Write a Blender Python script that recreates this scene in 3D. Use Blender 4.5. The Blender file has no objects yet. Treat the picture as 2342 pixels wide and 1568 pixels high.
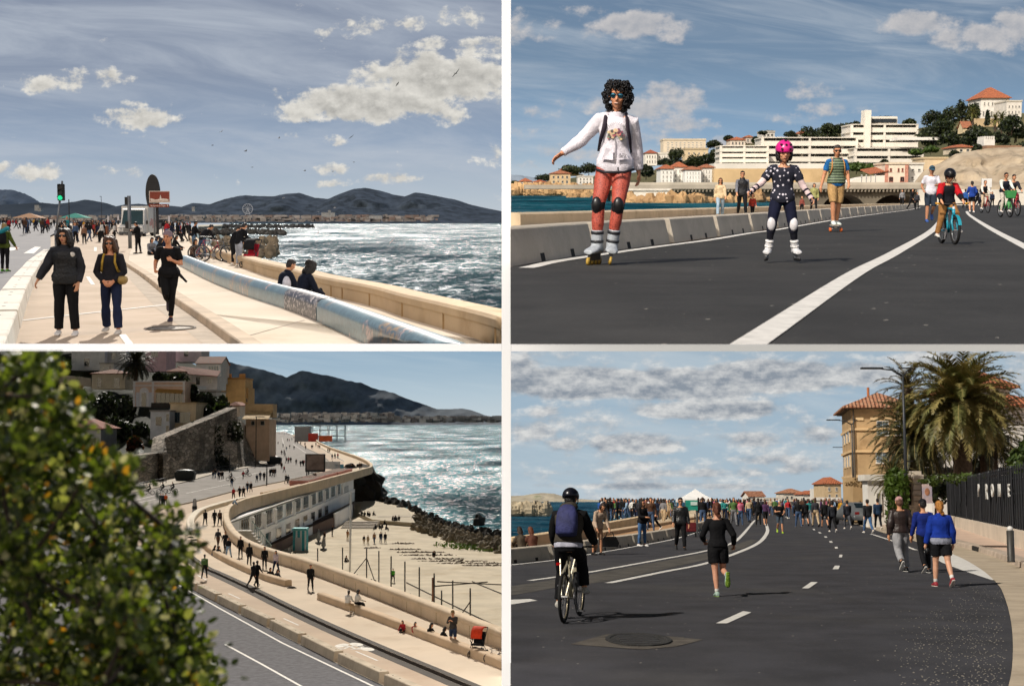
import bpy,bmesh,math,random
import numpy as np
from mathutils import Matrix,Vector
C=bpy.context.scene
R=math.radians
F_PX,CX,CY=3216.0,1170.5,784.0
cam_d=bpy.data.cameras.new("camera");cam=bpy.data.objects.new("camera",cam_d)
C.collection.objects.link(cam);C.camera=cam
cam.rotation_euler=(R(90),0,0)
cam_d.sensor_width=36;cam_d.lens=18.0/math.tan(math.atan(1170.5/F_PX))
cam_d.clip_start=0.2;cam_d.clip_end=30000
cam_d.dof.use_dof=True;cam_d.dof.focus_distance=24.0
cam_d.dof.aperture_fstop=cam_d.lens/1000/0.009
w=bpy.data.worlds.new("World");C.world=w;w.use_nodes=True
_nt=w.node_tree;_sky=_nt.nodes.new("ShaderNodeTexSky");_sky.sky_type='NISHITA';_sky.sun_disc=False
_sky.sun_elevation=R(40);_sky.sun_rotation=R(200);_sky.dust_density=4.0;_sky.ozone_density=.6
_nt.links.new(_sky.outputs[0],_nt.nodes["Background"].inputs[0]);_nt.nodes["Background"].inputs[1].default_value=0.115
C.view_settings.view_transform='Standard';C.view_settings.look='None'
C.view_settings.exposure=0;C.view_settings.gamma=1;C.view_settings.use_curve_mapping=False
C.cycles.max_bounces=6;C.cycles.diffuse_bounces=3;C.cycles.glossy_bounces=3
C.cycles.transparent_max_bounces=6;C.cycles.use_denoising=True
C.cycles.sample_clamp_indirect=6
class Place:
 def __init__(s,name,hor,h,az,el,sun,bounds):
  s.name,s.h,s.hor,s.bounds=name,h,hor,bounds
  th=math.atan((CY-hor)/F_PX)
  s.R=Matrix.Rotation(th,4,'X');s.M=s.R@Matrix.Translation((0,0,-h))
  s.Ri=np.array(s.R.to_3x3().inverted())
  s.coll=bpy.data.collections.new(name);C.collection.children.link(s.coll)
  ld=bpy.data.lights.new("sun",'SUN');lo=bpy.data.objects.new("sun",ld)
  C.collection.objects.link(lo);ld.energy=sun;ld.angle=R(0.53);ld.color=(1.0,0.93,0.83)
  d=Vector((math.sin(R(az))*math.cos(R(el)),math.cos(R(az))*math.cos(R(el)),math.sin(R(el))))
  lo.rotation_euler=(s.R.to_3x3()@d).to_track_quat('Z','Y').to_euler()
  s.recv=bpy.data.collections.new(name+"_light");s.recv.children.link(s.coll)
  lo.light_linking.receiver_collection=s.recv;s.block=bpy.data.collections.new(name+"_shade");s.block.children.link(s.coll);lo.light_linking.blocker_collection=s.block
  s.sun=d
 def ray(s,px,py):
  return s.Ri@np.array([(px-CX)/F_PX,1.0,(CY-py)/F_PX])
 def g(s,px,py,z=0.0):
  d=s.ray(px,py);t=(z-s.h)/d[2]
  return np.array([d[0]*t,d[1]*t,z])
 def at(s,px,py,Y):
  d=s.ray(px,py);t=Y/d[1]
  return np.array([d[0]*t,Y,s.h+d[2]*t])
 def proj(s,p):
  q=s.M@Vector(p);return CX+F_PX*q.x/q.y,CY-F_PX*q.z/q.y
 def ppm(s,Y):return F_PX/Y
TL=Place("walk_by_the_wall",506,1.77,-8,33,5.0,(0,1157,0,793))
TR=Place("road_with_skaters",460,0.62,-140,40,4.6,(1157,2341,0,793))
BL=Place("bay_with_beach",962,11.0,-9,40,5.0,(0,1157,793,1568))
BR=Place("road_with_cyclist",1140,1.62,-125,42,4.8,(1157,2341,793,1568))
CUR=TL
VIEWS={'f':(1,0,0),'tl':(1.9598,0,0),'tll':(4.0018,0,457.2),'tlr':(4.0018,571.5,457.2),'tlm':(5.1223,0,371.5),'tr':(1.9598,1165.9,0),'trw':(3.3455,1257.4,160),'trc':(4.5726,1657.4,285.8),'trr':(4.2204,1886,200),'trl':(3.8658,1165.9,257.2),'bl':(2.0009,0,800.1),'blh':(4.0978,57.2,800.1),'blm':(4.9887,400.1,943),'blb':(3.2553,685.8,1085.9),'bll':(3.2545,285.8,1085.9),'br':(1.9931,1165.9,800.1),'brc':(4.1573,1223.1,1074.5),'brm':(4.9892,1486,1085.9),'brb':(4.5728,1857.5,800.1),'brp':(4.8437,1857.5,1085.9)}
def Q(v,x,y):
 s,a,b=VIEWS[v];return x/s+a,y/s+b
def G(v,x,y,z=0.0):return CUR.g(*Q(v,x,y),z)
def A(v,x,y,Y):return CUR.at(*Q(v,x,y),Y)
def lin(c):
 if isinstance(c,str):
  c=c.lstrip('#');c=[int(c[i:i+2],16)/255 for i in(0,2,4)]
  c=[x/12.92 if x<.04045 else((x+.055)/1.055)**2.4 for x in c]
 return(c[0],c[1],c[2],1.0)
class NT:
 def __init__(s,m):s.t=m.node_tree;s.t.nodes.clear()
 def n(s,typ,ins=None,**kw):
  nd=s.t.nodes.new("ShaderNode"+typ)
  for k,v in kw.items():setattr(nd,k,v)
  for k,v in(ins or{}).items():
   if isinstance(v,bpy.types.NodeSocket):s.t.links.new(v,nd.inputs[k])
   else:nd.inputs[k].default_value=v
  return nd
 def m(s,op,a,b=0.0,c=None,clamp=False):
  d={0:a,1:b}
  if c is not None:d[2]=c
  return s.n("Math",d,operation=op,use_clamp=clamp).outputs[0]
 def v(s,op,a,b=(0,0,0)):
  nd=s.n("VectorMath",{0:a,1:b},operation=op)
  return nd.outputs['Value']if op in('LENGTH','DOT_PRODUCT')else nd.outputs[0]
 def mix(s,f,a,b,mode='MIX'):
  nd=s.n("MixRGB",{0:f,1:a,2:b},blend_type=mode);return nd.outputs[0]
 def noise(s,vec,scale,detail=4,rough=.55,out=0,dist=0.0):
  return s.n("TexNoise",{'Vector':vec,'Scale':scale,'Detail':detail,'Roughness':rough,'Distortion':dist}).outputs[out]
 def step(s,x,a,b):return s.n("MapRange",{0:x,1:a,2:b,3:0.0,4:1.0},interpolation_type='SMOOTHSTEP').outputs[0]
 def lstep(s,x,a,b):return s.n("MapRange",{0:x,1:a,2:b,3:0.0,4:1.0}).outputs[0]
 def out(s,sh,disp=None):s.n("OutputMaterial",{0:sh})
_MC={}
def new_mat(name):
 m=bpy.data.materials.new(name);m.use_nodes=True;return m,NT(m)
def mat(col,rough=.75,var=.25,scale=6.0,bump=0.0,bscale=40.0,metal=0.0,spec=.4,name=None,coord='Object',col2=None,grime=None):
 key=(str(col),rough,var,scale,bump,bscale,metal,spec,coord,str(col2),str(grime))
 if key in _MC:return _MC[key]
 m,t=new_mat(name or "surface");c=lin(col)
 tc=t.n("TexCoord").outputs[coord]
 nz=t.noise(tc,scale,5,.6)
 lo=lin(col2)if col2 else(c[0]*(1-var),c[1]*(1-var),c[2]*(1-var),1)
 hi=c if col2 else(min(1,c[0]*(1+var*.7)),min(1,c[1]*(1+var*.7)),min(1,c[2]*(1+var*.7)),1)
 base=t.mix(t.step(nz,.3,.7),lo,hi)
 if grime:
  gcol,gs,ga=grime
  base=t.mix(t.m('MULTIPLY',t.step(t.noise(tc,gs,6,.7),.5,.72),ga),base,lin(gcol))
 ins={'Base Color':base,'Roughness':rough,'Metallic':metal,'Specular IOR Level':spec}
 if bump:
  ins['Normal']=t.n("Bump",{'Height':t.noise(tc,bscale,4),'Strength':bump,'Distance':.05}).outputs[0]
 t.out(t.n("BsdfPrincipled",ins).outputs[0])
 _MC[key]=m;return m
def emit(col,strength=1.0):
 key=('e',str(col),strength)
 if key in _MC:return _MC[key]
 m,t=new_mat("lamp");t.out(t.n("Emission",{0:lin(col),1:strength}).outputs[0]);_MC[key]=m;return m
def leafmat(col,trans=.35,var=.5,scale=.9):
 key=('l',str(col),trans,var,scale)
 if key in _MC:return _MC[key]
 m,t=new_mat("leaf");c=lin(col)
 tc=t.n("TexCoord").outputs['Object'];nz=t.noise(tc,scale,3)
 base=t.mix(t.step(nz,.3,.7),tuple(x*(1-var)for x in c[:3])+(1,),tuple(min(1,x*(1+var))for x in c[:3])+(1,))
 d=t.n("BsdfPrincipled",{'Base Color':base,'Roughness':.5,'Specular IOR Level':.35}).outputs[0]
 tr=t.n("BsdfTranslucent",{0:t.mix(.5,base,(c[0]*1.6,c[1]*1.6,c[2]*.6,1))}).outputs[0]
 t.out(t.n("MixShader",{0:trans,1:d,2:tr}).outputs[0]);_MC[key]=m;return m
def glassmat(col='#1b2730',rough=.08):return mat(col,rough,.3,.7,spec=.8,name="glass")
class MB:
 def __init__(s):s.V,s.F,s.I,s.mi=[],[],[],0
 def _add(s,vs,fs):
  b=len(s.V);s.V.extend([tuple(float(c)for c in v)for v in vs])
  for f in fs:s.F.append([i+b for i in f]);s.I.append(s.mi)
  return s
 def box(s,c,size,rz=0.0,rot=None,taper=1.0):
  x,y,z=[v/2 for v in size]
  vs=[(-x,-y,-z),(x,-y,-z),(x,y,-z),(-x,y,-z),(-x*taper,-y*taper,z),(x*taper,-y*taper,z),(x*taper,y*taper,z),(-x*taper,y*taper,z)]
  Rm=rot.to_3x3()if rot is not None else Matrix.Rotation(rz,3,'Z')
  vs=[Rm@Vector(v)+Vector(c)for v in vs]
  return s._add(vs,[(3,2,1,0),(4,5,6,7),(0,1,5,4),(1,2,6,5),(2,3,7,6),(3,0,4,7)])
 def obox(s,a,b,w,h,z=None,lift=0.0):
  a,b=Vector(a),Vector(b);d=b-a;L=d.length;d.normalize()
  side=Vector((d.y,-d.x,0));side=side.normalized()if side.length>1e-6 else Vector((1,0,0))
  up=side.cross(d);
  if up.z<0:up=-up
  p=[]
  for q in(a,b):
   for sx,sz in((-1,0),(1,0),(1,1),(-1,1)):p.append(q+side*(sx*w/2)+up*(sz*h+lift))
  return s._add(p,[(0,1,2,3),(7,6,5,4),(0,4,5,1),(1,5,6,2),(2,6,7,3),(3,7,4,0)])
 def poly(s,pts):return s._add(pts,[list(range(len(pts)))])
 def prism(s,pts,vec):
  n=len(pts);vec=np.array(vec,float)
  vs=[np.array(p,float)for p in pts]+[np.array(p,float)+vec for p in pts]
  return s._add(vs,[list(range(n))[::-1],list(range(n,2*n))]+[(i,(i+1)%n,n+(i+1)%n,n+i)for i in range(n)])
 def rings(s,rings,cap=True,closed=True):
  n=len(rings[0]);vs=[p for r in rings for p in r];fs=[]
  for k in range(len(rings)-1):
   for i in range(n if closed else n-1):
    j=(i+1)%n;fs.append((k*n+i,k*n+j,(k+1)*n+j,(k+1)*n+i))
  if cap and closed:fs.append(list(range(n))[::-1]);fs.append([(len(rings)-1)*n+i for i in range(n)])
  return s._add(vs,fs)
 def tube(s,pts,rad,n=8,cap=True,sq=1.0):
  pts=[Vector(p)for p in pts];m=len(pts)
  rad=[rad]*m if not hasattr(rad,'__len__')else rad
  up=None;rr=[]
  for k in range(m):
   d=(pts[min(k+1,m-1)]-pts[max(k-1,0)]);d=d.normalized()if d.length>1e-9 else Vector((0,0,1))
   if up is None:up=d.orthogonal().normalized()
   up=(up-d*up.dot(d));up=up.normalized()if up.length>1e-6 else d.orthogonal().normalized()
   q=d.cross(up)
   rr.append([pts[k]+(up*math.cos(a)+q*math.sin(a)*sq)*rad[k]for a in[2*math.pi*i/n for i in range(n)]])
  return s.rings(rr,cap)
 def cap(s,pts,rad,n=10):
  pts=[Vector(p)for p in pts];rad=list(rad)if hasattr(rad,'__len__')else[rad]*len(pts)
  d0=(pts[0]-pts[1]).normalized();d1=(pts[-1]-pts[-2]).normalized()
  P,Rr=[],[]
  for a in(75,50,25):P.append(pts[0]+d0*rad[0]*math.sin(R(a)));Rr.append(rad[0]*math.cos(R(a)))
  P+=pts;Rr+=rad
  for a in(25,50,75):P.append(pts[-1]+d1*rad[-1]*math.sin(R(a)));Rr.append(rad[-1]*math.cos(R(a)))
  return s.tube(P,Rr,n)
 def ell(s,c,r,nu=12,nv=8,rot=None):
  c=Vector(c);r=(r,r,r)if not hasattr(r,'__len__')else r;vs=[];fs=[]
  Rm=rot if rot is not None else Matrix.Identity(3)
  vs.append(c+Rm@Vector((0,0,r[2])))
  for k in range(1,nv):
   ph=math.pi*k/nv
   for i in range(nu):
    a=2*math.pi*i/nu
    vs.append(c+Rm@Vector((r[0]*math.sin(ph)*math.cos(a),r[1]*math.sin(ph)*math.sin(a),r[2]*math.cos(ph))))
  vs.append(c+Rm@Vector((0,0,-r[2])));L=len(vs)-1
  for i in range(nu):
   j=(i+1)%nu;fs.append((0,1+i,1+j));fs.append((L,L-nu+j,L-nu+i))
   for k in range(nv-2):fs.append((1+k*nu+i,1+(k+1)*nu+i,1+(k+1)*nu+j,1+k*nu+j))
  return s._add(vs,fs)
 def lathe(s,c,prof,n=16):
  c=Vector(c);return s.rings([[c+Vector((r*math.cos(2*math.pi*i/n),r*math.sin(2*math.pi*i/n),z))for i in range(n)]for r,z in prof])
 def disc(s,c,r,nrm,th,n=20,ry=None):
  nrm=Vector(nrm).normalized();q=nrm.to_track_quat('Z','Y').to_matrix();c=Vector(c);ry=ry or r
  ring=lambda o:[c+q@Vector((r*math.cos(2*math.pi*i/n),ry*math.sin(2*math.pi*i/n),o))for i in range(n)]
  return s.rings([ring(-th/2),ring(th/2)])
 def torus(s,c,Rr,r,axis=(1,0,0),n=28,m=8,ry=None):
  q=Vector(axis).normalized().to_track_quat('Z','Y').to_matrix();c=Vector(c);b=len(s.V);vs=[];fs=[]
  for i in range(n):
   a=2*math.pi*i/n
   for k in range(m):
    p=2*math.pi*k/m;rad=Rr+r*math.cos(p)
    vs.append(c+q@Vector((rad*math.cos(a),rad*math.sin(a),r*math.sin(p))))
  for i in range(n):
   for k in range(m):
    fs.append((i*m+k,((i+1)%n)*m+k,((i+1)%n)*m+(k+1)%m,i*m+(k+1)%m))
  return s._add(vs,fs)
 def np_quads(s,V,k=4):
  b=len(s.V);n=len(V);s.V.extend(map(tuple,V.reshape(-1,3).tolist()))
  s.F.extend([list(range(b+i*k,b+(i+1)*k))for i in range(n)]);s.I.extend([s.mi]*n);return s
 def mesh(s,name,mats):
  me=bpy.data.meshes.new(name);me.from_pydata(s.V,[],s.F)
  for m in(mats if isinstance(mats,(list,tuple))else[mats]):me.materials.append(m)
  if any(s.I):me.polygons.foreach_set("material_index",s.I)
  return me
 def build(s,name,mats,parent=None,smooth=False,bevel=0.0,autos=None):
  me=s.mesh(name,mats)
  bm=bmesh.new();bm.from_mesh(me);bmesh.ops.recalc_face_normals(bm,faces=bm.faces)
  if bevel:bmesh.ops.bevel(bm,geom=bm.edges[:],offset=bevel,segments=2,affect='EDGES',clamp_overlap=True)
  bm.to_mesh(me);bm.free()
  if smooth or autos:
   me.polygons.foreach_set("use_smooth",[True]*len(me.polygons))
   if autos:me.set_sharp_from_angle(angle=R(autos))
  return link(name,me,parent)
def link(name,data,parent=None):
 o=bpy.data.objects.new(name,data);CUR.coll.objects.link(o)
 if parent is not None:o.parent=parent
 return o
def tag(o,label=None,cat=None,group=None,kind=None):
 for k,v in(('label',label),('category',cat),('group',group),('kind',kind)):
  if v:o[k]=v
 return o
def struct(o,kind='structure'):o['kind']=kind;return o
def thing(name,label,cat,loc=(0,0,0),rz=0.0,group=None,sc=1.0):
 o=link(name,None);o.location=loc;o.rotation_euler=(0,0,rz);o.scale=(sc,)*3;o.empty_display_size=.2
 return tag(o,label,cat,group)
def copy_tree(o,parent=None,first=True):
 c=o.copy();CUR.coll.objects.link(c)
 if parent is not None:c.parent=parent
 for ch in o.children:copy_tree(ch,c)
 return c
def settle(T):
 obs=[T]+list(T.children_recursive);ms=[o for o in obs if o.type=='MESH']
 if not ms or T.location.length>1e-6 or any(o.data.users>1 for o in ms)or any(o.location.length>1e-6 for o in obs):return
 lo=np.full(3,1e18);hi=-lo;arr=[]
 for o in ms:
  a=np.empty(len(o.data.vertices)*3,np.float32)
  o.data.vertices.foreach_get("co",a);a=a.reshape(-1,3);arr.append(a)
  if len(a):lo=np.minimum(lo,a.min(0));hi=np.maximum(hi,a.max(0))
 base=np.array([(lo[0]+hi[0])/2,(lo[1]+hi[1])/2,lo[2]])
 for o,a in zip(ms,arr):o.data.vertices.foreach_set("co",(a-base).astype(np.float32).ravel());o.data.update()
 T.location=base
def clip_mesh(o,me,planes):
 bm=bmesh.new();bm.from_mesh(me)
 for co,no in planes:
  r=bmesh.ops.bisect_plane(bm,geom=bm.verts[:]+bm.edges[:]+bm.faces[:],plane_co=co,plane_no=no,clear_outer=True)
  ed=[e for e in r['geom_cut']if isinstance(e,bmesh.types.BMEdge)]
  if ed and o.get('kind')is None:
   try:bmesh.ops.holes_fill(bm,edges=ed)
   except Exception:pass
 bm.to_mesh(me);bm.free()
def trim(P):
 x0,x1,y0,y1=P.bounds;L=[]
 if x0>10:L.append(((x0+10-CX)/F_PX,'x',-1))
 else:L.append(((x1-9-CX)/F_PX,'x',1))
 if y0>10:L.append(((CY-(y0+9))/F_PX,'z',1))
 else:L.append(((CY-(y1-6))/F_PX,'z',-1))
 for o in P.coll.objects:
  if o.type!='MESH' or not len(o.data.vertices):continue
  M_=o.matrix_world;n=len(o.data.vertices);a=np.empty(n*3,np.float32);o.data.vertices.foreach_get("co",a)
  Mn=np.array(M_);w3=a.reshape(-1,3)@Mn[:3,:3].T+Mn[:3,3];pl=[];gone=False
  for k,ax,sg in L:
   v=(w3[:,0]if ax=='x' else w3[:,2])-k*w3[:,1];out=v*sg>1e-6
   if out.all():gone=True
   if out.any():
    no=Vector((sg,-k*sg,0))if ax=='x' else Vector((0,-k*sg,sg));Mi=M_.inverted()
    pl.append((Mi@Vector((0,0,0)),(M_.to_3x3().transposed()@no).normalized()))
  if gone:TRIMMED.append(o);continue
  if pl:
   if o.data.users>1:o.data=o.data.copy()
   clip_mesh(o,o.data,pl)
TRIMMED=[]
def finish(P):
 for o in[o for o in P.coll.objects if o.parent is None]:
  if o.get('kind')!='structure':settle(o)
  m=Matrix.LocRotScale(o.location,o.rotation_euler,o.scale)
  m=P.M@m;o.rotation_mode='QUATERNION'
  l,q,sc=m.decompose();o.location=l;o.rotation_quaternion=q;o.scale=sc
 bpy.context.view_layer.update();trim(P)
def smooth_noise(P,seed,freq,oct=3):
 rng=np.random.RandomState(seed);o=np.zeros(len(P));amp=1.0
 for k in range(oct):
  for _ in range(4):
   d=rng.normal(size=3);d/=np.linalg.norm(d);o+=amp*np.sin(P@d*freq+rng.rand()*6.28)/4
  freq*=2.1;amp*=.55
 return o
def wrinkle(me,seed,freq,amp):
 n=len(me.vertices);a=np.empty(n*3,np.float32);me.vertices.foreach_get("co",a);a=a.reshape(-1,3)
 nn=np.empty(n*3,np.float32);me.vertices.foreach_get("normal",nn);nn=nn.reshape(-1,3)
 a=a+nn*(smooth_noise(a,seed,freq)*amp)[:,None];me.vertices.foreach_set("co",a.astype(np.float32).ravel());me.update()
def remesh(mb,name,mats,voxel,smooth=2):
 me=mb.mesh("tmp",[]);o=bpy.data.objects.new("tmp",me);C.collection.objects.link(o)
 m=o.modifiers.new("r",'REMESH');m.mode='VOXEL';m.voxel_size=voxel;m.use_smooth_shade=True
 if smooth:s_=o.modifiers.new("s",'SMOOTH');s_.iterations=smooth;s_.factor=.5
 dg=bpy.context.evaluated_depsgraph_get();ev=o.evaluated_get(dg)
 r=bpy.data.meshes.new_from_object(ev);r.name=name
 bpy.data.objects.remove(o);bpy.data.meshes.remove(me);r.materials.clear()
 for mm in(mats if isinstance(mats,(list,tuple))else[mats]):r.materials.append(mm)
 r.polygons.foreach_set("use_smooth",[True]*len(r.polygons));return r
def text_mesh(name,body,size,m,parent=None,depth=.01,mw=None,sx=1.0,wt=0.0):
 cu=bpy.data.curves.new("txt",'FONT');cu.body=body;cu.size=size;cu.extrude=depth;cu.offset=size*wt;cu.align_x='CENTER';cu.align_y='CENTER'
 o=bpy.data.objects.new("txt",cu);C.collection.objects.link(o)
 me=bpy.data.meshes.new_from_object(o.evaluated_get(bpy.context.evaluated_depsgraph_get()));bpy.data.objects.remove(o)
 me.transform(Matrix.Diagonal((sx,1,1,1)));me.transform(mw or Matrix.Identity(4));me.materials.clear();me.materials.append(m)
 return link(name,me,parent)
FACE=Matrix(((1,0,0,0),(0,0,-1,0),(0,1,0,0),(0,0,0,1)))
def _rx(a):return Matrix.Rotation(R(a),3,'X')
def _ry(a):return Matrix.Rotation(R(a),3,'Y')
def _rz(a):return Matrix.Rotation(R(a),3,'Z')
STAND=dict(lean=0,roll=0,twist=0,head=(0,0),aL=(5,8,12,0),aR=(5,8,12,0),lL=(2,3,3),lR=(-2,3,3))
def PZ(**k):d=dict(STAND);d.update(k);return d
POSES={'stand':PZ(),'walk':PZ(lean=3,aL=(22,7,20,5),aR=(-18,8,18,0),lL=(-18,2,12),lR=(22,2,6)),'walk2':PZ(lean=3,aL=(-20,7,15,5),aR=(24,7,25,5),lL=(24,2,8),lR=(-16,2,22)),'pockets':PZ(lean=2,aL=(-8,16,35,30),aR=(-8,16,35,30),lL=(14,3,4),lR=(-12,3,14)),'phone':PZ(lean=4,head=(28,0),aL=(25,6,95,25),aR=(25,6,100,25)),'run':PZ(lean=9,aL=(-25,14,95,15),aR=(28,10,100,25),lL=(38,2,50),lR=(-14,2,60)),'run2':PZ(lean=8,aL=(25,12,95,25),aR=(-30,14,90,10),lL=(-16,2,68),lR=(16,2,18)),'leanover':PZ(lean=55,head=(-10,0),aL=(70,12,40,20),aR=(70,12,40,20),lL=(-6,5,2),lR=(4,5,4)),'sit':PZ(lean=8,head=(8,0),aL=(35,10,50,20),aR=(35,10,50,20),lL=(84,7,78),lR=(80,7,86)),'sitground':PZ(lean=14,head=(10,0),aL=(45,12,40,15),aR=(40,14,40,15),lL=(98,8,95),lR=(110,10,115)),'ride':PZ(lean=22,head=(-12,0),aL=(62,14,22,0),aR=(62,14,22,0),lL=(72,6,84),lR=(36,6,44)),'stride':PZ(lean=4,aL=(25,10,30,5),aR=(-22,10,30,5),lL=(-24,3,20),lR=(26,3,8)),}
def skel(p,sh=.178,hipw=.088,hs=1.0):
 """joint positions for a 1.75 m figure facing +Y, x>0 its right side; feet end at z=0"""
 J={};Rt=_rz(p['twist'])@_ry(p['roll'])@_rx(-p['lean'])
 ro=p.get('rootrot',0);Rp=_rz(p['twist']*.4)@_rx(-p['lean']*.35*p.get('pel',1))
 J['pel']=Vector((0,0,0));J['Rt']=Rt;J['Rp']=Rp
 J['chest']=Rp@Vector((0,0,.16))+Rt@Vector((0,0,.15));J['neck']=J['chest']+Rt@Vector((0,0,.185))
 Rh=Rt@_rz(-p['head'][1])@_rx(-p['head'][0]);
 if p.get('headup'):Rh=_rz(p['twist']-p['head'][1])@_rx(-p['head'][0])
 J['Rh']=Rh;J['head']=J['neck']+(Rt@Vector((0,.0,.05)))+Rh@Vector((0,.022,.115*hs))
 for s,n in((-1,'L'),(1,'R')):
  hp=Rp@Vector((s*hipw,0,-.02));fl,ab,kn=p['l'+n][:3];out=p['l'+n][3]if len(p['l'+n])>3 else 0
  B=_rz(-s*out)@_ry(-s*ab);kd=B@_rx(fl)@Vector((0,0,-1));sd=B@_rx(fl-kn)@Vector((0,0,-1))
  kn_=hp+kd*.435;an=kn_+sd*.40
  fa=fl-kn;foot=p.get('f'+n,(fa if(fa<-32 or fl>60)else 0)if not p.get('flat')else 0)
  fd=B@_rx(foot)@Vector((0,1,0));fu=B@_rx(foot)@Vector((0,0,1))
  J['hip'+n],J['knee'+n],J['ank'+n],J['fd'+n],J['fu'+n]=hp,kn_,an,fd,fu
  so=J['neck']+Rt@Vector((s*sh,0,-.072));fl,ab,el,iw=p['a'+n]
  U=Rt@_ry(-s*ab)@_rx(fl);ud=U@Vector((0,0,-1));fdv=U@_rz(s*iw)@_rx(el)@Vector((0,0,-1))
  el_=so+ud*.285;wr=el_+fdv*.25
  J['sho'+n],J['elb'+n],J['wri'+n],J['hd'+n]=so,el_,wr,fdv
  pl=U@_rz(s*iw)@_rx(el)@Vector((-s,0,0));J['pn'+n]=pl
 low=min(min((J['ank'+n]-J['fu'+n]*.085).z,(J['ank'+n]+J['fd'+n]*.15-J['fu'+n]*.085).z)for n in 'LR')
 low=p.get('base',low)
 if p.get('seat'):low=-.10
 for k,v in J.items():
  if isinstance(v,Vector)and not k[:2]in('fd','fu','hd','pn'):v.z-=low
 return J
TORSO=[(-.10,.125,.10),(-.04,.158,.118),(.03,.160,.118),(.10,.142,.104),(.17,.132,.10),(.24,.142,.108),(.32,.158,.118),(.385,.158,.112),(.425,.128,.095),(.455,.092,.075),(.48,.066,.062),(.495,.058,.058)]
def tring(J,z,rx,ry,n=16):
 t=min(1,max(0,(z-.0)/.30));Rm=J['Rp']if z<.12 else J['Rt']
 if z<=.16:c=J['pel']+J['Rp']@Vector((0,0,z))
 else:c=J['pel']+J['Rp']@Vector((0,0,.16))+J['Rt']@Vector((0,0,z-.16))
 return[c+Rm@Vector((rx*math.copysign(abs(math.cos(a))**.85,math.cos(a)),ry*math.copysign(abs(math.sin(a))**.85,math.sin(a)),0))for a in[2*math.pi*i/n for i in range(n)]]
def torso(mb,J,g=1.0,add=0.0,zlo=-.10,zhi=.495,fem=0,flare=0.0):
 rr=[]
 for z,rx,ry in TORSO:
  if z<zlo-1e-6 or z>zhi+1e-6:continue
  if fem:rx*=.93 if z>.05 else 1.03
  f=1+max(0,(.12-z))*flare
  rr.append(tring(J,z,(rx*g+add)*f,(ry*g+add)*f))
 mb.rings(rr)
def arm(mb,J,n,g=1.0,add=0.0,upto=1.0,bag=0.0):
 s,e,w_=J['sho'+n],J['elb'+n],J['wri'+n]
 rs=[.056,.050,.042,.040,.034,.027];ps=[s,s.lerp(e,.5),e,e.lerp(w_,.25),e.lerp(w_,.6),w_]
 ts=[0,.25,.5,.62,.8,1.0];P,Q_=[],[]
 for p_,r_,t in zip(ps,rs,ts):
  if t<=upto+1e-6:P.append(p_);Q_.append(r_*g+add+bag*math.sin(min(t,.9)*3.1))
 if upto<1 and P[-1]is not None:
  t=upto;q=s.lerp(e,t*2)if t<.5 else e.lerp(w_,t*2-1);P.append(q);Q_.append((.05-.022*t)*g+add)
 n0=J['neck']-J['Rt']@Vector((0,0,.075));P.insert(0,s.lerp(n0,.45));Q_.insert(0,.062*g+add)
 mb.cap(P,Q_)if add==0 else mb.tube(P,Q_,12)
def leg(mb,J,n,g=1.0,add=0.0,upto=1.0,bag=0.0,wide=0.0):
 h,k,a=J['hip'+n],J['knee'+n],J['ank'+n];up=J['Rp']@Vector((0,0,.05))
 ts=[0,.12,.3,.5,.6,.72,.88,1.0];rs=[.088,.088,.075,.056,.053,.054,.042,.036];P,Q_=[h+up],[.085*g+add]
 pos=lambda t:h.lerp(k,t*2)if t<=.5 else k.lerp(a,t*2-1)
 for t,r_ in zip(ts,rs):
  if t<=upto+1e-6:P.append(pos(t));Q_.append(r_*g+add+bag*t+(wide if t>.5 else 0))
 if not any(abs(t-upto)<1e-6 for t in ts):P.append(pos(upto));Q_.append(Q_[-1]*.97+.002)
 mb.cap(P,Q_)if add==0 else mb.tube(P,Q_,12)
def foot(mb,J,n,g=1.0,add=0.0,high=.0):
 a,f,u=J['ank'+n],J['fd'+n],J['fu'+n];sd=f.cross(u);b=a-u*.085;rr=[]
 for y,hw,ht in((-.075,.022,.05),(-.06,.036,.075),(0,.037,.085+high),(.05,.040,.075),(.10,.047,.055),(.15,.046,.042),(.185,.030,.028)):
  c=b+f*(y*g);ring=[]
  for q in range(10):
   an_=2*math.pi*q/10;ring.append(c+sd*((hw*g+add)*math.cos(an_))+u*((ht*g+add)*(.5+.5*math.sin(an_))-add*.2))
  rr.append(ring)
 mb.rings(rr)
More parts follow.
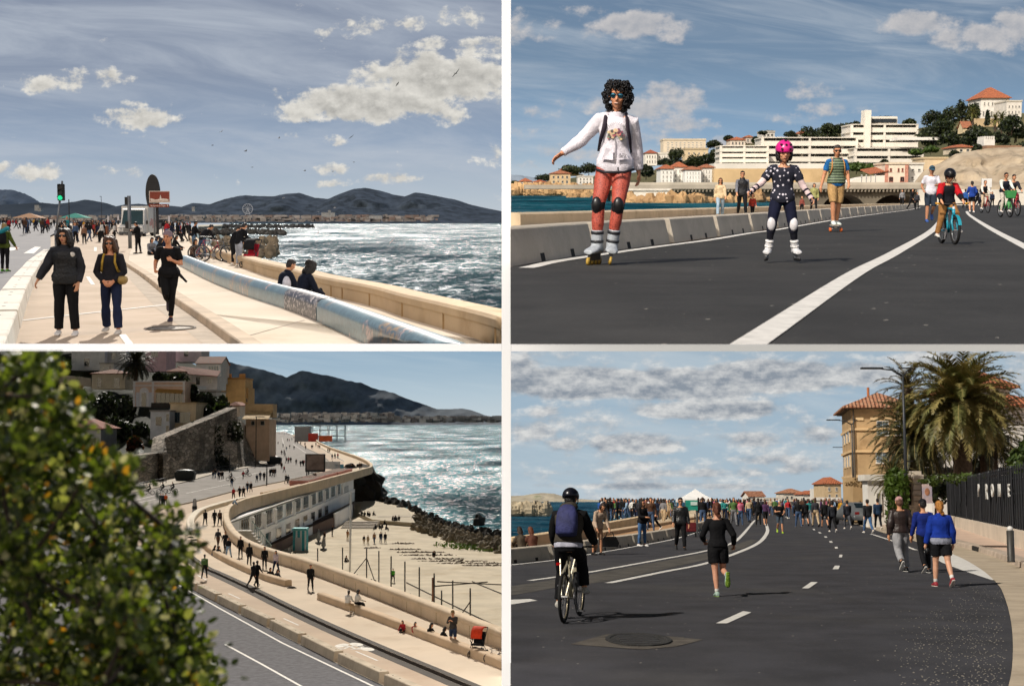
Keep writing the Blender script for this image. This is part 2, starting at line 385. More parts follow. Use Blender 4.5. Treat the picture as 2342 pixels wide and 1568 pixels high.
def hand(mb,J,n,curl=30,fine=True,s=1.0):
 w_,d,pn=J['wri'+n],J['hd'+n],J['pn'+n];sd=d.cross(pn).normalized()
 if n=='R':sd=-sd
 if not fine:mb.cap([w_,w_+d*.06*s,w_+d*.13*s+pn*.03],[.026,.034,.02],8);return
 mb.rings([[w_+d*(y*s)+sd*(wx*s*math.cos(a))+pn*(wy*s*math.sin(a))for a in[2*math.pi*i/10 for i in range(10)]]for y,wx,wy in((-.01,.026,.02),(.03,.036,.017),(.07,.041,.015),(.095,.038,.013))])
 for k,(o,L)in enumerate(((-.030,.070),(-.010,.080),(.010,.074),(.029,.058))):
  p=w_+d*(.088*s)+sd*(o*s);pts=[p-d*.02];dd=d.copy();an=curl*(.7+.12*k)
  for j,fr in enumerate((.45,.32,.23)):
   dd=(Matrix.Rotation(R(an),3,sd)@dd)if(Matrix.Rotation(R(5),3,sd)@d).dot(pn)>0 else(Matrix.Rotation(R(-an),3,sd)@dd)
   p=p+dd*(L*fr*s);pts.append(p)
  mb.cap(pts,[.0095*s,.009*s,.0085*s,.007*s],7)
 p0=w_+d*(.025*s)-sd*(.025*s);p1=p0+(d*.6-sd*.7+pn*.3).normalized()*(.045*s);p2=p1+(d*.9-sd*.2+pn*.4).normalized()*(.032*s)
 mb.cap([p0,p1,p2],[.013*s,.011*s,.008*s],7)
def hl(J,v):return J['head']+J['Rh']@Vector(v)
def head(mb,J,hs=1.0,fine=True):
 Rh=J['Rh'];o=lambda*v:J['head']+Rh@(Vector(v)*hs)
 mb.ell(o(0,-.012,.02),tuple(hs*x for x in(.076,.092,.098)),14,10,Rh);mb.ell(o(0,.022,-.04),tuple(hs*x for x in(.056,.066,.075)),12,8,Rh)
 mb.ell(o(0,.052,-.088),tuple(hs*x for x in(.026,.026,.022)),8,6,Rh)
 mb.tube([J['neck']-J['Rt']@Vector((0,0,.04)),J['neck']+J['Rt']@Vector((0,.005,.02)),o(0,-.02,-.05)],[.06,.052,.052],10)
 if fine:
  mb.cap([o(0,.078,.012),o(0,.097,-.022)],[.010*hs,.0155*hs],7);mb.ell(o(0,.07,.04),tuple(hs*x for x in(.055,.022,.016)),8,6,Rh)
  mb.ell(o(0,.079,-.058),tuple(hs*x for x in(.024,.012,.011)),8,6,Rh)
  for s in(-1,1):mb.ell(o(s*.078,-.005,-.01),tuple(hs*x for x in(.012,.02,.032)),8,6,Rh);mb.ell(o(s*.04,.058,-.025),tuple(hs*x for x in(.024,.02,.02)),8,6,Rh)
SKIN='#c08a68'
def skinmat(c=SKIN):return mat(c,.55,.08,9,name="skin",spec=.35)
def cloth(c,var=.22):return mat(c,.85,var,7,bump=.25,bscale=60,name="cloth",spec=.2)
def hairmat(c):return mat(c,.5,.5,30,bump=.5,bscale=60,name="hair",spec=.4)
def hair_mesh(J,style,hs,voxel):
 mb=MB();Rh=J['Rh'];o=lambda*v:J['head']+Rh@(Vector(v)*hs);E=lambda c,r:mb.ell(o(*c),tuple(hs*x for x in r),14,10,Rh)
 rng=random.Random(5)
 E((0,-.028,.036),(.085,.090,.094));E((0,-.05,-.01),(.082,.062,.09))
 if style=='short':E((0,.03,.085),(.062,.05,.03))
 if style=='bob':
  for s in(-1,1):E((s*.075,-.01,-.03),(.032,.055,.085))
  E((0,-.06,-.05),(.09,.05,.09));E((0,.02,.095),(.07,.06,.03))
 if style=='long':
  for s in(-1,1):E((s*.075,.0,-.06),(.028,.05,.13))
  E((0,-.065,-.11),(.085,.045,.16));E((0,.02,.092),(.07,.06,.03))
 if style in('tail','braid'):
  E((0,-.11,.02),(.04,.035,.04));mb.cap([o(0,-.12,.0),o(0,-.125,-.07),o(.01,-.10,-.15)],[.036*hs,.036*hs,.018*hs],9)
  if style=='braid':E((.035,-.10,-.14),(.045,.03,.05));E((0,-.1,-.09),(.05,.04,.05))
 if style=='bun':E((0,-.10,.03),(.042,.04,.042))
 if style=='volume':
  for k in range(46):
   a=rng.uniform(0,6.28);z=rng.uniform(-.17,.10);rr_=.095*math.sqrt(max(.6,1-(z/.15)**2));y=rr_*math.sin(a)
   if y>.03 and z<.085:continue
   E((rr_*math.cos(a),y-.03,z),(.036,.036,.042))
  for s in(-1,1):
   for k,(y,L_)in enumerate(((.045,-.13),(.01,-.19),(-.04,-.2))):mb.cap([o(s*.055,y,.085),o(s*.090,y+.01,.0),o(s*(.094+.012*k),y,-.08),o(s*(.080+.015*k),y-.01,L_)],[.03*hs,.034*hs,.034*hs,.022*hs],8)
 me=remesh(mb,"hair",hairmat('#120d0a'),voxel,1)
 wrinkle(me,3,55,.004 if style!='volume' else.008);return me
_PC={}
def person(pos,face,H,pose,look,label,detail=2,group=None,cat='person',voxel=None,seat=None,name='person'):
 """a person standing at pos, turned so that it faces the compass angle face (0 = away from the viewer, 180 = towards)"""
 p=POSES[pose]if isinstance(pose,str)else pose;L=look;fem=L.get('fem',0);hs=L.get('hs',1.0);g=L.get('g',1.0)
 top,bot,hair,shoe=L.get('top','#15151a'),L.get('bot','#16161b'),L.get('hair','#1a120d'),L.get('shoe','#d8d4cc')
 sleeve,pants,style=L.get('sleeve','long'),L.get('pants','long'),L.get('style','short');skin=L.get('skin',SKIN)
 up={'long':1.0,'short':.36,'none':.1}[sleeve];lp={'long':.97,'shorts':.36,'knee':.5,'mini':.24}[pants]
 S=H/1.75
 if detail<2:
  key=(str(pose),sleeve,pants,style,fem,hs,round(g,2),L.get('hat')is not None)
  if key not in _PC:
   J=skel(p,.165 if fem else.18,.088,hs);mb=MB();torso(mb,J,g,.016,fem=fem)
   for n in 'LR':arm(mb,J,n,g,.010 if sleeve=='long' else 0.0);leg(mb,J,n,g,.010 if pants=='long' else 0.0);foot(mb,J,n,1,.004);hand(mb,J,n,25,False)
   head(mb,J,hs,False);Rh=J['Rh'];o=lambda*v:J['head']+Rh@(Vector(v)*hs)
   mb.ell(o(0,-.03,.036),tuple(hs*x for x in(.086,.088,.094)),10,8,Rh)
   if style in('long','bob','volume'):mb.ell(o(0,-.05,-.06),tuple(hs*x for x in(.095,.065,.12)),10,8,Rh)
   if style in('tail','braid'):mb.cap([o(0,-.1,.03),o(0,-.13,-.10)],[.04,.03],8)
   me=remesh(mb,"person",[],voxel or.021,2);nf=len(me.polygons)
   c=np.empty(nf*3,np.float32);me.polygons.foreach_get("center",c);c=c.reshape(-1,3)
   segs=[]
   def sg(a,b,r,k):segs.append((np.array(a),np.array(b),r,k))
   sg(J['pel']+J['Rp']@Vector((0,0,.02)),J['chest'],.13,1);sg(J['chest'],J['neck']-J['Rt']@Vector((0,0,.03)),.12,1)
   sg(J['neck'],J['neck']+(J['head']-J['neck'])*.5,.05,0);sg(J['pel'],J['pel']-J['Rp']@Vector((0,0,.1)),.14,2)
   for n in 'LR':
    s_,e_,w_,h_,k_,a_=[J[q+n]for q in('sho','elb','wri','hip','knee','ank')]
    sg(s_,s_.lerp(e_,.7 if sleeve!='none' else.2),.055,1);sg(s_.lerp(e_,.75),e_,.045,1 if sleeve=='long' else 0);sg(e_,w_,.04,1 if sleeve=='long' else 0)
    sg(w_+J['hd'+n]*.03,w_+J['hd'+n]*.15,.03,0);sg(h_,h_.lerp(k_,.5),.085,2)
    sg(h_.lerp(k_,.55),k_.lerp(h_,.1),.065,2 if pants in('long','knee','shorts')else 0);sg(k_,a_,.05,2 if pants=='long' else 0)
    b=a_-J['fu'+n]*.05;sg(b-J['fd'+n]*.05,b+J['fd'+n]*.15,.05,3)
   best=np.full(nf,1e9);cl=np.zeros(nf,int)
   for a,b,r_,k in segs:
    d=b-a;t=np.clip(((c-a)@d)/max(1e-9,d@d),0,1);q=np.linalg.norm(c-(a+t[:,None]*d),axis=1)-r_
    m_=q<best;best[m_]=q[m_];cl[m_]=k
   hloc=(c-np.array(J['head']))@np.array(Rh)/hs;hd_=np.linalg.norm(hloc/[.09,.1,.13],axis=1)<1.25
   facey=(hloc[:,1]>.028 if style!='short' else hloc[:,1]>.0)&(hloc[:,2]<.065)
   cl[hd_&facey]=0;cl[hd_&~facey]=4;longm=(hloc[:,1]<.0)&(hloc[:,1]>-.14)&(np.abs(hloc[:,0])<.1)&(hloc[:,2]<-.08)&(hloc[:,2]>-.17)
   if style in('long','bob','volume','braid','tail'):cl[longm]=4
   for _ in range(5):me.materials.append(None)
   me.polygons.foreach_set("material_index",cl.astype(np.int32));wrinkle(me,7,26,.006);_PC[key]=me
  me=_PC[key];o=link(name,me)
  for sl,m_ in zip(o.material_slots,(skinmat(skin),cloth(top),cloth(bot),cloth(shoe),hairmat(L.get('hat')or hair))):sl.link='OBJECT';sl.material=m_
  o.location=pos;o.rotation_euler=(0,0,-R(face));o.scale=(S,)*3
  if seat is not None:o.location.z=seat-.82*S if False else seat
  return tag(o,label,cat,group)
 vx=voxel or.011;J=skel(p,.165 if fem else.18,.088,hs)
 mb=MB();torso(mb,J,g*.97,0,fem=fem)
 for i,n in enumerate('LR'):arm(mb,J,n,g);leg(mb,J,n,g);foot(mb,J,n,.96);hand(mb,J,n,L.get('curl',(28,28))[i],vx<=.011,L.get('hands',1.0))
 head(mb,J,hs);me=remesh(mb,"person",skinmat(skin),min(vx,.009),1);B=link(name,me);tag(B,label,cat,group)
 def part(mb_,nm,m_,wr=.004,fr=24,vs=None):
  r_=remesh(mb_,nm,m_,vs or vx,2);wrinkle(r_,sum(map(ord,nm))%97,fr,wr);return link(nm,r_,B)
 t=MB();zlo=L.get('hem',-.10);torso(t,J,g,L.get('tadd',.016),zlo=zlo,zhi=.47,fem=fem,flare=L.get('flare',.3))
 if L.get('collar'):t.tube([J['neck']-J['Rt']@Vector((0,0,.05)),J['neck']+J['Rt']@Vector((0,.005,.035))],[.09,.068],12)
 for n in 'LR':arm(t,J,n,g,L.get('aadd',.012),up*.97,L.get('abag',.004))
 tm=L.get('topmat')or cloth(top);TO=part(t,L.get('topname','top'),tm,L.get('twr',.006),L.get('tfr',26))
 b=MB();torso(b,J,g,.010,zlo=-.10,zhi=.12,fem=fem)
 for n in 'LR':leg(b,J,n,g,L.get('ladd',.008),lp,L.get('lbag',.002),L.get('lwide',0))
 BO=part(b,L.get('botname','trousers'),L.get('botmat')or cloth(bot),L.get('bwr',.005),22)
 if shoe!='none':
  for n in 'LR':f_=MB();foot(f_,J,n,1.03,.005,.02);r_=remesh(f_,"shoe",mat(shoe,.6,.15,9,name='shoe'),.009,1);link('shoe',r_,B)
 if style=='curly':
  mb=MB();rng=random.Random(11)
  for k in range(620):
   th=rng.uniform(0,6.28);z=rng.uniform(-.15,.135);y0=math.sin(th);rad=(.126+.02*rng.random())*math.sqrt(max(.06,1-((z-.0)/.165)**2))*rng.uniform(.72,1.04)
   x,y=rad*math.cos(th)*1.02,rad*y0-.02
   if y>.03 and abs(x)<.068 and z<.062:continue
   c_=hl(J,(x*hs,y*hs,z*hs));mb.torus(c_,rng.uniform(.010,.019),rng.uniform(.0045,.007),(rng.uniform(-1,1),rng.uniform(-1,1),rng.uniform(-1,1)),9,5)
  mb.ell(hl(J,(0,-.035,.03)),(.088,.085,.095),12,8,J['Rh']);mb.build("hair",hairmat(hair),B,True)
 elif style!='none':hm=hair_mesh(J,style,hs,.012);hm.materials.clear();hm.materials.append(hairmat(hair));link("hair",hm,B)
 if L.get('glasses'):
  q=MB();Rh=J['Rh']
  for s in(-1,1):
   q.ell(hl(J,(s*.033*hs,.079*hs,.012*hs)),tuple(hs*x for x in(.031,.012,.024)),10,6,Rh);q.tube([hl(J,(s*.062*hs,.066*hs,.018*hs)),hl(J,(s*.083*hs,-.01*hs,.014*hs))],.004,6)
  q.tube([hl(J,(-.01*hs,.091*hs,.018*hs)),hl(J,(.01*hs,.091*hs,.018*hs))],.004,6)
  q.build('sunglasses',L['glasses']if not isinstance(L['glasses'],str)else mat(L['glasses'],.12,.1,9,spec=.8),B,True)
 elif L.get('eyes',1):
  for s in(-1,1):MB().ell(hl(J,(s*.032*hs,.078*hs,.012*hs)),tuple(hs*x for x in(.013,.008,.007)),8,6,J['Rh']).build('eye',mat('#17100d',.2,.1,9),B,True)
 if L.get('mouth',1):MB().ell(hl(J,(0,.087*hs,-.058*hs)),tuple(hs*x for x in(.021,.006,L.get('mouthh',.006))),8,6,J['Rh']).build('mouth',mat(L.get('mouthc','#8e4a42'),.4,.1,9),B,True)
 if L.get('hat'):
  q=MB();q.ell(hl(J,(0,-.015*hs,.05*hs)),tuple(hs*x for x in(.089,.10,.085)),14,10,J['Rh'])
  if L.get('brim'):
   yb=.11*L['brim'];q.ell(hl(J,(0,yb*hs,.052*hs)),tuple(hs*x for x in(.07,.075,.010)),12,6,J['Rh'])
  q.build('hat',cloth(L['hat']),B,True)
 for ex in L.get('extra',[]):ex(B,J,part)
 B.location=pos;B.rotation_euler=(0,0,-R(face));B.scale=(S,)*3
 if seat is not None:B.location.z=seat
 B['_S']=S;del B['_S'];B_J[B.name]=(J,S)
 return B
B_J={}
def body_point(B,v):
 return Matrix.LocRotScale(B.location,B.rotation_euler,B.scale)@Vector(v)
def held(B,name,mb,m,label,cat,smooth=True):
 """a thing worn or carried by a person but lying on its own at top level; mb is in the person's own space"""
 o=mb.build(name,m,None,smooth);o.location=B.location;o.rotation_euler=B.rotation_euler;o.scale=B.scale
 return tag(o,label,cat)
def pack_mesh(J,w_=.15,h=.40,d=.12,zoff=-.02):
 q=MB();Rt=J['Rt'];c=J['chest']+Rt@Vector((0,-.12-d*.5,zoff))
 q.rings([[c+Rt@Vector((w_*k*math.copysign(abs(math.cos(a))**.6,math.cos(a)),d*k*(.9 if z<.1 else.7)*math.copysign(abs(math.sin(a))**.6,math.sin(a)),z))for a in[2*math.pi*i/16 for i in range(16)]]for z,k in((-h*.5,.75),(-h*.44,.97),(-h*.1,1.0),(h*.2,.95),(h*.4,.75),(h*.5,.4))])
 return q
def straps(J,q,r_=.016,front=.125):
 Rt=J['Rt']
 for s in(-1,1):
  q.tube([J['neck']+Rt@Vector((s*.085,-.12,-.05)),J['neck']+Rt@Vector((s*.095,-.03,.012)),J['neck']+Rt@Vector((s*.10,.07,-.04)),J['chest']+Rt@Vector((s*.11,front,.02)),J['chest']+Rt@Vector((s*.145,.06,-.14)),J['chest']+Rt@Vector((s*.13,-.10,-.17))],[r_]*6,6)
 return q
def sky(P,stops,clouds,k=1.5,nscale=1.6,cloud_lo='#8f949c',cloud_hi='#f4f2ee',cirrus=(.5,'#b9c3d2',.18,.9,0.25),soft=.4,emin=-.9,emb=2.6,light=(-.06,.12),stretch=1.35,extra=900,seed=0.0,kamp=1.0):
 x0,x1,y0,y1=P.bounds
 x0-=extra if x0<10 else 0;x1+=extra if x1>2300 else 0;y0-=extra if y0<10 else 0;yb=min(y1,P.hor+14)
 nx,ny=40,30;vs,fs,uv=[],[],[]
 for j in range(ny+1):
  for i in range(nx+1):
   px,py=x0+(x1-x0)*i/nx,y0+(yb-y0)*j/ny
   d=P.ray(px,py);d=d/np.linalg.norm(d)*9000+np.array([0,0,P.h]);vs.append(d);uv.append(((px-P.bounds[0])/100,(P.hor-py)/100))
 for j in range(ny):
  for i in range(nx):a=j*(nx+1)+i;fs.append((a,a+nx+1,a+nx+2,a+1))
 me=bpy.data.meshes.new("sky");me.from_pydata([tuple(v)for v in vs],[],fs);u=me.uv_layers.new(name="UVMap")
 u.data.foreach_set("uv",[c for l in me.loops for c in uv[l.vertex_index]])
 m,t=new_mat("sky");co=t.n("TexCoord").outputs['UV']
 co=t.v('ADD',co,(0,0,seed));v=t.n("SeparateXYZ",{0:co}).outputs[1]
 rp=t.n("ValToRGB",{0:t.m('DIVIDE',v,5.2)});cr=rp.color_ramp
 while len(cr.elements)<len(stops):cr.elements.new(.5)
 for e,(p,c)in zip(cr.elements,stops):e.position=p;e.color=lin(c)
 col=rp.outputs[0]
 ca,cc,sx,sy,thr=cirrus
 rot=t.n("VectorRotate",{'Vector':co,'Angle':.12},rotation_type='Z_AXIS').outputs[0]
 cn=t.noise(t.v('MULTIPLY',rot,(sx,sy,1)),1.0,7,.62,dist=.6)
 col=t.mix(t.m('MULTIPLY',t.step(cn,.42+thr-.25,.80),ca),col,lin(cc))
 e=None
 for c in clouds:
  cx,cy,rx,ry=c[:4];amp=(c[4]if len(c)>4 else 1.0)*max(.32,min(1.25,(rx*ry)**.5/75))
  q=t.v('MULTIPLY',t.v('SUBTRACT',co,((cx-P.bounds[0])/100,(P.hor-cy)/100,seed)),(100/rx,100/ry,0))
  d=t.m('MULTIPLY_ADD',t.v('DOT_PRODUCT',q,q),-amp,amp);e=d if e is None else t.m('MAXIMUM',e,d)
 e=t.m('MAXIMUM',e,emin)
 def nz(off):
  qv=t.v('MULTIPLY',t.v('ADD',co,off+(0,))if off!=(0,0)else co,(1,stretch,1));return t.m('MULTIPLY_ADD',t.noise(t.v('ADD',qv,(7.3,2.1,0)),nscale*.33,3,.5),.55,t.m('MULTIPLY',t.noise(qv,nscale,9,.62),.8))
 n0,n1=nz((0,0)),nz(light)
 dens=t.m('MULTIPLY_ADD',t.m('SUBTRACT',n0,.675),k*2,e);mask=t.step(dens,0.0,soft)
 sh=t.m('MULTIPLY_ADD',t.m('SUBTRACT',n0,n1),emb,.52,True)
 core=t.step(dens,.3,1.5)
 sh=t.m('SUBTRACT',sh,t.m('MULTIPLY',core,.22),clamp=True)
 cc=t.mix(sh,lin(cloud_lo),lin(cloud_hi));col=t.mix(t.m('MULTIPLY',mask,kamp),col,cc)
 t.out(t.n("Emission",{0:col,1:1.0}).outputs[0]);me.materials.append(m)
 me.polygons.foreach_set("use_smooth",[True]*len(me.polygons))
 return struct(link("sky",me))
def seamat(deep,shallow,rough=.2,wave=.5,foam_glint=.35,foam_glint_col='#dfe6e6',sc=1.0,spec=.5,big=.05):
 m,t=new_mat("sea_water");co=t.n("TexCoord").outputs['Object']
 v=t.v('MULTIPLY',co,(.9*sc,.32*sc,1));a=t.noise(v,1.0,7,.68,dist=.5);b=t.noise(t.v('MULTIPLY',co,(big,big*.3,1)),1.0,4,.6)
 h=t.m('MULTIPLY_ADD',b,1.2,a)
 bp=t.n("Bump",{'Height':h,'Strength':1.0,'Distance':wave}).outputs[0]
 base=t.mix(t.step(b,.35,.7),lin(deep),lin(shallow))
 base=t.mix(t.m('MULTIPLY',t.step(a,.60,.72),foam_glint),base,lin(foam_glint_col))  # pale foam flecks also paint the sea's sun sparkle into the base colour
 base=t.mix(t.step(a,.52,.30),base,t.mix(.55,base,(0,0,0,1)))  # wave troughs darkened in the colour to paint their shade
 c2=t.noise(t.v('MULTIPLY',co,(.26*sc,.075*sc,1)),1.0,6,.72,dist=.8);gust=t.step(t.m('MULTIPLY_ADD',t.m('SUBTRACT',b,.5),.6,c2),.42,.66)
 spec_=t.m('MULTIPLY_ADD',gust,spec*2.6,spec*.25);rough=t.m('MULTIPLY_ADD',gust,rough*.6,rough*.8)
 df=t.n("BsdfDiffuse",{0:base,'Normal':bp}).outputs[0];gl=t.n("BsdfGlossy",{0:(.95,.97,1,1),'Roughness':rough,'Normal':bp}).outputs[0]
 t.out(t.n("MixShader",{0:spec_,1:df,2:gl}).outputs[0]);return m
def sheet(name,pts,m,z=None,sub=0,kind='structure',th=0):
 pts=[np.array(p,float)for p in pts];b=MB()
 if z is not None:
  for p in pts:p[2]=z
 if th:b.prism([p-np.array([0,0,th])for p in pts],(0,0,th))
 else:b.poly(pts)
 o=b.build(name,m)
 bm=bmesh.new();bm.from_mesh(o.data);bmesh.ops.triangulate(bm,faces=[f for f in bm.faces if len(f.verts)>4],ngon_method='EAR_CLIP')
 if not th:
  for f in bm.faces:
   if f.normal.z<0:f.normal_flip()
 bm.to_mesh(o.data);bm.free()
 return struct(o,kind)if kind else o
def ribbon(pts,w,off=0.0,n=1):
 pts=[np.array(p,float)for p in pts];Lf,Rt=[],[]
 for i,p in enumerate(pts):
  d=pts[min(i+1,len(pts)-1)]-pts[max(i-1,0)];d=d[:2]/np.linalg.norm(d[:2]);nn=np.array([d[1],-d[0],0])
  Lf.append(p+nn*(off-w/2));Rt.append(p+nn*(off+w/2))
 return Lf,Rt
def strip(mb,pts,w,off=0.0,z=None):
 L,Rr=ribbon(pts,w,off)
 for i in range(len(pts)-1):
  q=[L[i],Rr[i],Rr[i+1],L[i+1]]
  if z is not None:q=[np.array([a[0],a[1],z])for a in q]
  mb.poly(q)
 return mb
def curve_pts(pts,n=8):
 P=[np.array(p,float)for p in pts];P=[2*P[0]-P[1]]+P+[2*P[-1]-P[-2]];o=[]
 for i in range(1,len(P)-2):
  for k in range(n):
   t=k/n;o.append(.5*(2*P[i]+(P[i+1]-P[i-1])*t+(2*P[i-1]-5*P[i]+4*P[i+1]-P[i+2])*t*t+(3*P[i]-P[i-1]-3*P[i+1]+P[i+2])*t**3))
 o.append(P[-2]);return o
def resample(pts,step):
 P=[np.array(p,float)for p in pts];L=[0]
 for a,b in zip(P,P[1:]):L.append(L[-1]+np.linalg.norm(b-a))
 n=max(1,int(round(L[-1]/step)));o=[]
 for k in range(n+1):
  s=L[-1]*k/n;i=max(0,min(len(P)-2,int(np.searchsorted(L,s)-1)));t=(s-L[i])/max(1e-9,L[i+1]-L[i]);o.append(P[i]*(1-t)+P[i+1]*t)
 return o
def extrude_profile(mb,pts,prof):
 """profile (offset to the right, height) swept along a ground polyline"""
 pts=[np.array(p,float)for p in pts];rr=[]
 for i,p in enumerate(pts):
  d=pts[min(i+1,len(pts)-1)]-pts[max(i-1,0)];d=d[:2]/np.linalg.norm(d[:2]);nn=np.array([d[1],-d[0],0])
  rr.append([p+nn*o+np.array([0,0,z])for o,z in prof])
 return mb.rings(rr)
def hill(name,prof,m,Y,base_z,thick=600,rough=.06,kind='structure',nz=18,seed=1,rel=.5,label=None,cat=None):
 """ridge whose skyline passes through picture points prof at distance Y, sloping down towards the viewer"""
 pts=[CUR.at(px,py,Y)for px,py in prof];xs=[p[0]for p in pts];zs=[p[2]for p in pts]
 nx=160;X=np.linspace(xs[0],xs[-1],nx);T=np.interp(X,xs,zs);b=MB();rows=[]
 for k in range(nz+1):
  f=k/nz;row=[]
  for i in range(nx):
   yy=Y-thick*(1-f)*(.6+.4*rel);z=base_z+(T[i]-base_z)*(f**1.15)
   row.append((X[i]*yy/Y if False else X[i],yy,z))
  rows.append(row)
 V=np.array([p for r_ in rows for p in r_]);f=np.repeat(np.linspace(0,1,nz+1),nx);hgt=np.tile(T-base_z,nz+1)
 L=(xs[-1]-xs[0]);n1=smooth_noise(V*[1,.6,1.5],seed,30/L,5);mid=np.sin(f*math.pi)**.7
 V[:,1]-=n1*hgt*rough*6*mid;V[:,2]+=n1*hgt*rough*.5*mid+smooth_noise(V,seed+1,220/L,2)*hgt*.012*(f>.95)
 rows=V.reshape(nz+1,nx,3);b.rings([list(r_)for r_ in rows],cap=False,closed=False)
 o=b.build(name,m,None,True);return struct(o,kind)if kind else o
def leaf_quads(clumps,n,size,seed=0,shell=.55,flat=.0,asp=.55):
 rng=np.random.RandomState(seed);wts=np.array([c[1][0]*c[1][1]*c[1][2]for c in clumps])**.7;wts/=wts.sum();out=[]
 for(c,r_),w_ in zip(clumps,wts):
  k=max(3,int(n*w_));d=rng.normal(size=(k,3));d/=np.linalg.norm(d,axis=1)[:,None]
  q=np.array(c)+d*np.array(r_)*(shell+(1-shell)*rng.rand(k)[:,None]**.6)
  nrm=d+rng.normal(size=(k,3))*.8;nrm[:,2]+=flat;nrm/=np.linalg.norm(nrm,axis=1)[:,None]
  u=np.cross(nrm,rng.normal(size=(k,3)));u/=np.linalg.norm(u,axis=1)[:,None];v=np.cross(nrm,u)
  s=size*(.6+.8*rng.rand(k))[:,None]
  out.append(np.stack([q-u*s,q-v*s*asp,q+u*s,q+v*s*asp],1))
 return np.concatenate(out)
def clumpy(c,r_,n,seed,f=.5):
 rng=np.random.RandomState(seed);o=[]
 for _ in range(n):
  d=rng.normal(size=3);d/=np.linalg.norm(d);d[2]=abs(d[2])*.9-.25
  k=f*(.7+.6*rng.rand());o.append((np.array(c)+d*np.array(r_)*(1-k*.75),np.array(r_)*k))
 return o
def tree(loc,h,r_,label,col='#2c3a22',col2='#4a5630',trunk='#4a3b2d',n=900,leaf=.35,name='tree',group=None,crown_z=.62,flat=.8,seed=0,nc=9,cat='tree'):
 T=thing(name,label,cat,loc,0,group);cz=h*crown_z;rz=h*(1-crown_z)*1.05
 cl=clumpy((0,0,cz),(r_,r_,rz*flat),nc,seed);Qd=leaf_quads(cl,n,leaf,seed);b=MB();k=len(Qd)//3
 for i in range(3):b.mi=i;b.np_quads(Qd[i::3])
 b.build('crown',[leafmat(col),leafmat(col2),leafmat(col,.2,.7)],T)
 b=MB();b.tube([(0,0,-.3),(r_*.04,0,h*.3),(-r_*.03,r_*.04,cz)],[h*.035,h*.027,h*.014],7)
 for c,_ in cl[:5]:b.tube([(0,0,h*.38),(c[0]*.5,c[1]*.5,(h*.38+c[2])/2),tuple(c)],[h*.015,h*.011,h*.005],5)
 b.build('trunk',mat(trunk,.9,.4,5,.4),T,True);return T
def bush(loc,r_,h,label,col='#33421f',col2='#55602f',n=350,leaf=.22,seed=0,group=None,name='bush'):
 T=thing(name,label,'bush',loc,0,group);b=MB();Qd=leaf_quads(clumpy((0,0,h*.5),(r_,r_,h*.55),7,seed,.55),n,leaf,seed)
 for i in range(2):b.mi=i;b.np_quads(Qd[i::2])
 b.build('foliage',[leafmat(col),leafmat(col2)],T)
 b=MB()
 for k in range(4):a=k*1.57+seed;b.tube([(0,0,-.1),(math.cos(a)*r_*.4,math.sin(a)*r_*.4,h*.6)],[.05,.02],5)
 b.build('stem',mat('#45382a',.9,.3,5),T);return T
def frond(b,base,az,el,L,droop,seed,w_=.5,n=26):
 rng=random.Random(seed);p=Vector(base);pts=[];a=el
 hd_=Vector((math.cos(az),math.sin(az),0))
 for k in range(n+1):
  pts.append(p.copy());p=p+(hd_*math.cos(a)+Vector((0,0,1))*math.sin(a))*(L/n);a-=droop/n*(0.5+1.0*k/n)
 b.mi=0;b.tube(pts,[.045*(1-.8*k/n)for k in range(n+1)],4);qs=[]
 for k in range(2,n+1):
  d=(pts[k]-pts[k-1]).normalized();sd=d.cross(Vector((0,0,1)));sd=sd.normalized()if sd.length>.05 else Vector((math.sin(az),-math.cos(az),0));up=sd.cross(d)
  ll=w_*(math.sin(math.pi*(.12+.86*k/n))**.6)
  for s in(-1,1):
   for _ in range(3):
    f=rng.uniform(0,1);q=pts[k-1].lerp(pts[k],f);tip=q+(sd*s*.75+d*.75+up*rng.uniform(-.1,.5)-Vector((0,0,.18))).normalized()*ll*rng.uniform(.8,1.1)
    wv=d*(.03*L/3);qs.append([q-wv,q+wv,q.lerp(tip,.6)+wv*.9,tip]);
 b.mi=1+(seed%2);b.np_quads(np.array([[tuple(v)for v in q]for q in qs]))
def palm(loc,h,L,label,n=70,trunk_r=.35,cols=('#5a5a34','#4b5228','#75693c'),seed=1,skirt=.35,el_hi=85,dead=True,name='palm_tree',droopk=1.0):
 T=thing(name,label,'palm tree',loc);b=MB();rng=random.Random(seed)
 for k in range(n):
  t=k/n;el=R(el_hi-(el_hi+40)*t**.9);az=k*2.39996+rng.uniform(-.2,.2)
  frond(b,(0,0,h-.45*t),az,el,L*rng.uniform(.85,1.08)*(1-.12*t),droopk*(1.15+.5*rng.random())*(1-.25*t),seed+k,L*.15)
 b.build('crown',[mat('#8a7a4a',.8,.3,3),leafmat(cols[0],.2,.4,1.5),leafmat(cols[1],.2,.4,1.5)],T)
 b=MB();pr=[(trunk_r*1.25,-.2),(trunk_r*1.05,h*.15),(trunk_r,h*.5),(trunk_r*1.05,h*.8),(trunk_r*1.5,h*.9),(trunk_r*1.25,h)];zz=np.linspace(-.2,h,40)
 b.lathe((0,0,0),[(float(np.interp(z,[p[1]for p in pr],[p[0]for p in pr]))*(1+.07*(i%2)),float(z))for i,z in enumerate(zz)],12)
 b.build('trunk',mat('#4a3c2e',.9,.45,6,.6,20),T,True);return T
_BK={}
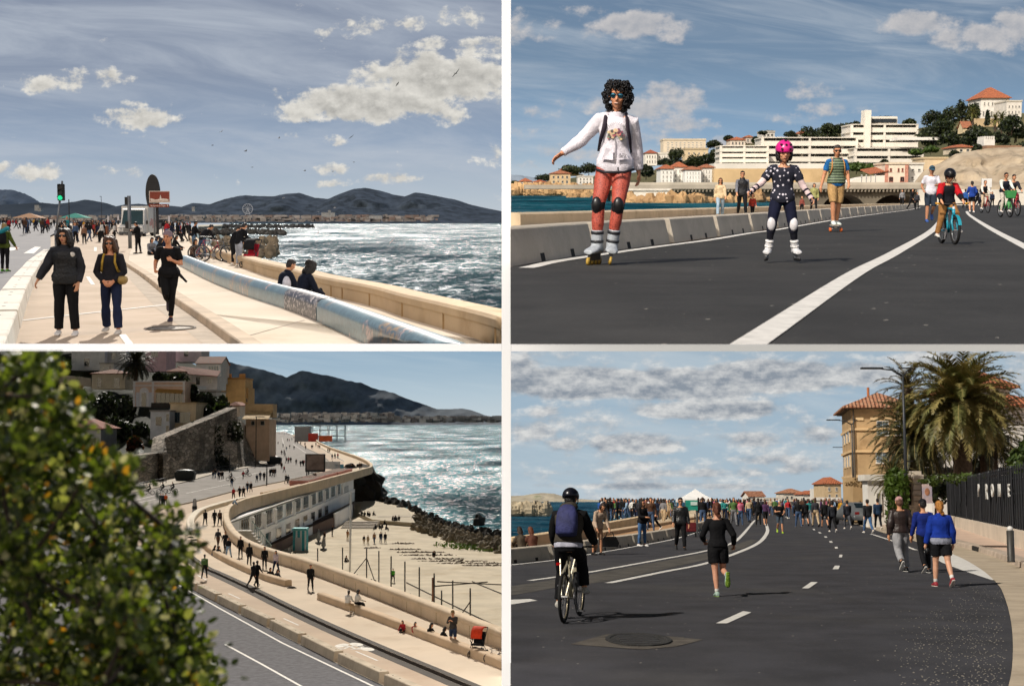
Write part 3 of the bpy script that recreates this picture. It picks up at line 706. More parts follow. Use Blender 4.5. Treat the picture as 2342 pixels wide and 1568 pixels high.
def bicycle(loc,face,label,col='#1c1c1f',sc=1.0,rimcol='#8c8c8c',tyre='#101010',group=None,extra=None,cat='bicycle',fat=1.0,wr=.34,wb=.52,fine=True):
 T=thing('bicycle',label,cat,loc,-R(face),group,sc);fm=mat(col,.35,.15,9,spec=.6,name='paint');dk=mat('#141416',.5,.2,9)
 b=MB();z=wr
 bb=(0,-.05,z-.05);st=(0,-.22,z+.52);hdt=(0,.33,z+.50);hdb=(0,.37,z+.36);ra=(0,-wb,z)
 for a,c,r_ in((bb,st,.018),(bb,hdb,.022),(st,hdt,.018),(hdt,hdb,.024)):b.tube([a,c],r_*fat,8)
 for s in(-1,1):b.tube([(s*.03,bb[1],bb[2]),(s*.06,ra[1],ra[2])],.011*fat,6);b.tube([(s*.02,st[1],st[2]-.06),(s*.06,ra[1],ra[2])],.010*fat,6)
 b.build('frame',fm,T,True)
 b=MB()
 for s in(-1,1):b.tube([(s*.03,hdb[1],hdb[2]),(s*.055,hdb[1]+.03,z+.2),(s*.055,wb,z)],.014*fat,6)
 b.build('fork',fm,T,True)
 for y in(-wb,wb):
  W=link('wheel',None,T);W.location=(0,y,z);W.empty_display_size=.1
  MB().torus((0,0,0),wr-.02*fat,.021*fat,(1,0,0),36,8).build('tyre',mat(tyre,.8,.15,9),W,True)
  MB().torus((0,0,0),wr-.05*fat,.010,(1,0,0),36,6).build('rim',mat(rimcol,.35,.1,9,metal=.7),W,True)
  q=MB()
  for k in range(14 if fine else 6):a=k*math.pi*2/(14 if fine else 6);q.tube([(.02*(-1)**k,0,0),(0,(wr-.05)*math.cos(a),(wr-.05)*math.sin(a))],.0022 if fine else.005,4)
  q.tube([(-.05,0,0),(.05,0,0)],.018,8);q.build('spokes',mat('#a0a0a0',.35,.1,9,metal=.8),W)
 b=MB();b.tube([(0,hdt[1],hdt[2]),(0,hdt[1]-.02,hdt[2]+.12)],.014,6);b.tube([(-.30,.22,z+.63),(-.2,.31,z+.63),(0,.33,z+.62),(.2,.31,z+.63),(.30,.22,z+.63)],.013,8);b.build('handlebar',dk,T,True)
 b=MB();b.tube([st,(0,-.25,z+.64)],.013,6);b.rings([[(hw*math.cos(a),y,z+.66+hh*math.sin(a))for a in[2*math.pi*i/8 for i in range(8)]]for y,hw,hh in((-.38,.05,.02),(-.34,.085,.035),(-.25,.07,.03),(-.12,.025,.022),(-.08,.015,.015))]);b.build('saddle',dk,T,True)
 b=MB();b.disc((.05,bb[1],bb[2]),.09,(1,0,0),.008,20)
 b.tube([(.07,bb[1],bb[2]),(.08,bb[1]+.03,bb[2]-.165)],.012,6);b.tube([(-.07,bb[1],bb[2]),(-.08,bb[1]-.03,bb[2]+.165)],.012,6);b.box((.13,bb[1]+.03,bb[2]-.17),(.10,.08,.02));b.box((-.13,bb[1]-.03,bb[2]+.17),(.10,.08,.02));b.build('crank',mat('#77777a',.4,.2,9,metal=.7),T)
 if extra:extra(T,z,wr,wb)
 return T
def person_on(bike_loc,face,H,sc,pose,look,label,detail=1,wr=.34,**kw):
 d=Vector((math.sin(R(face)),math.cos(R(face)),0));pos=Vector(bike_loc)+d*(-.20*sc);S=H/1.75
 return person(tuple(pos),face,H,dict(pose,seat=1),look,label,detail,seat=bike_loc[2]+(wr+.665)*sc-.0*S,**kw)
def windows(T,rects,y,frame='#d9d6cf',pane='#20272c',fw=.07,sill=True,depth=.06,name='window',shutters=None,bars=1):
 """windows on a wall facing -Y at y; rects (x0, x1, z0, z1)"""
 for x0,x1,z0,z1 in rects:
  b=MB();d=depth
  b.box(((x0+x1)/2,y-d/2,z1-fw/2),(x1-x0,d,fw));b.box(((x0+x1)/2,y-d/2,z0+fw/2),(x1-x0,d,fw))
  for x in(x0+fw/2,x1-fw/2):b.box((x,y-d/2,(z0+z1)/2),(fw,d,z1-z0-2*fw))
  for k in range(bars):x=x0+(x1-x0)*(k+1)/(bars+1);b.box((x,y-d*.4,(z0+z1)/2),(fw*.6,d*.6,z1-z0-2*fw))
  if sill:b.box(((x0+x1)/2,y-d*.9,z0-fw*.5),(x1-x0+fw*2,d*1.8,fw))
  W=b.build(name,mat(frame,.7,.15,3),T)
  MB().box(((x0+x1)/2,y-.012,(z0+z1)/2),(x1-x0-fw,.02,z1-z0-fw)).build('pane',glassmat(pane),W)
  if shutters:
   for s,x in((-1,x0),(1,x1)):MB().box((x+s*(x1-x0)*.25,y-.04,(z0+z1)/2),((x1-x0)*.48,.05,z1-z0)).build('shutter',mat(shutters,.7,.2,5),T)
def hiproof(b,x0,x1,y0,y1,z,h,ov=.4,ridge=.35):
 x0-=ov;x1+=ov;y0-=ov;y1+=ov;w_,d=x1-x0,y1-y0;m=min(w_,d)/2
 if w_>=d:r0,r1=(x0+m,(y0+y1)/2,z+h),(x1-m,(y0+y1)/2,z+h)
 else:r0,r1=((x0+x1)/2,y0+m,z+h),((x0+x1)/2,y1-m,z+h)
 c=[(x0,y0,z),(x1,y0,z),(x1,y1,z),(x0,y1,z)];lo=[(p[0],p[1],z-.18)for p in c]
 vs=c+[r0,r1]+lo
 fs=[(0,1,5,4),(1,2,5),(2,3,4,5),(3,0,4)]if w_>=d else[(0,1,4),(1,2,5,4),(2,3,5),(3,0,4,5)]
 fs+=[(6,7,1,0),(7,8,2,1),(8,9,3,2),(9,6,0,3),(9,8,7,6)];return b._add(vs,fs)
def roofmat(c='#a8623f',c2='#8a5238'):
 key=('roof',c,c2)
 if key in _MC:return _MC[key]
 m,t=new_mat("roof_tiles");co=t.n("TexCoord").outputs['Object'];x=t.n("SeparateXYZ",{0:co})
 s=t.m('SINE',t.m('MULTIPLY',t.m('ADD',x.outputs[0],t.m('MULTIPLY',x.outputs[1],.0)),16.0));nz=t.noise(co,2.5,5)
 col=t.mix(t.step(nz,.3,.7),lin(c),lin(c2));bp=t.n("Bump",{'Height':s,'Strength':.9,'Distance':.08}).outputs[0]
 t.out(t.n("BsdfPrincipled",{'Base Color':col,'Roughness':.85,'Normal':bp}).outputs[0]);_MC[key]=m;return m
def house(name,label,v,x0,x1,ytop,ybot,Y,depth,wall,roof=None,wins=(),rz=0.0,group=None,cat='house',frame='#c9c4ba',pane='#252b2e',bars=1,sill=True,shutters=None,wallvar=.12,extra=None,grime=None,zdown=0.0,fw=None):
 """building whose front spans picture x0..x1, ytop..ybot (view v) at distance Y; wins are (u0,u1,v0,v1) shares of the front"""
 a=A(v,x0,ybot,Y);c=A(v,x1,ytop,Y);W,H=c[0]-a[0],c[2]-a[2]
 T=thing(name,label,cat,((a[0]+c[0])/2,Y,a[2]),rz,group)
 b=MB();b.box((0,depth/2,(H-zdown)/2),(W,depth,H+zdown));b.build('wall',mat(wall,.9,wallvar,.6,.12,6,grime=grime),T)
 if roof:
  kind,rc,rh=roof[:3]
  if kind=='hip':b=MB();hiproof(b,-W/2,W/2,0,depth,H+.18,rh*.5,roof[3]if len(roof)>3 else.4);b.build('roof',roofmat(rc)if isinstance(rc,str)else rc,T)
  elif kind=='flat':MB().box((0,depth/2,H+rh/2),(W+.4,depth+.4,rh)).build('roof',mat(rc,.8,.15,2),T)
  elif kind=='gable':
   b=MB();o=.35;b.prism([(-W/2-o,-o,H),(W/2+o,-o,H),(W/2+o,depth/2,H+rh),(-W/2-o,depth/2,H+rh)],(0,0,.18));b.prism([(-W/2-o,depth/2,H+rh),(W/2+o,depth/2,H+rh),(W/2+o,depth+o,H),(-W/2-o,depth+o,H)],(0,0,.18));b.build('roof',roofmat(rc),T)
   b=MB()
   for s in(-1,1):b.prism([(s*(W/2-.15),0,H),(s*(W/2-.15),depth,H),(s*(W/2-.15),depth/2,H+rh-.02)],(.1*s,0,0))
   b.build('gable',mat(wall,.9,wallvar,.6),T)
 if wins:windows(T,[(-W/2+u0*W,-W/2+u1*W,v0*H,v1*H)for u0,u1,v0,v1 in wins],0,frame,pane,fw or max(.06,W*.008),sill,.08,bars=bars,shutters=shutters)
 if extra:extra(T,W,H,depth)
 return T
def grid_wins(nu,nv,u0=.06,u1=.94,v0=.1,v1=.92,fu=.45,fv=.55):
 o=[]
 for j in range(nv):
  for i in range(nu):
   cu=u0+(u1-u0)*(i+.5)/nu;cv=v0+(v1-v0)*(j+.5)/nv;du=(u1-u0)/nu*fu/2;dv=(v1-v0)/nv*fv/2;o.append((cu-du,cu+du,cv-dv,cv+dv))
 return o
def rocks(name,pts,size,m,label,cat='rocks',seed=0,n=1,kind=None):
 b=MB();rng=np.random.RandomState(seed)
 for p in pts:
  s=size*(.5+rng.rand(3));k=len(b.V);b.ell((p[0],p[1],p[2]+s[2]*.25),s,9,6,Matrix.Rotation(rng.rand()*6,3,'Z'))
  for i in range(k,len(b.V)):
   q=np.array(b.V[i])-p;b.V[i]=tuple(np.array(p)+q*(1+.45*(rng.rand()-.5)))
 o=b.build(name,m);return struct(o,kind)if kind else tag(o,label,cat)
def bollard_pole(name,label,cat,base,h,r_,m,group=None):
 b=MB();b.lathe((0,0,0),[(r_*1.4,0),(r_*1.4,.04),(r_,.05),(r_,h-r_),(r_*.6,h)],12);o=b.build(name,m,None,True);o.location=base;return tag(o,label,cat,group)
def stroller(loc,face,label,hood='#b01820',seat='#15151a',sc=1.0):
 T=thing('stroller',label,'stroller',loc,-R(face),None,sc);dk=mat('#1a1a1c',.5,.2,9)
 for x,y in((-.25,-.3),(.25,-.3),(-.2,.38),(.2,.38)):MB().torus((x,y,.12),.10,.02,(1,0,0),18,6).build('wheel',dk,T,True)
 b=MB()
 for s in(-1,1):b.tube([(s*.24,-.3,.12),(s*.24,.15,.62)],.015,6);b.tube([(s*.2,.38,.12),(s*.24,-.1,.62),(s*.24,-.42,1.02)],.015,6)
 b.tube([(-.24,-.42,1.02),(.24,-.42,1.02)],.018,6);b.build('frame',dk,T,True)
 b=MB();b.prism([(-.2,.2,.42),(-.2,-.15,.36),(-.2,-.32,.85),(-.2,-.24,.88),(-.2,-.1,.46),(-.2,.2,.50)],(.4,0,0));b.box((0,0,.22),(.34,.4,.14));b.build('seat',cloth(seat),T)
 b=MB();rr=[]
 for k in range(7):a=R(-10+22*k);rr.append([(x,-.18+.34*math.cos(a)*1.0,.74+.34*math.sin(a))for x in(-.22,-.12,0,.12,.22)])
 rr2=[[(x,y*.93-.012,z-.02)for x,y,z in reversed(r_)]for r_ in rr];b.rings([a+c for a,c in zip(rr,rr2)]);b.build('hood',cloth(hood),T,True);return T
def gull(loc,face,bank,span,label,group,flap=20,col='#b8b6b0',sc=1.0):
 T=thing('seagull',label,'bird',loc,-R(face),group,sc)
 b=MB();b.tube([(0,-.24,0),(0,-.16,.0),(0,0,0),(0,.15,.01),(0,.21,.02),(0,.27,.01)],[.01,.035,.065,.05,.04,.012],8);b.prism([(-.05,-.2,0),(.05,-.2,0),(.08,-.34,0),(-.08,-.34,0)],(0,0,.012));b.build('body',mat(col,.8,.2,5),T,True)
 for s in(-1,1):
  z1,z2=math.sin(R(flap+bank*s))*.34,math.sin(R(flap+bank*s))*.34+math.sin(R(flap*.2-8+bank*s))*.40
  b=MB();pts=[(s*.03,.10,.02),(s*.34,.14,z1),(s*.70,-.03,z2),(s*.36,-.03,z1),(s*.03,-.09,.02)];b.prism(pts,(0,0,.014));b.build('wing',mat('#77777a',.8,.3,5),T)
 return T
# ================================================================== PLACE 1: wa
CUR=TL
sky(TL,[(0,'#c3cbd0'),(.12,'#b2bfcb'),(.35,'#8fa2ba'),(.65,'#8895aa'),(1,'#8691a5')],[(1110,110,90,26,.8),(990,100,60,16,.6),(900,130,70,20,.7),(830,235,205,50,1.05),(960,178,190,62,1.0),(1070,190,110,55,1.0),(720,245,110,36,.9),(1020,255,60,35),(840,65,65,28,.9),(940,57,50,16,.8),(1060,40,60,30,.9),(735,75,22,12,.6),(110,190,95,26,1.0),(90,142,22,13,.8),(150,165,45,14,.8),(260,182,42,20,.9),(305,270,95,26,1.1),(12,297,30,18,1),(310,240,26,10,.7),(55,390,75,22,.9),(300,395,65,16,.9),(890,410,90,11,.8),(745,388,38,12,.8),(755,422,42,9,.8),(665,312,18,12,.8),(745,318,42,14,.8),(1120,355,40,20,.7),(1140,240,15,20,1),(270,307,22,6,.7),(365,325,14,8,.7),(780,326,24,10,.8)],k=2.0,nscale=2.0,cloud_lo='#9d9c98',cloud_hi='#fdf9f0',cirrus=(.8,'#bac2cd',.18,1.0,.15),soft=.65,emin=-.62,emb=1.6,light=(.05,.12),seed=3.0)
W_=lambda pts:[G('tll',*p)for p in pts]
asph=mat('#57565a',.8,.22,.8,.15,30,grime=('#7b7672',.35,.5),col2='#4c4b50')
sheet("road",[TL.g(-600,800),TL.g(70,800),G('tll',480,430),G('tll',560,215),TL.g(330,511),TL.g(-600,511)],asph,0)
lane=mat('#b8a48e',.9,.12,.5,.12,25,grime=('#9b8468',.8,.5),col2='#a8957f')
sheet("cycle_path",[TL.g(0,800),TL.g(545,800),TL.g(386,683),TL.g(287,607),TL.g(283,590),TL.g(345,530),TL.g(330,511.5),G('tll',560,215),G('tll',470,430)],lane,.004)
ret=[TL.g(475,800),G('tll',1850,1315),G('tll',1430,990),G('tll',1200,745),TL.g(287,622),TL.g(288,607.5),TL.g(386,683.5),TL.g(527,786.6),TL.g(545,800)]
sheet("gutter_strip",ret,mat('#a79885',.9,.2,2,.2,20),.008)
wp=mat('#d8d4cb',.8,.18,6,grime=('#a79a88',4,.6));b=MB()
strip(b,[G('tll',200,1107),G('tll',800,1040),G('tll',1560,957)],.13,z=.012);strip(b,[G('tll',803,705),G('tll',852,778)],.11,z=.012);strip(b,[G('tll',1118,1235),G('tll',1190,1330)],.11,z=.012)
struct(b.build("lane_marking",wp))
b=MB()
for q in([(215,490),(310,492),(375,433),(320,430)],[(0,480),(130,462),(180,440),(90,436)],[(860,470),(885,470),(885,425),(862,425)],[(930,470),(965,470),(955,425),(930,425)]):b.poly([p*[1,1,0]+[0,0,.012]for p in W_(q)])
struct(b.build("crosswalk_marking",wp))
def ramp(name,pxs,m,z1=.6,lift=0):
 b=MB();ds=[96,110,125,140,155,170,190,400,560];rr=[]
 for d in ds:
  t=min(1,max(0,(d-96)/80));z=z1*t*t*(3-2*t)+lift;y=lambda px:np.array([(px-CX)/F_PX*d,d,z]);rr.append([y(px(d))for px in pxs])
 b.rings(rr,False,False);return struct(b.build(name,m,None,True))
ramp("road",[lambda d:-500,lambda d:40,lambda d:118+(d>150)*12],asph,.6,.006);ramp("cycle_path",[lambda d:118+(d>150)*12,lambda d:220,lambda d:330-(d<170)*6],lane,.35,.012)
kerb=[TL.g(560,812),TL.g(527,786),TL.g(456,733),TL.g(386,683),TL.g(330,637),TL.g(287,607),TL.g(282,597),TL.g(296,568),TL.g(320,546),TL.g(345,532),TL.g(400,518)]
kerb=[k*[1,1,0]for k in kerb]
conc=mat('#d6c9b7',.95,.08,.35,.08,18,grime=('#b9a58c',.5,.5),col2='#cabda9',spec=.1)
walltop=.55
wl=[TL.g(px,py,walltop)for px,py in((1240,757),(1138,719.6),(1019,691),(924,670),(849,651),(734,630),(660,611),(604,599),(545,583),(510,574),(470,565))]
wl=[p*[1,1,0]for p in wl];far=[np.array([wl[-1][0]-3.5,wl[-1][1]+14,0]),TL.g(432,545)*[1,1,0],TL.g(438,526)*[1,1,0]]
wl+=far;wl=curve_pts(wl[::-1],5)[::-1]
sheet("promenade",kerb+[wl[-1]+[-1,3,0]]+[p for p in wl[::-1]][1:]+[TL.g(1240,812)*[1,1,0]],conc,.14,th=.28)
b=MB();extrude_profile(b,resample(curve_pts(kerb,4),1.2),[(-.03,-.02),(-.015,.125),(.0,.145),(.24,.146),(.24,-.02)]);struct(b.build("kerb",mat('#b9a68e',.9,.2,1.2,.2,25)))
b=MB()
for a,c in(((1690,880),(2230,812)),((1300,450),(1520,470))):strip(b,[G('tll',*a,.14),G('tll',*c,.14)],.014,z=.145)
for a,c in(((0,1240),(500,1100)),):strip(b,[G('tlr',*a,.14),G('tlr',*c,.14)],.02,z=.145)
struct(b.build("slab_joint",mat('#8a7a68',.9,.2,3)))
c=G('tll',1570,1180);T=thing('manhole_cover','round iron manhole cover in the path under the runner','manhole cover',(c[0],c[1],.008))
b=MB();b.lathe((0,0,0),[(.30,0),(.30,.006),(.25,.008),(.24,.005)],30);b.build('plate',mat('#8c8275',.7,.3,14,.4,60),T)
MB().torus((0,0,.004),.36,.02,(0,0,1),40,6).build('frame',mat('#6d655b',.8,.3,10),T)
T.scale=(1.05,1.25,1)
btop=[TL.g(px,py,.32)for px,py in((3,800),(24,754.6),(51,679.6),(67.5,639.6),(86,611),(97.5,592),(110,582),(122,570))]
path=curve_pts([p*[1,1,0]for p in btop],6);bl=resample(path,7.4);bm_=mat('#cfc8bb',.85,.1,1.5,.15,20,grime=('#a89d8a',1.2,.5))
names=['nearest white concrete barrier block, cut by the bottom corner','white barrier block beside the two strolling women','third white barrier block from the front','white barrier block by the hand of the woman in the puffer vest','white barrier block halfway to the traffic light','white barrier block next before the traffic light','white barrier block at the foot of the traffic light']
for i in range(len(bl)-1):
 a,c=bl[i],bl[i+1];d=(c-a)/np.linalg.norm(c-a);n_=np.array([d[1],-d[0],0]);a2,c2=a+d*.22,c-d*.22
 T=thing('concrete_barrier',names[min(i,6)],'barrier block',tuple(a),0,'white barrier blocks along the road');b=MB()
 prof=[(-.52,0),(-.50,.30),(-.48,.32),(-.02,.32),(0,.30),(.03,0)]
 b.rings([[q-a+n_*o+np.array([0,0,z])for o,z in prof]for q in(a2,c2)]);b.build('block',bm_,T)
 for f in(.14,.30,.7,.86):
  q=a2+(c2-a2)*f-a-n_*.25;MB().disc((q[0],q[1],.3215),.035,(0,0,1),.004,12).build('lifting_hole',mat('#37322c',.9,.1,5),T)
b=MB();hw=walltop-.14
extrude_profile(b,wl,[(-.02,.10),(-.02,.14+hw*.55),(-.05,.14+hw*.62),(-.055,.14+hw*.86),(-.02,.14+hw*.97),(.05,.14+hw),(.36,.14+hw),(.42,.14+hw*.93),(.44,-5),(.2,-5)])
o=b.build("sea_wall",mat('#b9a07f',.85,.12,.7,.12,10,grime=('#94774f',.6,.55)),None,True,autos=40);tag(o,'long beige sea wall with rounded coping above the choppy sea','wall')
b=MB()
for p in((752,1000),(855,1000),(1105,1000),(1405,1000),(1785,1000),(2265,1200)):
 q=A('tlr',p[0],700,1)
 k=min(range(len(wl)),key=lambda i:abs(wl[i][0]/wl[i][1]-q[0]));d=wl[k]-wl[k-1];d=d/np.linalg.norm(d);n_=np.array([-d[1],d[0],0])*-1
 t=(q[0]*wl[k][1]-wl[k][0])/(d[0]-q[0]*d[1]);e=wl[k]+d*t
 b.mi=0;nn=np.array([d[1],-d[0],0]);b.rings([[e+d*s_-nn*.045+[0,0,z]for z in(.14,.14+hw*.60,.14+hw*.9)]+[e+d*s_+nn*.3+[0,0,.14+hw*1.01]]+[e+d*s_+nn*.3+[0,0,.14]]for s_ in(-.012,.012)])
b.build("joint",mat('#9a805c',.9,.2,3),o)
bp=[TL.g(px,py,.14)for px,py in((433,594),(435,607),(500,637),(571.5,664.6),(640,687),(699,704.6),(776,732),(904,786),(1040,843),(1150,893))][1:]
bp=curve_pts(bp,5);m,t=new_mat("tile_mosaic");co=t.n("TexCoord").outputs['Object']
vor=t.n("TexVoronoi",{'Vector':co,'Scale':16.0});nz=t.noise(co,.55,3);base=t.mix(t.step(t.noise(co,3,4),.3,.7),lin('#4f6b75'),lin('#6d8990'))
base=t.mix(t.m('MULTIPLY',t.step(nz,.56,.62),.8),base,t.mix(t.step(vor.outputs['Color'],.3,.7),lin('#b98f55'),lin('#5d6b7c')))
base=t.mix(t.step(t.noise(co,1.3,2),.64,.67),base,lin('#c7a79c'));base=t.mix(t.step(vor.outputs['Distance'],.5,.75),base,lin('#51666c'))
t.out(t.n("BsdfPrincipled",{'Base Color':base,'Roughness':.28,'Specular IOR Level':.6}).outputs[0]);benchm=m
prof=[(0,0),(-.01,.24),(.02,.31),(.09,.36),(.2,.38),(.31,.36),(.38,.31),(.40,.24),(.40,0)]
T=thing('mosaic_bench','long rounded bench covered in blue mosaic tiles along the promenade','bench',tuple(bp[len(bp)//2]));off=bp[len(bp)//2]
pa=resample(bp,.5);b=MB();extrude_profile(b,[p-off for p in pa],prof);b.build('seat',benchm,T,True,autos=50)
m,t=new_mat("dark_tiles");co=t.n("TexCoord").outputs['Object'];v2=t.n("TexVoronoi",{'Vector':co,'Scale':22.0})
t.out(t.n("BsdfPrincipled",{'Base Color':t.mix(t.step(v2.outputs['Color'],.72,.8),lin('#3a3236'),lin('#cfc4bc')),'Roughness':.35}).outputs[0])
i0=min(range(len(pa)),key=lambda i:abs(TL.proj(pa[i])[0]-699));i1=min(range(len(pa)),key=lambda i:abs(TL.proj(pa[i])[0]-776))
b=MB();extrude_profile(b,[p-off for p in pa[min(i0,i1):max(i0,i1)+1]],[(o*1.0+(-.008 if o<.2 else.008),z+.008)for o,z in prof]);b.build('mosaic_panel',m,T,True,autos=50)
mid=(pa[i0]+pa[i1])/2-off;d=pa[i1]-pa[i0];d/=np.linalg.norm(d);d=d if d[0]>0 else-d;nrm=np.array([d[1],-d[0],0]);nrm=nrm if nrm[1]<0 else-nrm
sgn=Matrix((tuple(d),(0,0,1),tuple(nrm))).transposed().to_4x4();L_=np.linalg.norm(pa[i1]-pa[i0])
for body,sz,zz in(('NOUS DE CE COIN',.11,.24),('ALIMENTONS LES CULTURES',.085,.10)):
 pz=mid+nrm*.03+np.array([0,0,zz]);text_mesh('lettering',body,sz,mat('#ded6cc',.5,.1,3),T,.004,Matrix.Translation(pz)@sgn,L_*.8/(len(body)*sz*.62))
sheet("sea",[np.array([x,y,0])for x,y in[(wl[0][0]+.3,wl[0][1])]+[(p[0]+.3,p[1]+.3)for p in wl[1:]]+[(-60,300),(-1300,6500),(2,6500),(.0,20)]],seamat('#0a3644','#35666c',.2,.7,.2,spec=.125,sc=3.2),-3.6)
rk=mat('#8a7a63',.95,.35,.8,.4,6)
rng=random.Random(4)
rocks("rocks",[TL.g(rng.uniform(490,630),rng.uniform(548,588),-3.3)for _ in range(60)],.9,rk,'brown rocks at the water behind the sea wall',seed=2,kind='stuff')
rocks("rock_breakwater",[TL.g(x,534-3*math.sin((x-440)/65)+rng.uniform(-3,4),-3.4)for x in np.linspace(455,648,130)],1.1,mat('#4a4742',.95,.35,.8,.3,6),'dark curved rock breakwater in the bright water','breakwater',3,kind='stuff')
rocks("rock_jetty",[TL.g(x,519+rng.uniform(-1.5,2.0),-3.4)for x in np.linspace(500,717,150)],1.6,mat('#3d3c3a',.95,.35,.8,.3,6),'long dark rock jetty reaching farthest into the sea','jetty',5,kind='stuff')
b=MB();q=[TL.g(*p,-3.0)for p in((453,527),(508,523),(508,518.5),(453,519.5))];b.prism(q,(0,0,1.9));tag(b.build("quay",mat('#8e8774',.9,.2,.5)),'low flat concrete quay beside the rock jetty','quay')
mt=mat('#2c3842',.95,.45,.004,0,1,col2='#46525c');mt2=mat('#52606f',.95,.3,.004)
P_=lambda L_:[(x/1.9598,y/1.9598)for x,y in L_]
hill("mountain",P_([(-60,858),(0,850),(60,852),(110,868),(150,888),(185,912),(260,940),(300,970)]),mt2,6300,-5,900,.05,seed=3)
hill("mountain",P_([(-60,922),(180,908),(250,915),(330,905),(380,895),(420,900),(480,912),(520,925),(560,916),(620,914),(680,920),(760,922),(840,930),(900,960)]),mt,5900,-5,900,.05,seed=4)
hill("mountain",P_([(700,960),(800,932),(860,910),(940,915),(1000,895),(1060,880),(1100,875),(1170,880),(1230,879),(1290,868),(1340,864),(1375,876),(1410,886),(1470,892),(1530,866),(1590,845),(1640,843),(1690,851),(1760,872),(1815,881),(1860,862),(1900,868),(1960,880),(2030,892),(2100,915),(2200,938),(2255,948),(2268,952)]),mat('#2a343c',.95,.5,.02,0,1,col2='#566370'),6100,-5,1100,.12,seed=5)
b=MB();rng=random.Random(8)
for k in range(900):
 px=rng.uniform(-30,1000)if k%3 else rng.uniform(300,900);Y=rng.uniform(4200,4900);yb=505-rng.uniform(0,9)**1.1;p=TL.at(px,yb,Y)
 wv=rng.uniform(6,26);b.mi=rng.randrange(4);b.box((p[0],p[1],p[2]),(wv,wv,rng.uniform(4,10)))
struct(b.build("far_town",[mat('#a09890',.9,.2,.05),mat('#8d857f',.9,.2,.05),mat('#b0a8a0',.9,.2,.05),mat('#937f74',.9,.2,.05)]),'stuff')
for i,(x0,x1,yt,yb,n_)in enumerate(((155,175,922,945,'pale tower block under the left mountain'),(170,183,935,948,'small pale block beside the pale tower'),(860,872,930,948,'grey tower block left of the big wheel'),(1470,1482,945,966,'white tower block on the far shore under the highest peak'),(1440,1500,955,972,'wide white block on the far shore'),(1655,1712,968,980,'long low pale building on the far shore'))):
 house('tower_block',n_,'tl',x0,x1,yt,yb,4100,20,'#a7a7a4',('flat','#8a8a88',2),grid_wins(3,5),cat='building',sill=False)
p=TL.at(1110/1.9598,490,3900);T=thing('ferris_wheel','white ferris wheel on the far shore','ferris wheel',tuple(p));wm=mat('#b9bcc0',.6,.1,.1)
rr=TL.at(0,478,3900)[2]-TL.at(0,490,3900)[2];MB().torus((0,0,rr),rr*.95,1.0,(0,1,0),40,6).build('wheel',wm,T);b=MB()
for k in range(12):a=k*math.pi/6;b.tube([(0,0,rr),(math.cos(a)*rr*.95,0,rr+math.sin(a)*rr*.95)],.5,4)
b.build('spokes',wm,T);b=MB();[b.tube([(s*7,0,-4),(0,0,rr)],.8,5)for s in(-1,1)];b.build('stand',wm,T)
CUR=TL
grey=mat('#6b6f73',.5,.12,4,metal=.4);dark=mat('#17181a',.5,.15,5)
bs=TL.g(130,583);Yt=bs[1];s_=Yt/F_PX
T=thing('traffic_light','traffic light with a lit green lamp on a grey pole','traffic light',tuple(bs));z=lambda py:TL.at(0,py,Yt)[2];xx=lambda px:TL.at(px,500,Yt)[0]-bs[0]
b=MB();b.tube([(0,0,0),(0,0,z(527))],.10,12);b.tube([(0,0,z(527)),(xx(138),0,z(459))],.055,10);b.build('pole',grey,T,True)
b=MB();b.box((xx(142.5),-.08,(z(421)+z(459))/2),(s_*15,.22,z(421)-z(459)));b.build('housing',dark,T,bevel=.02)
b=MB();b.tube([(xx(144),0,z(421)),(xx(144.5),0,z(414))],.05,8);b.build('finial',grey,T)
for py,m_ in((427,mat('#26282a',.4,.1,5)),(440,mat('#26282a',.4,.1,5)),(452.5,emit('#2fe39a',1.1))):
 c_=(xx(142.5-(py-440)*.08),-.20,z(py));MB().disc(c_,s_*5.2,(0,-1,0),.04,24).build('lamp',m_,T)
 b=MB();rr=[[(c_[0]+s_*6*math.cos(a),y,c_[2]+s_*6*math.sin(a))for a in[R(10+16*i)for i in range(11)]]for y in(-.19,-.32)];b.rings(rr,False,False);b.build('visor',dark,T)
def pole(name,label,cat,px,py,ptop,r_,z0=0,m=grey,parts=()):
 bs=TL.g(px,py,z0);Y=bs[1];h=TL.at(0,ptop,Y)[2]-z0;T=thing(name,label,cat,tuple(bs));MB().tube([(0,0,0),(0,0,h)],r_,10).build('pole',m,T,True)
 for nm,fn in parts:fn(T,h,Y/F_PX)
 return T
pole('signal_pole','grey pole with a small black box at its top, beside the man on his phone','pole',297.5,568,448,.11,.14,parts=[('b',lambda T,h,s:MB().box((-.16,0,h-.3),(.16,.2,.45)).build('camera_box',dark,T)),('b',lambda T,h,s:MB().box((-.14,0,h*.45),(.2,.2,.4)).build('control_box',dark,T))])
pole('street_lamp','thin street lamp post left of the white van','street lamp',233,516,449,.10,m=dark,parts=[('l',lambda T,h,s:MB().box((-.25,0,h-.1),(.6,.3,.2)).build('lamp_head',dark,T))])
pole('post','dark metal post behind the traffic light','post',159,522,456,.13,m=dark)
bs=TL.g(354,543,.14);Y=bs[1];s_=Y/F_PX;zz=lambda py:TL.at(0,py,Y)[2]-.14;X=lambda px:TL.at(px,500,Y)[0]-bs[0]
T=thing('tourist_sign','brown tourist sign with a white drawing above a name plate','sign',tuple(bs));MB().tube([(0,0,0),(0,0,zz(440))],.10,10).build('pole',grey,T,True)
brown=mat('#7a3322',.6,.12,3);wht=mat('#cfc3b8',.6,.08,3)
b=MB();b.box(((X(343)+X(390))/2,-.14,(zz(437)+zz(463.5))/2),(X(390)-X(343),.05,zz(437)-zz(463.5)));PN=b.build('panel_border',wht,T)
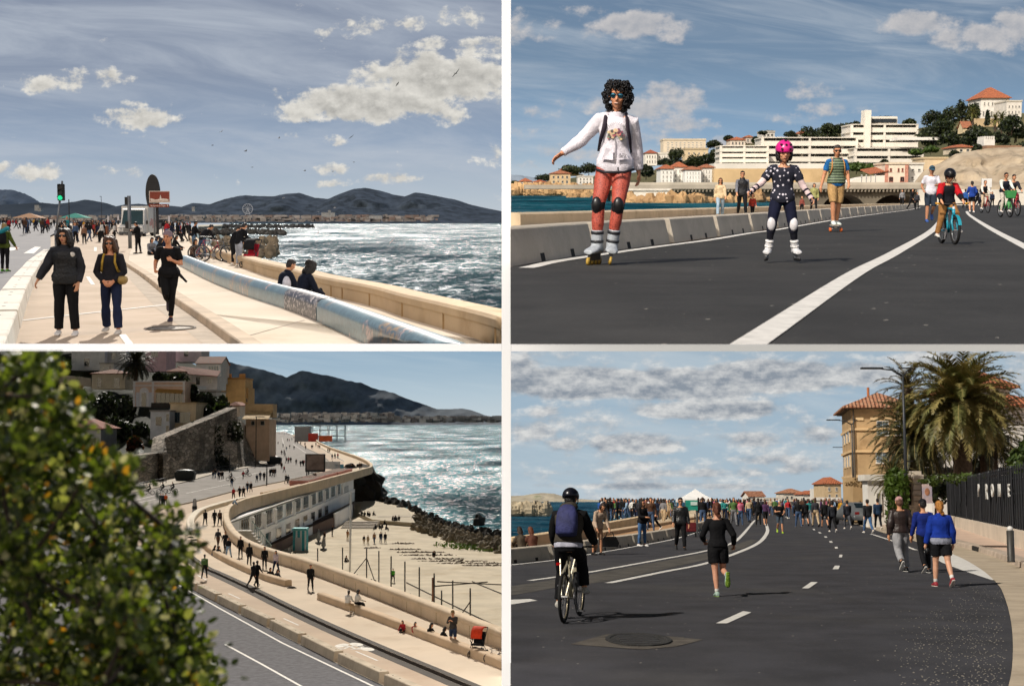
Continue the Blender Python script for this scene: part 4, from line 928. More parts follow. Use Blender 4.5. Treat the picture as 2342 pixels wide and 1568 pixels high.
MB().box(((X(344.5)+X(388.8))/2,-.17,(zz(438.5)+zz(461))/2),(X(388.8)-X(344.5),.03,zz(438.5)-zz(461))).build('panel',brown,T)
b=MB();b.box(((X(342)+X(388))/2,-.15,(zz(467)+zz(474))/2),(X(388)-X(342),.05,zz(467)-zz(474)));b.build('name_plate',brown,T)
text_mesh('lettering','Boulevard des Plages',zz(467)-zz(472.5),wht,T,.005,Matrix.Translation((X(363),-.18,zz(470.6)))@FACE,.74);b=MB();b.prism([(X(383),-.18,zz(469)),(X(386.5),-.18,zz(469)),(X(384.8),-.18,zz(472.5))],(0,-.01,0));b.build('arrow',wht,T)
b=MB();yy=-.19
b.prism([(X(346),yy,zz(460)),(X(387),yy,zz(460)),(X(387),yy,zz(456)),(X(376),yy,zz(454)),(X(368),yy,zz(455)),(X(358),yy,zz(457)),(X(346),yy,zz(453.5))],(0,-.012,0));b.prism([(X(366.5),yy,zz(455)),(X(371.5),yy,zz(455)),(X(370.5),yy,zz(451)),(X(369.3),yy,zz(446)),(X(368.6),yy,zz(446)),(X(367.6),yy,zz(451))],(0,-.014,0));b.build('drawing',wht,T)
q=TL.at(351,500,175);T=thing('oval_monument','tall dark oval plaque standing behind the brown sign','monument',(q[0],175,TL.g(351,530,0)[2]))
zc=TL.at(0,399,175)[2];s_=175/F_PX;hh=TL.at(0,399,175)[2]
b=MB();b.disc((0,0,hh-40*s_),16.2*s_,(0,-1,0),.35,40,40*s_ if False else None);b.V=[(x,y,hh-42*s_+(z_-(hh-40*s_))*2.6)for x,y,z_ in b.V];b.build('plaque',mat('#1b1c1f',.5,.15,2),T)
MB().box((1.0*s_,.1,(hh-42*s_)/2),(20*s_,.3,hh-42*s_)).build('base',mat('#1d1d1f',.7,.15,2),T)
vx0,vx1,Yv=268,330,152.0;s_=Yv/F_PX;bs=TL.g(300,506+1.77*F_PX/Yv);bs=np.array([TL.at(299,500,Yv)[0],Yv,0])
T=thing('white_van','white box van parked facing the path','van',tuple(bs),R(4));vw=mat('#c9c8c2',.4,.08,2,spec=.5)
Hh=TL.at(0,474,Yv)[2]
b=MB();W2=31*s_*.92
b.rings([[(x*k,y,zv)for x,zv in((-W2,.45),(W2,.45),(W2,zt*.55),(W2*kt,zt),(-W2*kt,zt),(-W2,zt*.55))]for y,zt,k,kt in((-.05,1.15,.93,.9),(.0,1.25,.97,.95),(.75,1.38,1,.93),(1.55,Hh*.93,1,.88),(2.0,Hh*.97,1,.9),(2.3,Hh*.97,1,.9))]);b.build('cab',vw,T,bevel=.04)
MB().box((0,4.6,Hh*.54+.2),(W2*2.14,4.6,Hh*.98-.3)).build('cargo_box',vw,T,bevel=.05)
b=MB();b.prism([(-W2*.84,.70,1.44),(W2*.84,.70,1.44),(W2*.76,1.47,Hh*.90),(-W2*.76,1.47,Hh*.90)],(0,-.03,.012));b.build('windscreen',mat('#1f3a40',.45,.2,1,spec=.12),T)
b=MB();[b.box((0,-.075,.75+k*.13),(W2*1.2,.04,.06))for k in range(3)];b.build('grille',dark,T);b=MB();b.box((0,-.08,.5),(W2*1.9,.16,.28));b.build('bumper',mat('#3b3c3e',.6,.1,4),T,bevel=.03)
for s in(-1,1):
 MB().ell((s*W2*.78,.02,.98),(W2*.14,.09,.16),12,8).build('headlight',mat('#9fa4a6',.15,.1,5,spec=.8),T,True);MB().box((s*W2*1.13,.95,1.65),(.2,.16,.42)).build('mirror',dark,T,bevel=.04)
 for y in(.85,5.8):
  Wh=MB().disc((s*W2*.9,y,.36),.36,(1,0,0),.24,24).build('wheel',mat('#121213',.8,.1,5),T);MB().disc((s*W2*1.02,y,.36),.2,(1,0,0),.06,16).build('rim',mat('#88898a',.4,.1,5,metal=.6),Wh)
b=MB();b.box((0,-.17,.56),(.52,.02,.12));b.build('number_plate',mat('#c8c6be',.5,.05,3),T)
b=MB();[b.box((W2*1.08,3.2+k*.8,1.5+.2*(k%2)),(.03,.5,.5+.25*(k%3)))for k in range(5)];b.build('side_graphics',mat('#b98f8b',.6,.2,2),T)
q=TL.g(368,526);T=thing('grey_van','grey van parked half hidden behind the brown sign','van',tuple(q*[1,1,0]+np.array([.3,0,0])));b=MB();b.box((0,2,1.25),(2.2,4.2,1.9));b.build('body',mat('#5b5c60',.4,.1,3),T,bevel=.2);MB().box((0,-.12,1.75),(1.8,.05,.6)).build('windscreen',glassmat(),T)
for s in(-1,1):MB().disc((s*.85,.7,.36),.36,(1,0,0),.25,20).build('wheel',dark,T)
q=TL.g(278,545);T=thing('crowd_barrier','grey steel crowd barrier in front of the white van','barrier',tuple(q));b=MB();W2=1.5
b.tube([(-W2,0,.2),(-W2,0,1.1),(W2,0,1.1),(W2,0,.2),(-W2,0,.2)],.03,6);[b.tube([(-W2+.17*k,0,.2),(-W2+.17*k,0,1.1)],.016,5)for k in range(1,18)];b.build('grille',mat('#8c8f92',.4,.1,4,metal=.6),T)
for s in(-1,1):MB().box((s*W2*.8,0,.1),(.06,.7,.05)).build('leg',mat('#8c8f92',.4,.1,4,metal=.6),T);MB().box((s*W2*.8,0,.16),(.05,.05,.12)).build('leg',mat('#8c8f92',.4,.1,4,metal=.6),T)
def boxbike(T,z,wr,wb):
 b=MB();b.prism([(-.42,.45,.32),(.42,.45,.32),(.46,1.05,.36),(-.46,1.05,.36)],(0,0,.62));b.build('cargo_box',mat('#7b4627',.7,.25,4),T,bevel=.02)
 b=MB();b.tube([(-.3,.5,.2),(-.3,.8,.18)],.03,6);b.tube([(.3,.5,.2),(.3,.8,.18)],.03,6);b.build('box_frame',dark,T)
bicycle(tuple(TL.g(240,546.5)),180,'cargo bicycle with a brown wooden box in front','#22262a',1.35,extra=boxbike)
bicycle(tuple(TL.g(222,547)),150,'dark bicycle parked left of the wooden cargo box','#202224',1.2)
bicycle(tuple(TL.g(206,546)),165,'dark bicycle parked farthest left in the row by the path','#3a2b2b',1.2)
for i,(x,y,f_,l_)in enumerate(((478,598,70,'bicycle leaning on the sea wall behind the runner'),(492,600,95,'second bicycle leaning on the sea wall, nearer the couple'))):bicycle(tuple(TL.g(x,y,.14)),f_,l_,('#8a3038','#55585c')[i],1.0)
stroller(tuple(TL.g(574,612,.14)),200,'black stroller with a red seat by the sea wall','#141416','#a01c2c',.95)
for px,lab in((268,'white feather flag just left of the white van'),(245,'white feather flag nearer the lamp post'),(384,'white feather flag behind the brown sign')):
 q=TL.at(px,515,215);T=thing('feather_flag',lab,'flag',(q[0],215,.5),0,None,.6);MB().tube([(0,0,0),(0,0,3.2),(.12,0,3.6)],.03,6).build('pole',dark,T);b=MB();b.prism([(0,0,1.2),(.05,0,3.2),(.2,0,3.65),(.5,0,3.3),(.55,0,1.2)],(0,.03,0));b.build('flag',cloth('#b9b8bd'),T)
for i,(px,c1,lab)in enumerate(((173,'#3d8f80','small green event tent far down the road'),(68,'#b08a6a','low tan event tent far down the road'))):
 q=TL.g(px,515.5);T=thing('event_tent',lab,'tent',tuple(q));b=MB();b.rings([[(-6,-4,3.2),(6,-4,3.2),(6,4,3.2),(-6,4,3.2)],[(-.2,-.2,5.2),(.2,-.2,5.2),(.2,.2,5.2),(-.2,.2,5.2)]]);b.build('roof',cloth(c1),T)
 for sx in(-5.7,5.7):[MB().tube([(sx,sy,0),(sx,sy,3.3)],.08,5).build('leg',grey,T)for sy in(-3.7,3.7)]
GB=[(1780,378,60,35,26,'gull with wings raised over the middle of the big cloud'),(2042,330,40,55,34,'gull gliding highest, near the right edge of the big cloud'),(1377,548,200,30,20,'gull just under the left part of the big cloud'),(992,590,120,-30,20,'dark gull over the left of the sea, high up'),(1574,614,30,40,22,'gull between the big cloud and the highest peak'),(1250,620,70,15,22,'pale gull left of a small round cloud'),(952,652,80,5,22,'gull gliding low on the left, above its neighbour'),(1100,678,60,8,30,'gull with spread wings above the ferris wheel'),(1585,727,90,0,10,'tiny dark gull above the highest peak'),(1365,766,70,5,24,'gull left of the pair over the ridge'),(1492,769,70,-5,20,'gull with flat wings just above the ridge'),(1270,888,90,0,14,'white gull against the mountain above the town'),(1428,950,30,45,16,'white gull against the dark mountain slope'),(1500,932,80,-15,22,'white gull in front of the mountain, right of its neighbours'),(1756,1080,20,70,22,'black gull low over the teal water'),(1300,1080,40,40,20,'gull over the bright glitter near the wall'),(1425,1043,50,35,16,'small gull over the water left of the black one'),(1330,1000,80,10,12,'tiny gull at the far edge of the sea'),(1130,750,90,0,6,'speck of a gull left of centre over the ridge'),(1485,958,70,-15,16,'white gull just under its neighbour at the mountain foot')]
for i,(x,y,f_,bk,wz,lab)in enumerate(GB):
 Y=1.4*F_PX/(wz/1.96*1.35);Y=max(40,min(300,Y));p=A('tl',x,y,Y);gull(tuple(p),f_,bk,1.4,lab,'gulls over the sea',flap=22 if i%2 else 8,col='#cfcdc8' if 'white' in lab or 'pale' in lab else '#6d6a66')
CUR=TL
CN={'black':'#141416','navy':'#1b2338','dark grey':'#33343a','grey':'#77777a','white':'#cfccc6','red':'#a3262c','blue':'#27508f','green':'#4c6a3a','yellow':'#b98a2c','beige':'#b09a7c','brown':'#4c3528','pink':'#b8647a','teal':'#2c7a78','purple':'#4b2f4f','orange':'#c8552a','denim':'#3c4f6b','light blue':'#8aa3bd'}
def crowd(zone,group,rows,H=1.7,z=0.0,seed=0,faces=(0,180,90,-90,30,200),poses=('stand','walk','walk2','pockets'),scale=None):
 """rows: (px, py of the feet, top colour, bottom colour, options)"""
 rng=random.Random(seed)
 for r_ in rows:
  px,py,top,bot=r_[:4];o=r_[4]if len(r_)>4 else{}
  p=CUR.g(px,py,o.get('z',z));hh=o.get('H',H*rng.uniform(.95,1.05));face=o.get('face',rng.choice(faces));pose=o.get('pose',rng.choice(poses))
  look=dict(top=CN[top],bot=CN[bot],hair=o.get('hair',rng.choice(['#17110d','#2a1c14','#1d1512','#4a3320'])),shoe=rng.choice(['#c8c4bc','#1a1a1c','#55504c']),fem=o.get('fem',rng.random()<.5),style=o.get('style',None)or rng.choice(['short','long','short','bob']),sleeve=o.get('sleeve','long'),pants=o.get('pants','long'))
  if 'hat' in o:look['hat']=CN.get(o['hat'],o['hat'])
  lab=o.get('label')or f"person in {top} top, {bot} trousers, {zone}"
  person(tuple(p),face,hh,pose,look,lab,1,None if o.get('label')else group,seat=o.get('seat'))
GL='#0b0b0d'
L1=dict(top='#101114',bot='#0d0d10',hair='#1a120e',style='volume',fem=1,shoe='#cfccc8',glasses=GL,collar=1,aadd=.026,abag=.012,tadd=.034,hem=-.10,flare=.2,topname='jacket',lbag=.012,ladd=.018,curl=(20,35),mouthh=.012,twr=.009)
def vest(B,J,part):
 t=MB();torso(t,J,1.0,.055,zlo=-.10,zhi=.445,fem=1,flare=.2);part(t,'puffer_vest',mat('#0b0c0f',.6,.2,14,.3,26),.010,34);q=MB();Rt=J['Rt'];q.ell(J['chest']+Rt@Vector((-.13,.13,.06)),(.045,.018,.04),8,6);q.build('badge',mat('#c9c2b8',.6,.2,40),B,True)
L1['extra']=[vest]
L1['topmat']=cloth('#26272c')
c=TL.g(154,767);person(tuple(c),172,1.69,PZ(lean=1,head=(2,12),aR=(-8,30,18,0),aL=(-6,14,35,38),lL=(4,3,6),lR=(-3,4,6)),L1,'woman in black puffer vest over charcoal jacket, dark shoulder-length hair and sunglasses, white trainers')
L2=dict(top='#1d1c21',bot='#17203a',hair='#4a3122',style='volume',fem=1,shoe='#bdb6ae',glasses=GL,g=1.02,aadd=.016,hem=-.04,lwide=.014,lbag=.01,curl=(40,40),skin='#b97f5f',topname='blouse',botname='jeans')
def l2x(B,J,part):
 q=MB();straps(J,q,.02,.135);q.build('backpack_strap',mat('#a0802c',.8,.3,9),B,True)
 q=MB();q.prism([(-.03,.128,.30),(.03,.128,.30),(.0,.14,.12)],(0,.01,0));
 b=MB();torso(b,J,1.0,.024,zlo=-.04,zhi=.03,fem=1);part(b,'belt',mat('#1a1512',.5,.2,9),.001,9)
c=TL.g(257,762.5);L2['extra']=[l2x]
W2_=person(tuple(c),180,1.57,PZ(lean=0,head=(6,-4),aR=(8,16,62,62),aL=(8,16,62,62),lL=(12,4,6),lR=(-8,5,14)),L2,'woman in dark grey top and blue jeans with hands clasped, curly hair and sunglasses')
J,S=B_J[W2_.name];q=MB();cc=J['hipL']+Vector((-.13,.06,.06))
q.rings([[cc+Vector((r_*math.cos(a)*.7,r_*math.sin(a),z))for a in[2*math.pi*i/16 for i in range(16)]]for r_,z in((.105,.05),(.13,.0),(.12,-.05),(.08,-.085),(.03,-.10))]);held(W2_,'bicycle_helmet',q,mat('#8d7440',.5,.3,12),'olive bicycle helmet hanging at the hip of the woman in jeans','helmet')
q=pack_mesh(J,.14,.38,.1);held(W2_,'backpack',q,cloth('#a07c26'),'yellow backpack on the woman in blue jeans','backpack')
L3=dict(top='#0c0c0f',bot='#0a0a0c',hair='#241813',style='bun',fem=1,shoe='#2a2130',sleeve='short',hat='#77666c',aadd=.014,hem=-.10,flare=.9,topname='t_shirt',botname='leggings',ladd=.006,skin='#b9805f',curl=(70,45),g=.98)
def l3x(B,J,part):
 t=MB();torso(t,J,1.02,.03,zlo=-.04,zhi=.10,fem=1,flare=.6);c_=J['hipL']+Vector((-.02,.05,.0));d_=J['hipR']+Vector((.05,-.05,0));t.tube([J['pel']+Vector((-.12,.10,.06)),c_+Vector((-.10,.03,-.04)),c_+Vector((-.22,.0,-.17))],[.035,.03,.024],8);t.tube([J['pel']+Vector((.13,.04,.05)),d_+Vector((.05,.02,-.12)),d_+Vector((.03,.0,-.27))],[.04,.035,.03],8);part(t,'tied_jacket',cloth('#0d0d10'),.006,30)
L3['extra']=[l3x]
c=TL.g(389,735);person(tuple(c),172,1.64,PZ(lean=4,head=(2,18),aL=(2,12,118,32),aR=(-22,20,92,10),lL=(6,-5,10),lR=(20,-4,92)),L3,'running woman all in black with a jacket tied at her waist')
L4=dict(top='#4e5a22',bot='#111114',hair='#8c7448',style='bob',fem=1,shoe='#4c8a2c',g=1.03,aadd=.02,tadd=.03,hem=-.10,flare=.4,topname='jacket',botname='leggings',eyes=0,mouth=0)
c=TL.g(12,621);Wg=person(tuple(c),12,1.74,PZ(lean=2,aL=(-6,18,10,0),aR=(10,20,20,0),lL=(4,3,3),lR=(-4,4,6)),L4,'woman in olive green hooded jacket walking away along the road',voxel=.014)
J,S=B_J[Wg.name];held(Wg,'backpack',pack_mesh(J,.17,.50,.16,-.02),cloth('#121316'),'black backpack worn over the olive green jacket','backpack')
q=MB();cc=J['chest']+Vector((.10,-.26,.20));q.cap([cc+Vector((-.14,0,-.08)),cc+Vector((.2,-.02,.08))],[.075,.075],12);held(Wg,'rolled_mat',q,mat('#157a86',.7,.15,6),'teal rolled mat strapped on top of the black backpack','mat')
L5=dict(top='#0f0f12',bot='#0e0e11',hair='#1a1310',style='short',shoe='#0c0c0e',eyes=0,mouth=0,aadd=.02,tadd=.026,hem=-.1,topname='hoodie',collar=1)
c=TL.g(316,580,.14);Wp=person(tuple(c),-78,1.66,PZ(lean=3,head=(32,0),aL=(22,5,100,20),aR=(28,5,98,25),lL=(5,3,4),lR=(-4,3,4)),L5,'man in black hoodie looking down at his phone beside the grey signal pole',voxel=.016)
J,S=B_J[Wp.name];q=MB();q.box((J['wriL']+J['wriR'])/2+Vector((0,.12,.05)),(.08,.02,.14));held(Wp,'phone',q,dark,'phone in the hands of the man in the black hoodie','phone',False)
L6=dict(top='#141418',bot='#15151a',hair='#120f0e',glasses=GL,hat='#101012',brim=1,voxel=.016,shoe='#1a1a1c',aadd=.018)
c=TL.g(151,573);Wf=person(tuple(c),178,1.86,PZ(aL=(40,10,110,10),aR=(40,10,110,10)),L6,'man in black cap carrying a child on his shoulders behind the puffer vest',voxel=.018)
person((c[0]+.12,c[1],c[2]),180,1.05,dict(POSES['sit'],seat=1),dict(top='#27747c',bot='#3c6f7a',hair='#2a1c14',hat='#c01c2e',fem=1,hs=1.2),'small child in teal jacket and red hat riding on the shoulders of a man',1,seat=1.50)
def wallman(px,d,face,H,pose,look,lab,z=.14):p=TL.at(px,500,d);return person((p[0],d,z),face,H,pose,look,lab,2,voxel=.018)
wallman(462,60,50,1.72,PZ(lean=48,head=(0,0),aL=(75,10,30,20),aR=(75,10,30,20),lL=(-14,6,2),lR=(2,8,3)),dict(top='#101015',bot='#33445c',hair='#14100e',eyes=0,mouth=0),'person in black jacket and blue jeans bending far over the sea wall')
wallman(545,51,45,1.66,PZ(lean=26,head=(10,0),aL=(50,10,60,20),aR=(50,10,60,20)),dict(top='#0e0e12',bot='#8c9099',hair='#120e0c',eyes=0,mouth=0,collar=1,aadd=.02),'man in black jacket and pale grey jeans leaning on the sea wall by the stroller')
wallman(532,53,60,1.6,PZ(lean=30,head=(14,0),aL=(50,10,40,20),aR=(50,10,40,20)),dict(top='#0c0c10',bot='#0e0e11',hair='#120e0c',eyes=0,mouth=0),'person all in black leaning on the sea wall, half behind the pale jeans')
wallman(442,76,60,1.7,PZ(lean=12,aL=(40,10,50,20),aR=(40,10,50,20)),dict(top='#101014',bot='#4a6076',hair='#120e0c',eyes=0,mouth=0),'person in black top and light jeans standing against the start of the sea wall')
for px,d,lab,hr,st,bk in((646,29.5,'seated person in navy jacket with a white bag, left of two behind the bench','#191210','short',1),(690,28.2,'seated person in navy jacket with long dark hair, right of two','#100c0a','volume',0)):
 p=TL.at(px,640,d);B=person((p[0],d,0),55,1.7,dict(POSES['sitground'],seat=1,lean=18),dict(top='#0e1424',bot='#101116',hair=hr,style=st,fem=1,eyes=0,mouth=0,collar=1,tadd=.03,aadd=.02),lab,2,seat=.16,voxel=.015)
 if bk:J,S=B_J[B.name];q=MB();q.ell(J['chest']+J['Rt']@Vector((.19,-.03,-.10)),(.07,.10,.17),12,8);held(B,'bag',q,cloth('#c4c3cc'),'white bag at the side of the seated person behind the bench','bag')
for px,py,top,bot,lab in((353,577,'light blue','grey','person in pale blue clothes lounging on the ground left in the seated group'),(369,575,'black','black','person in black sitting cross-legged in the middle of the seated group'),(381,576,'navy','black','person in navy sitting on the ground just left of the runner'),(376,569,'black','dark grey','person in black sitting at the back of the seated group'),(441,592,'brown','black','child with brown hair sitting at the far end of the mosaic bench')):
 p=TL.g(px,py,.14);person(tuple(p),random.Random(px).choice([60,120,-60,150]),1.78,dict(POSES['sitground'],seat=1),dict(top=CN[top],bot=CN[bot],hair='#1a1310',style='bob',fem=1),lab,1,seat=.14)
crowd('standing near the start of the sea wall','people standing near the start of the sea wall',[(374,537,'black','grey',{'label':'person in black with grey trousers standing right of the sign pole'}),(392,541,'black','dark grey'),(405,539,'navy','navy',{'H':1.75}),(419,536,'black','black'),(428,534,'red','black',{'label':'person in red top far along the promenade'}),(433,548,'black','black',{'pose':'leanover','face':-60,'label':'person in black bending down by the first part of the wall'}),(395,520,'black','dark grey'),(383,524,'dark grey','black'),(411,524,'black','navy'),(447,552,'black','black',{'face':60})],z=.14,seed=2)
crowd('in the far crowd on the left road','far crowd on the left road',[(x,y,t,b_)for(x,y),(t,b_)in zip([(8,530),(17,529),(24,519),(36,518),(45,518),(53,524),(58,520),(66,524),(78,523),(85,519),(92,518),(104,523),(117,523),(124,519),(0,518),(30,516),(70,517),(98,516),(112,516),(20,515.6),(41,515.4),(62,515.5),(132,518)],[('black','black'),('black','dark grey'),('navy','black'),('dark grey','black'),('black','navy'),('black','black'),('beige','denim'),('light blue','denim'),('yellow','black'),('black','black'),('green','black'),('beige','brown'),('white','black'),('black','black'),('black','denim'),('red','black'),('black','black'),('navy','black'),('brown','black'),('black','black'),('dark grey','navy'),('black','denim'),('black','black')])],z=.6,seed=3)
crowd('among the bicycles by the white van','people among the bicycles by the van',[(x,y,t,b_)for(x,y),(t,b_)in zip([(140,534),(168,530),(178,527),(185,531),(192,524),(200,530),(207,526),(213,533),(220,527),(226,534),(236,532),(244,534),(250,529),(256,535),(262,530),(188,519),(210,518),(240,521),(176,519),(258,522)],[('black','black'),('dark grey','black'),('black','denim'),('navy','black'),('yellow','black'),('black','black'),('black','dark grey'),('brown','black'),('black','black'),('black','denim'),('red','black'),('black','black'),('navy','denim'),('black','black'),('black','black'),('dark grey','black'),('black','navy'),('black','black'),('beige','black'),('black','black')])],z=.32,seed=4)
p=TL.g(193,560);person(tuple(p),180,1.55,'stand',dict(top='#7a5a48',bot='#222226',hair='#5a3a26',style='bob',fem=1),'person with light brown hair half hidden behind the woman in the puffer vest',1)
rng=random.Random(66);TT_=['black','black','black','navy','dark grey','brown','red','white','denim']
crowd('in the nearer crowd by the parked bicycles','nearer crowd by the parked bicycles',[(rng.uniform(134,268),rng.uniform(537,556),rng.choice(TT_),rng.choice(['black','black','denim','dark grey']))for _ in range(24)],z=.05,seed=71)
crowd('on the promenade behind the brown sign','people on the promenade behind the sign',[(rng.uniform(368,438),rng.uniform(531,556),rng.choice(TT_),rng.choice(['black','black','denim','dark grey']))for _ in range(12)],z=.14,seed=72)
crowd('on the near part of the left road','people on the near part of the left road',[(rng.uniform(-4,112),rng.uniform(524,536),rng.choice(TT_+['yellow','beige']),rng.choice(['black','black','denim','dark grey']))for _ in range(14)],z=.5,seed=73)
for k,(px,py,l_,t_)in enumerate(((345,583,'person in pale grey lying back left of the seated group','grey'),(362,584,'person in black sitting nearest in the seated group','black'),(390,566,'person in dark green sitting right behind the runner','green'),(398,573,'person in black sitting against the start of the mosaic bench','black'))):
 p=TL.g(px,py,.14);person(tuple(p),[140,60,-90,100][k],1.75,dict(POSES['sitground'],seat=1),dict(top=CN[t_],bot='#17171b',hair='#1a1310',style='bob',fem=1),l_,1,seat=.14)
# ================================================================== PLACE 2: sk
CUR=TR
sky(TR,[(0,'#c3cdd3'),(.10,'#b3c4d0'),(.3,'#86a5c2'),(.6,'#768fa9'),(1,'#687f9a')],[(1465,58,120,38,1.0),(1530,75,70,30,1.0),(1370,80,50,14,.7),(2110,55,110,32,1.0),(2230,85,130,36,1.0),(2050,72,60,16,.8),(2320,70,60,50,.9),(1470,250,110,28,.6),(1530,215,70,32,.7),(1350,240,90,20,.6),(1240,262,60,18,.6),(1200,300,70,18,.45),(1545,290,90,22,.6),(1490,315,80,14,.5),(1300,350,120,22,.7),(1700,330,160,18,.6),(1950,300,110,16,.6),(1560,240,50,30,.8),(2250,250,100,14,.5),(1850,208,60,20,.55),(1900,250,80,14,.45),(1800,270,60,16,.55),(1190,65,70,32,.4),(1240,85,30,18,.5),(1225,380,80,18,.4),(1360,22,50,18,.4)],k=1.3,nscale=1.9,cloud_lo='#9aa0aa',cloud_hi='#dcd6d2',cirrus=(.55,'#c2cad2',.22,1.4,.22),soft=.7,emin=-.7,emb=1.6,light=(-.08,.1),seed=9.0,kamp=.92)
def asphalt(name,dark_,light_,speck=.5):
 m,t=new_mat(name);co=t.n("TexCoord").outputs['Object'];n1=t.noise(co,1.0,5,.6);n2=t.noise(co,28,4,.7);n3=t.noise(t.v('MULTIPLY',co,(1,.12,1)),2.2,4,.6)
 base=t.mix(t.step(n1,.3,.7),lin(dark_),lin(light_));base=t.mix(t.m('MULTIPLY',t.step(n3,.5,.75),.35),base,lin(light_))
 base=t.mix(t.m('MULTIPLY',t.step(t.noise(co,.22,6,.65),.48,.68),.35),base,lin('#4b4946'));base=t.mix(t.m('MULTIPLY',t.step(t.noise(t.v('MULTIPLY',co,(1.6,.06,1)),1.0,5,.7),.55,.75),.3),base,lin('#1d1d1e'));base=t.mix(t.m('MULTIPLY',t.step(n2,.60,.72),speck),base,lin('#6b6863'));v=t.n("TexVoronoi",{'Vector':co,'Scale':3.2}).outputs['Distance']
 base=t.mix(t.m('LESS_THAN',v,.045),base,lin('#a09a90'));bp=t.n("Bump",{'Height':n2,'Strength':.35,'Distance':.02}).outputs[0]
 t.out(t.n("BsdfPrincipled",{'Base Color':base,'Roughness':.85,'Specular IOR Level':.3,'Normal':bp}).outputs[0]);return m
trasph=asphalt("asphalt",'#282725','#333230')
base_px=[(1150,613),(1166,610),(1247,594.5),(1451.6,566.4),(1594.5,548.5),(1691.5,533.2),(1752.7,525.6),(1845,510.5),(1931,497.5),(2010,487.5),(2074,479.6),(2100,474)]
bpath=curve_pts([TR.g(*p)for p in base_px],8)
g_=lambda px,d,z=0.0:np.array([(px-CX)/F_PX*d,d,z])
sheet("road",[TR.g(1150,800),TR.g(3200,800),g_(2900,400),g_(2085,400),g_(2080,180)]+[p for p in bpath[::-1]],trasph,0)
whp=mat('#c9c6bf',.8,.12,8,grime=('#8f8c86',6,.45))
b=MB();strip(b,bpath,.15,.22,z=.006)
strip(b,curve_pts([TR.g(1706,793),TR.g(1957,625),TR.g(2048.5,577),TR.g(2130,528),TR.g(2150,504),TR.g(2155,490),TR.g(2149,484)],8),.155,z=.006)
strip(b,curve_pts([TR.g(2210,483.5),TR.g(2214,490),TR.g(2232,503),TR.g(2270,526),TR.g(2327,556),TR.g(2420,604)],8),.15,z=.006)
struct(b.build("lane_marking",whp))
prom=[(1140,34),(1300,39),(1446,46),(1600,58),(1771,80),(1900,110),(2075,180)]
ppath=curve_pts([g_(*p)for p in prom],8)
trc_=mat('#c6b59c',.9,.1,.5,.1,15,grime=('#a5937a',.7,.4))
sheet("promenade",[p+[-.1,0,0]for p in bpath]+ppath[::-1],trc_,.01)
b=MB();extrude_profile(b,ppath,[(.0,0),(0,.24),(-.02,.26),(0,.33),(.08,.345),(.5,.345),(.56,.30),(.56,-2)][::-1])
o=b.build("sea_wall",mat('#c2ae91',.85,.12,.8,.1,12,grime=('#8d7658',1.5,.5)),None,True,autos=40);tag(o,'low beige sea wall behind the barrier blocks','wall')
bb=resample(bpath,4.15);cm=mat('#b5ab9b',.88,.14,2.2,.2,25,grime=('#6e665a',1.1,.45));hole=mat('#1b1a19',.9,.1,5)
lab=['barrier block nearest the left edge, with a black scuff on its face','barrier block behind the skating woman','barrier block just right of the skating woman','fourth barrier block from the left','barrier block left of the child in the pink helmet','barrier block right behind the child in the pink helmet','barrier block right of the child','barrier block left of the skateboarder','barrier block behind the skateboarder','barrier block just right of the skateboarder']
for i in range(len(bb)-1):
 a,c=bb[i],bb[i+1];d=(c-a)/np.linalg.norm(c-a);n_=np.array([-d[1],d[0],0]);T=thing('concrete_barrier',lab[i]if i<len(lab)else 'small barrier block in the far end of the row','barrier block',tuple(a),0,'concrete barrier blocks along the road')
 sec=lambda s_,f:[a*0+d*s_+n_*o_+[0,0,z]for o_,z in((0.02+f,0),(.05+f,.14),(.10+f,.345),(.12+f,.36),(.42,.36),(.44,.345),(.50,0))]
 L=np.linalg.norm(c-a);b=MB();b.rings([sec(.02,.20),sec(.17,0),sec(L-.17,0),sec(L-.02,.20)]);b.build('block',cm,T)
 if i<14:
  for f in(.36,.68):
   b=MB();q=d*L*f+n_*.025;b.prism([q+n_*(-.006)+[0,0,0],q+d*.17+n_*(-.006),q+d*.17+n_*.012+[0,0,.085],q+n_*.012+[0,0,.085]],n_*.05);b.build('drain_slot',hole,T)
zs=lambda d:-1.2+.00684*d
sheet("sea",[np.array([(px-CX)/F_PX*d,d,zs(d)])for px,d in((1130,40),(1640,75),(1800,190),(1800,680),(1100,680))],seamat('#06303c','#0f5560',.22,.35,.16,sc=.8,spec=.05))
rkm=mat('#b9976c',.95,.3,.25,.5,1.2,col2='#8a6d4c');rng=random.Random(12)
def rockline(n,pts,size,lab,seed):
 L=[];
 for k in range(n):f=rng.random()*(len(pts)-1);i=int(f);a,c=np.array(pts[i],float),np.array(pts[i+1],float);q=a+(c-a)*(f-i);L.append(TR.at(q[0]+rng.uniform(-4,4),q[1]+rng.uniform(-3,2),q[2]))
 return rocks("shore_rocks",L,size,rkm,lab,seed=seed,kind='stuff')
rockline(110,[(1160,441,590),(1230,440,590),(1330,441,580),(1440,444,560)],2.2,'',3);rockline(50,[(1420,462,235),(1470,466,225),(1560,466,220),(1650,463,225),(1770,460,240)],1.0,'',4);rockline(14,[(1300,452,420),(1345,452,420)],1.1,'',5)
Yb=262;s_=Yb/F_PX;zt=TR.at(0,424,Yb)[2];zl=TR.at(0,475,Yb)[2];xf=lambda px:(px-CX)/F_PX*Yb
T=thing('viaduct','long grey stone road viaduct with wide arches over the shore','bridge',(0,Yb,0));vm=mat('#6f6759',.95,.3,.12,.3,2,grime=('#4a443b',.15,.6))
b=MB();x0,x1=xf(1395),xf(2130);arcs=[(xf(1878),xf(1972)),(xf(1995),xf(2100))];top=zt-.9;ycap=TR.at(0,445,Yb)[2]
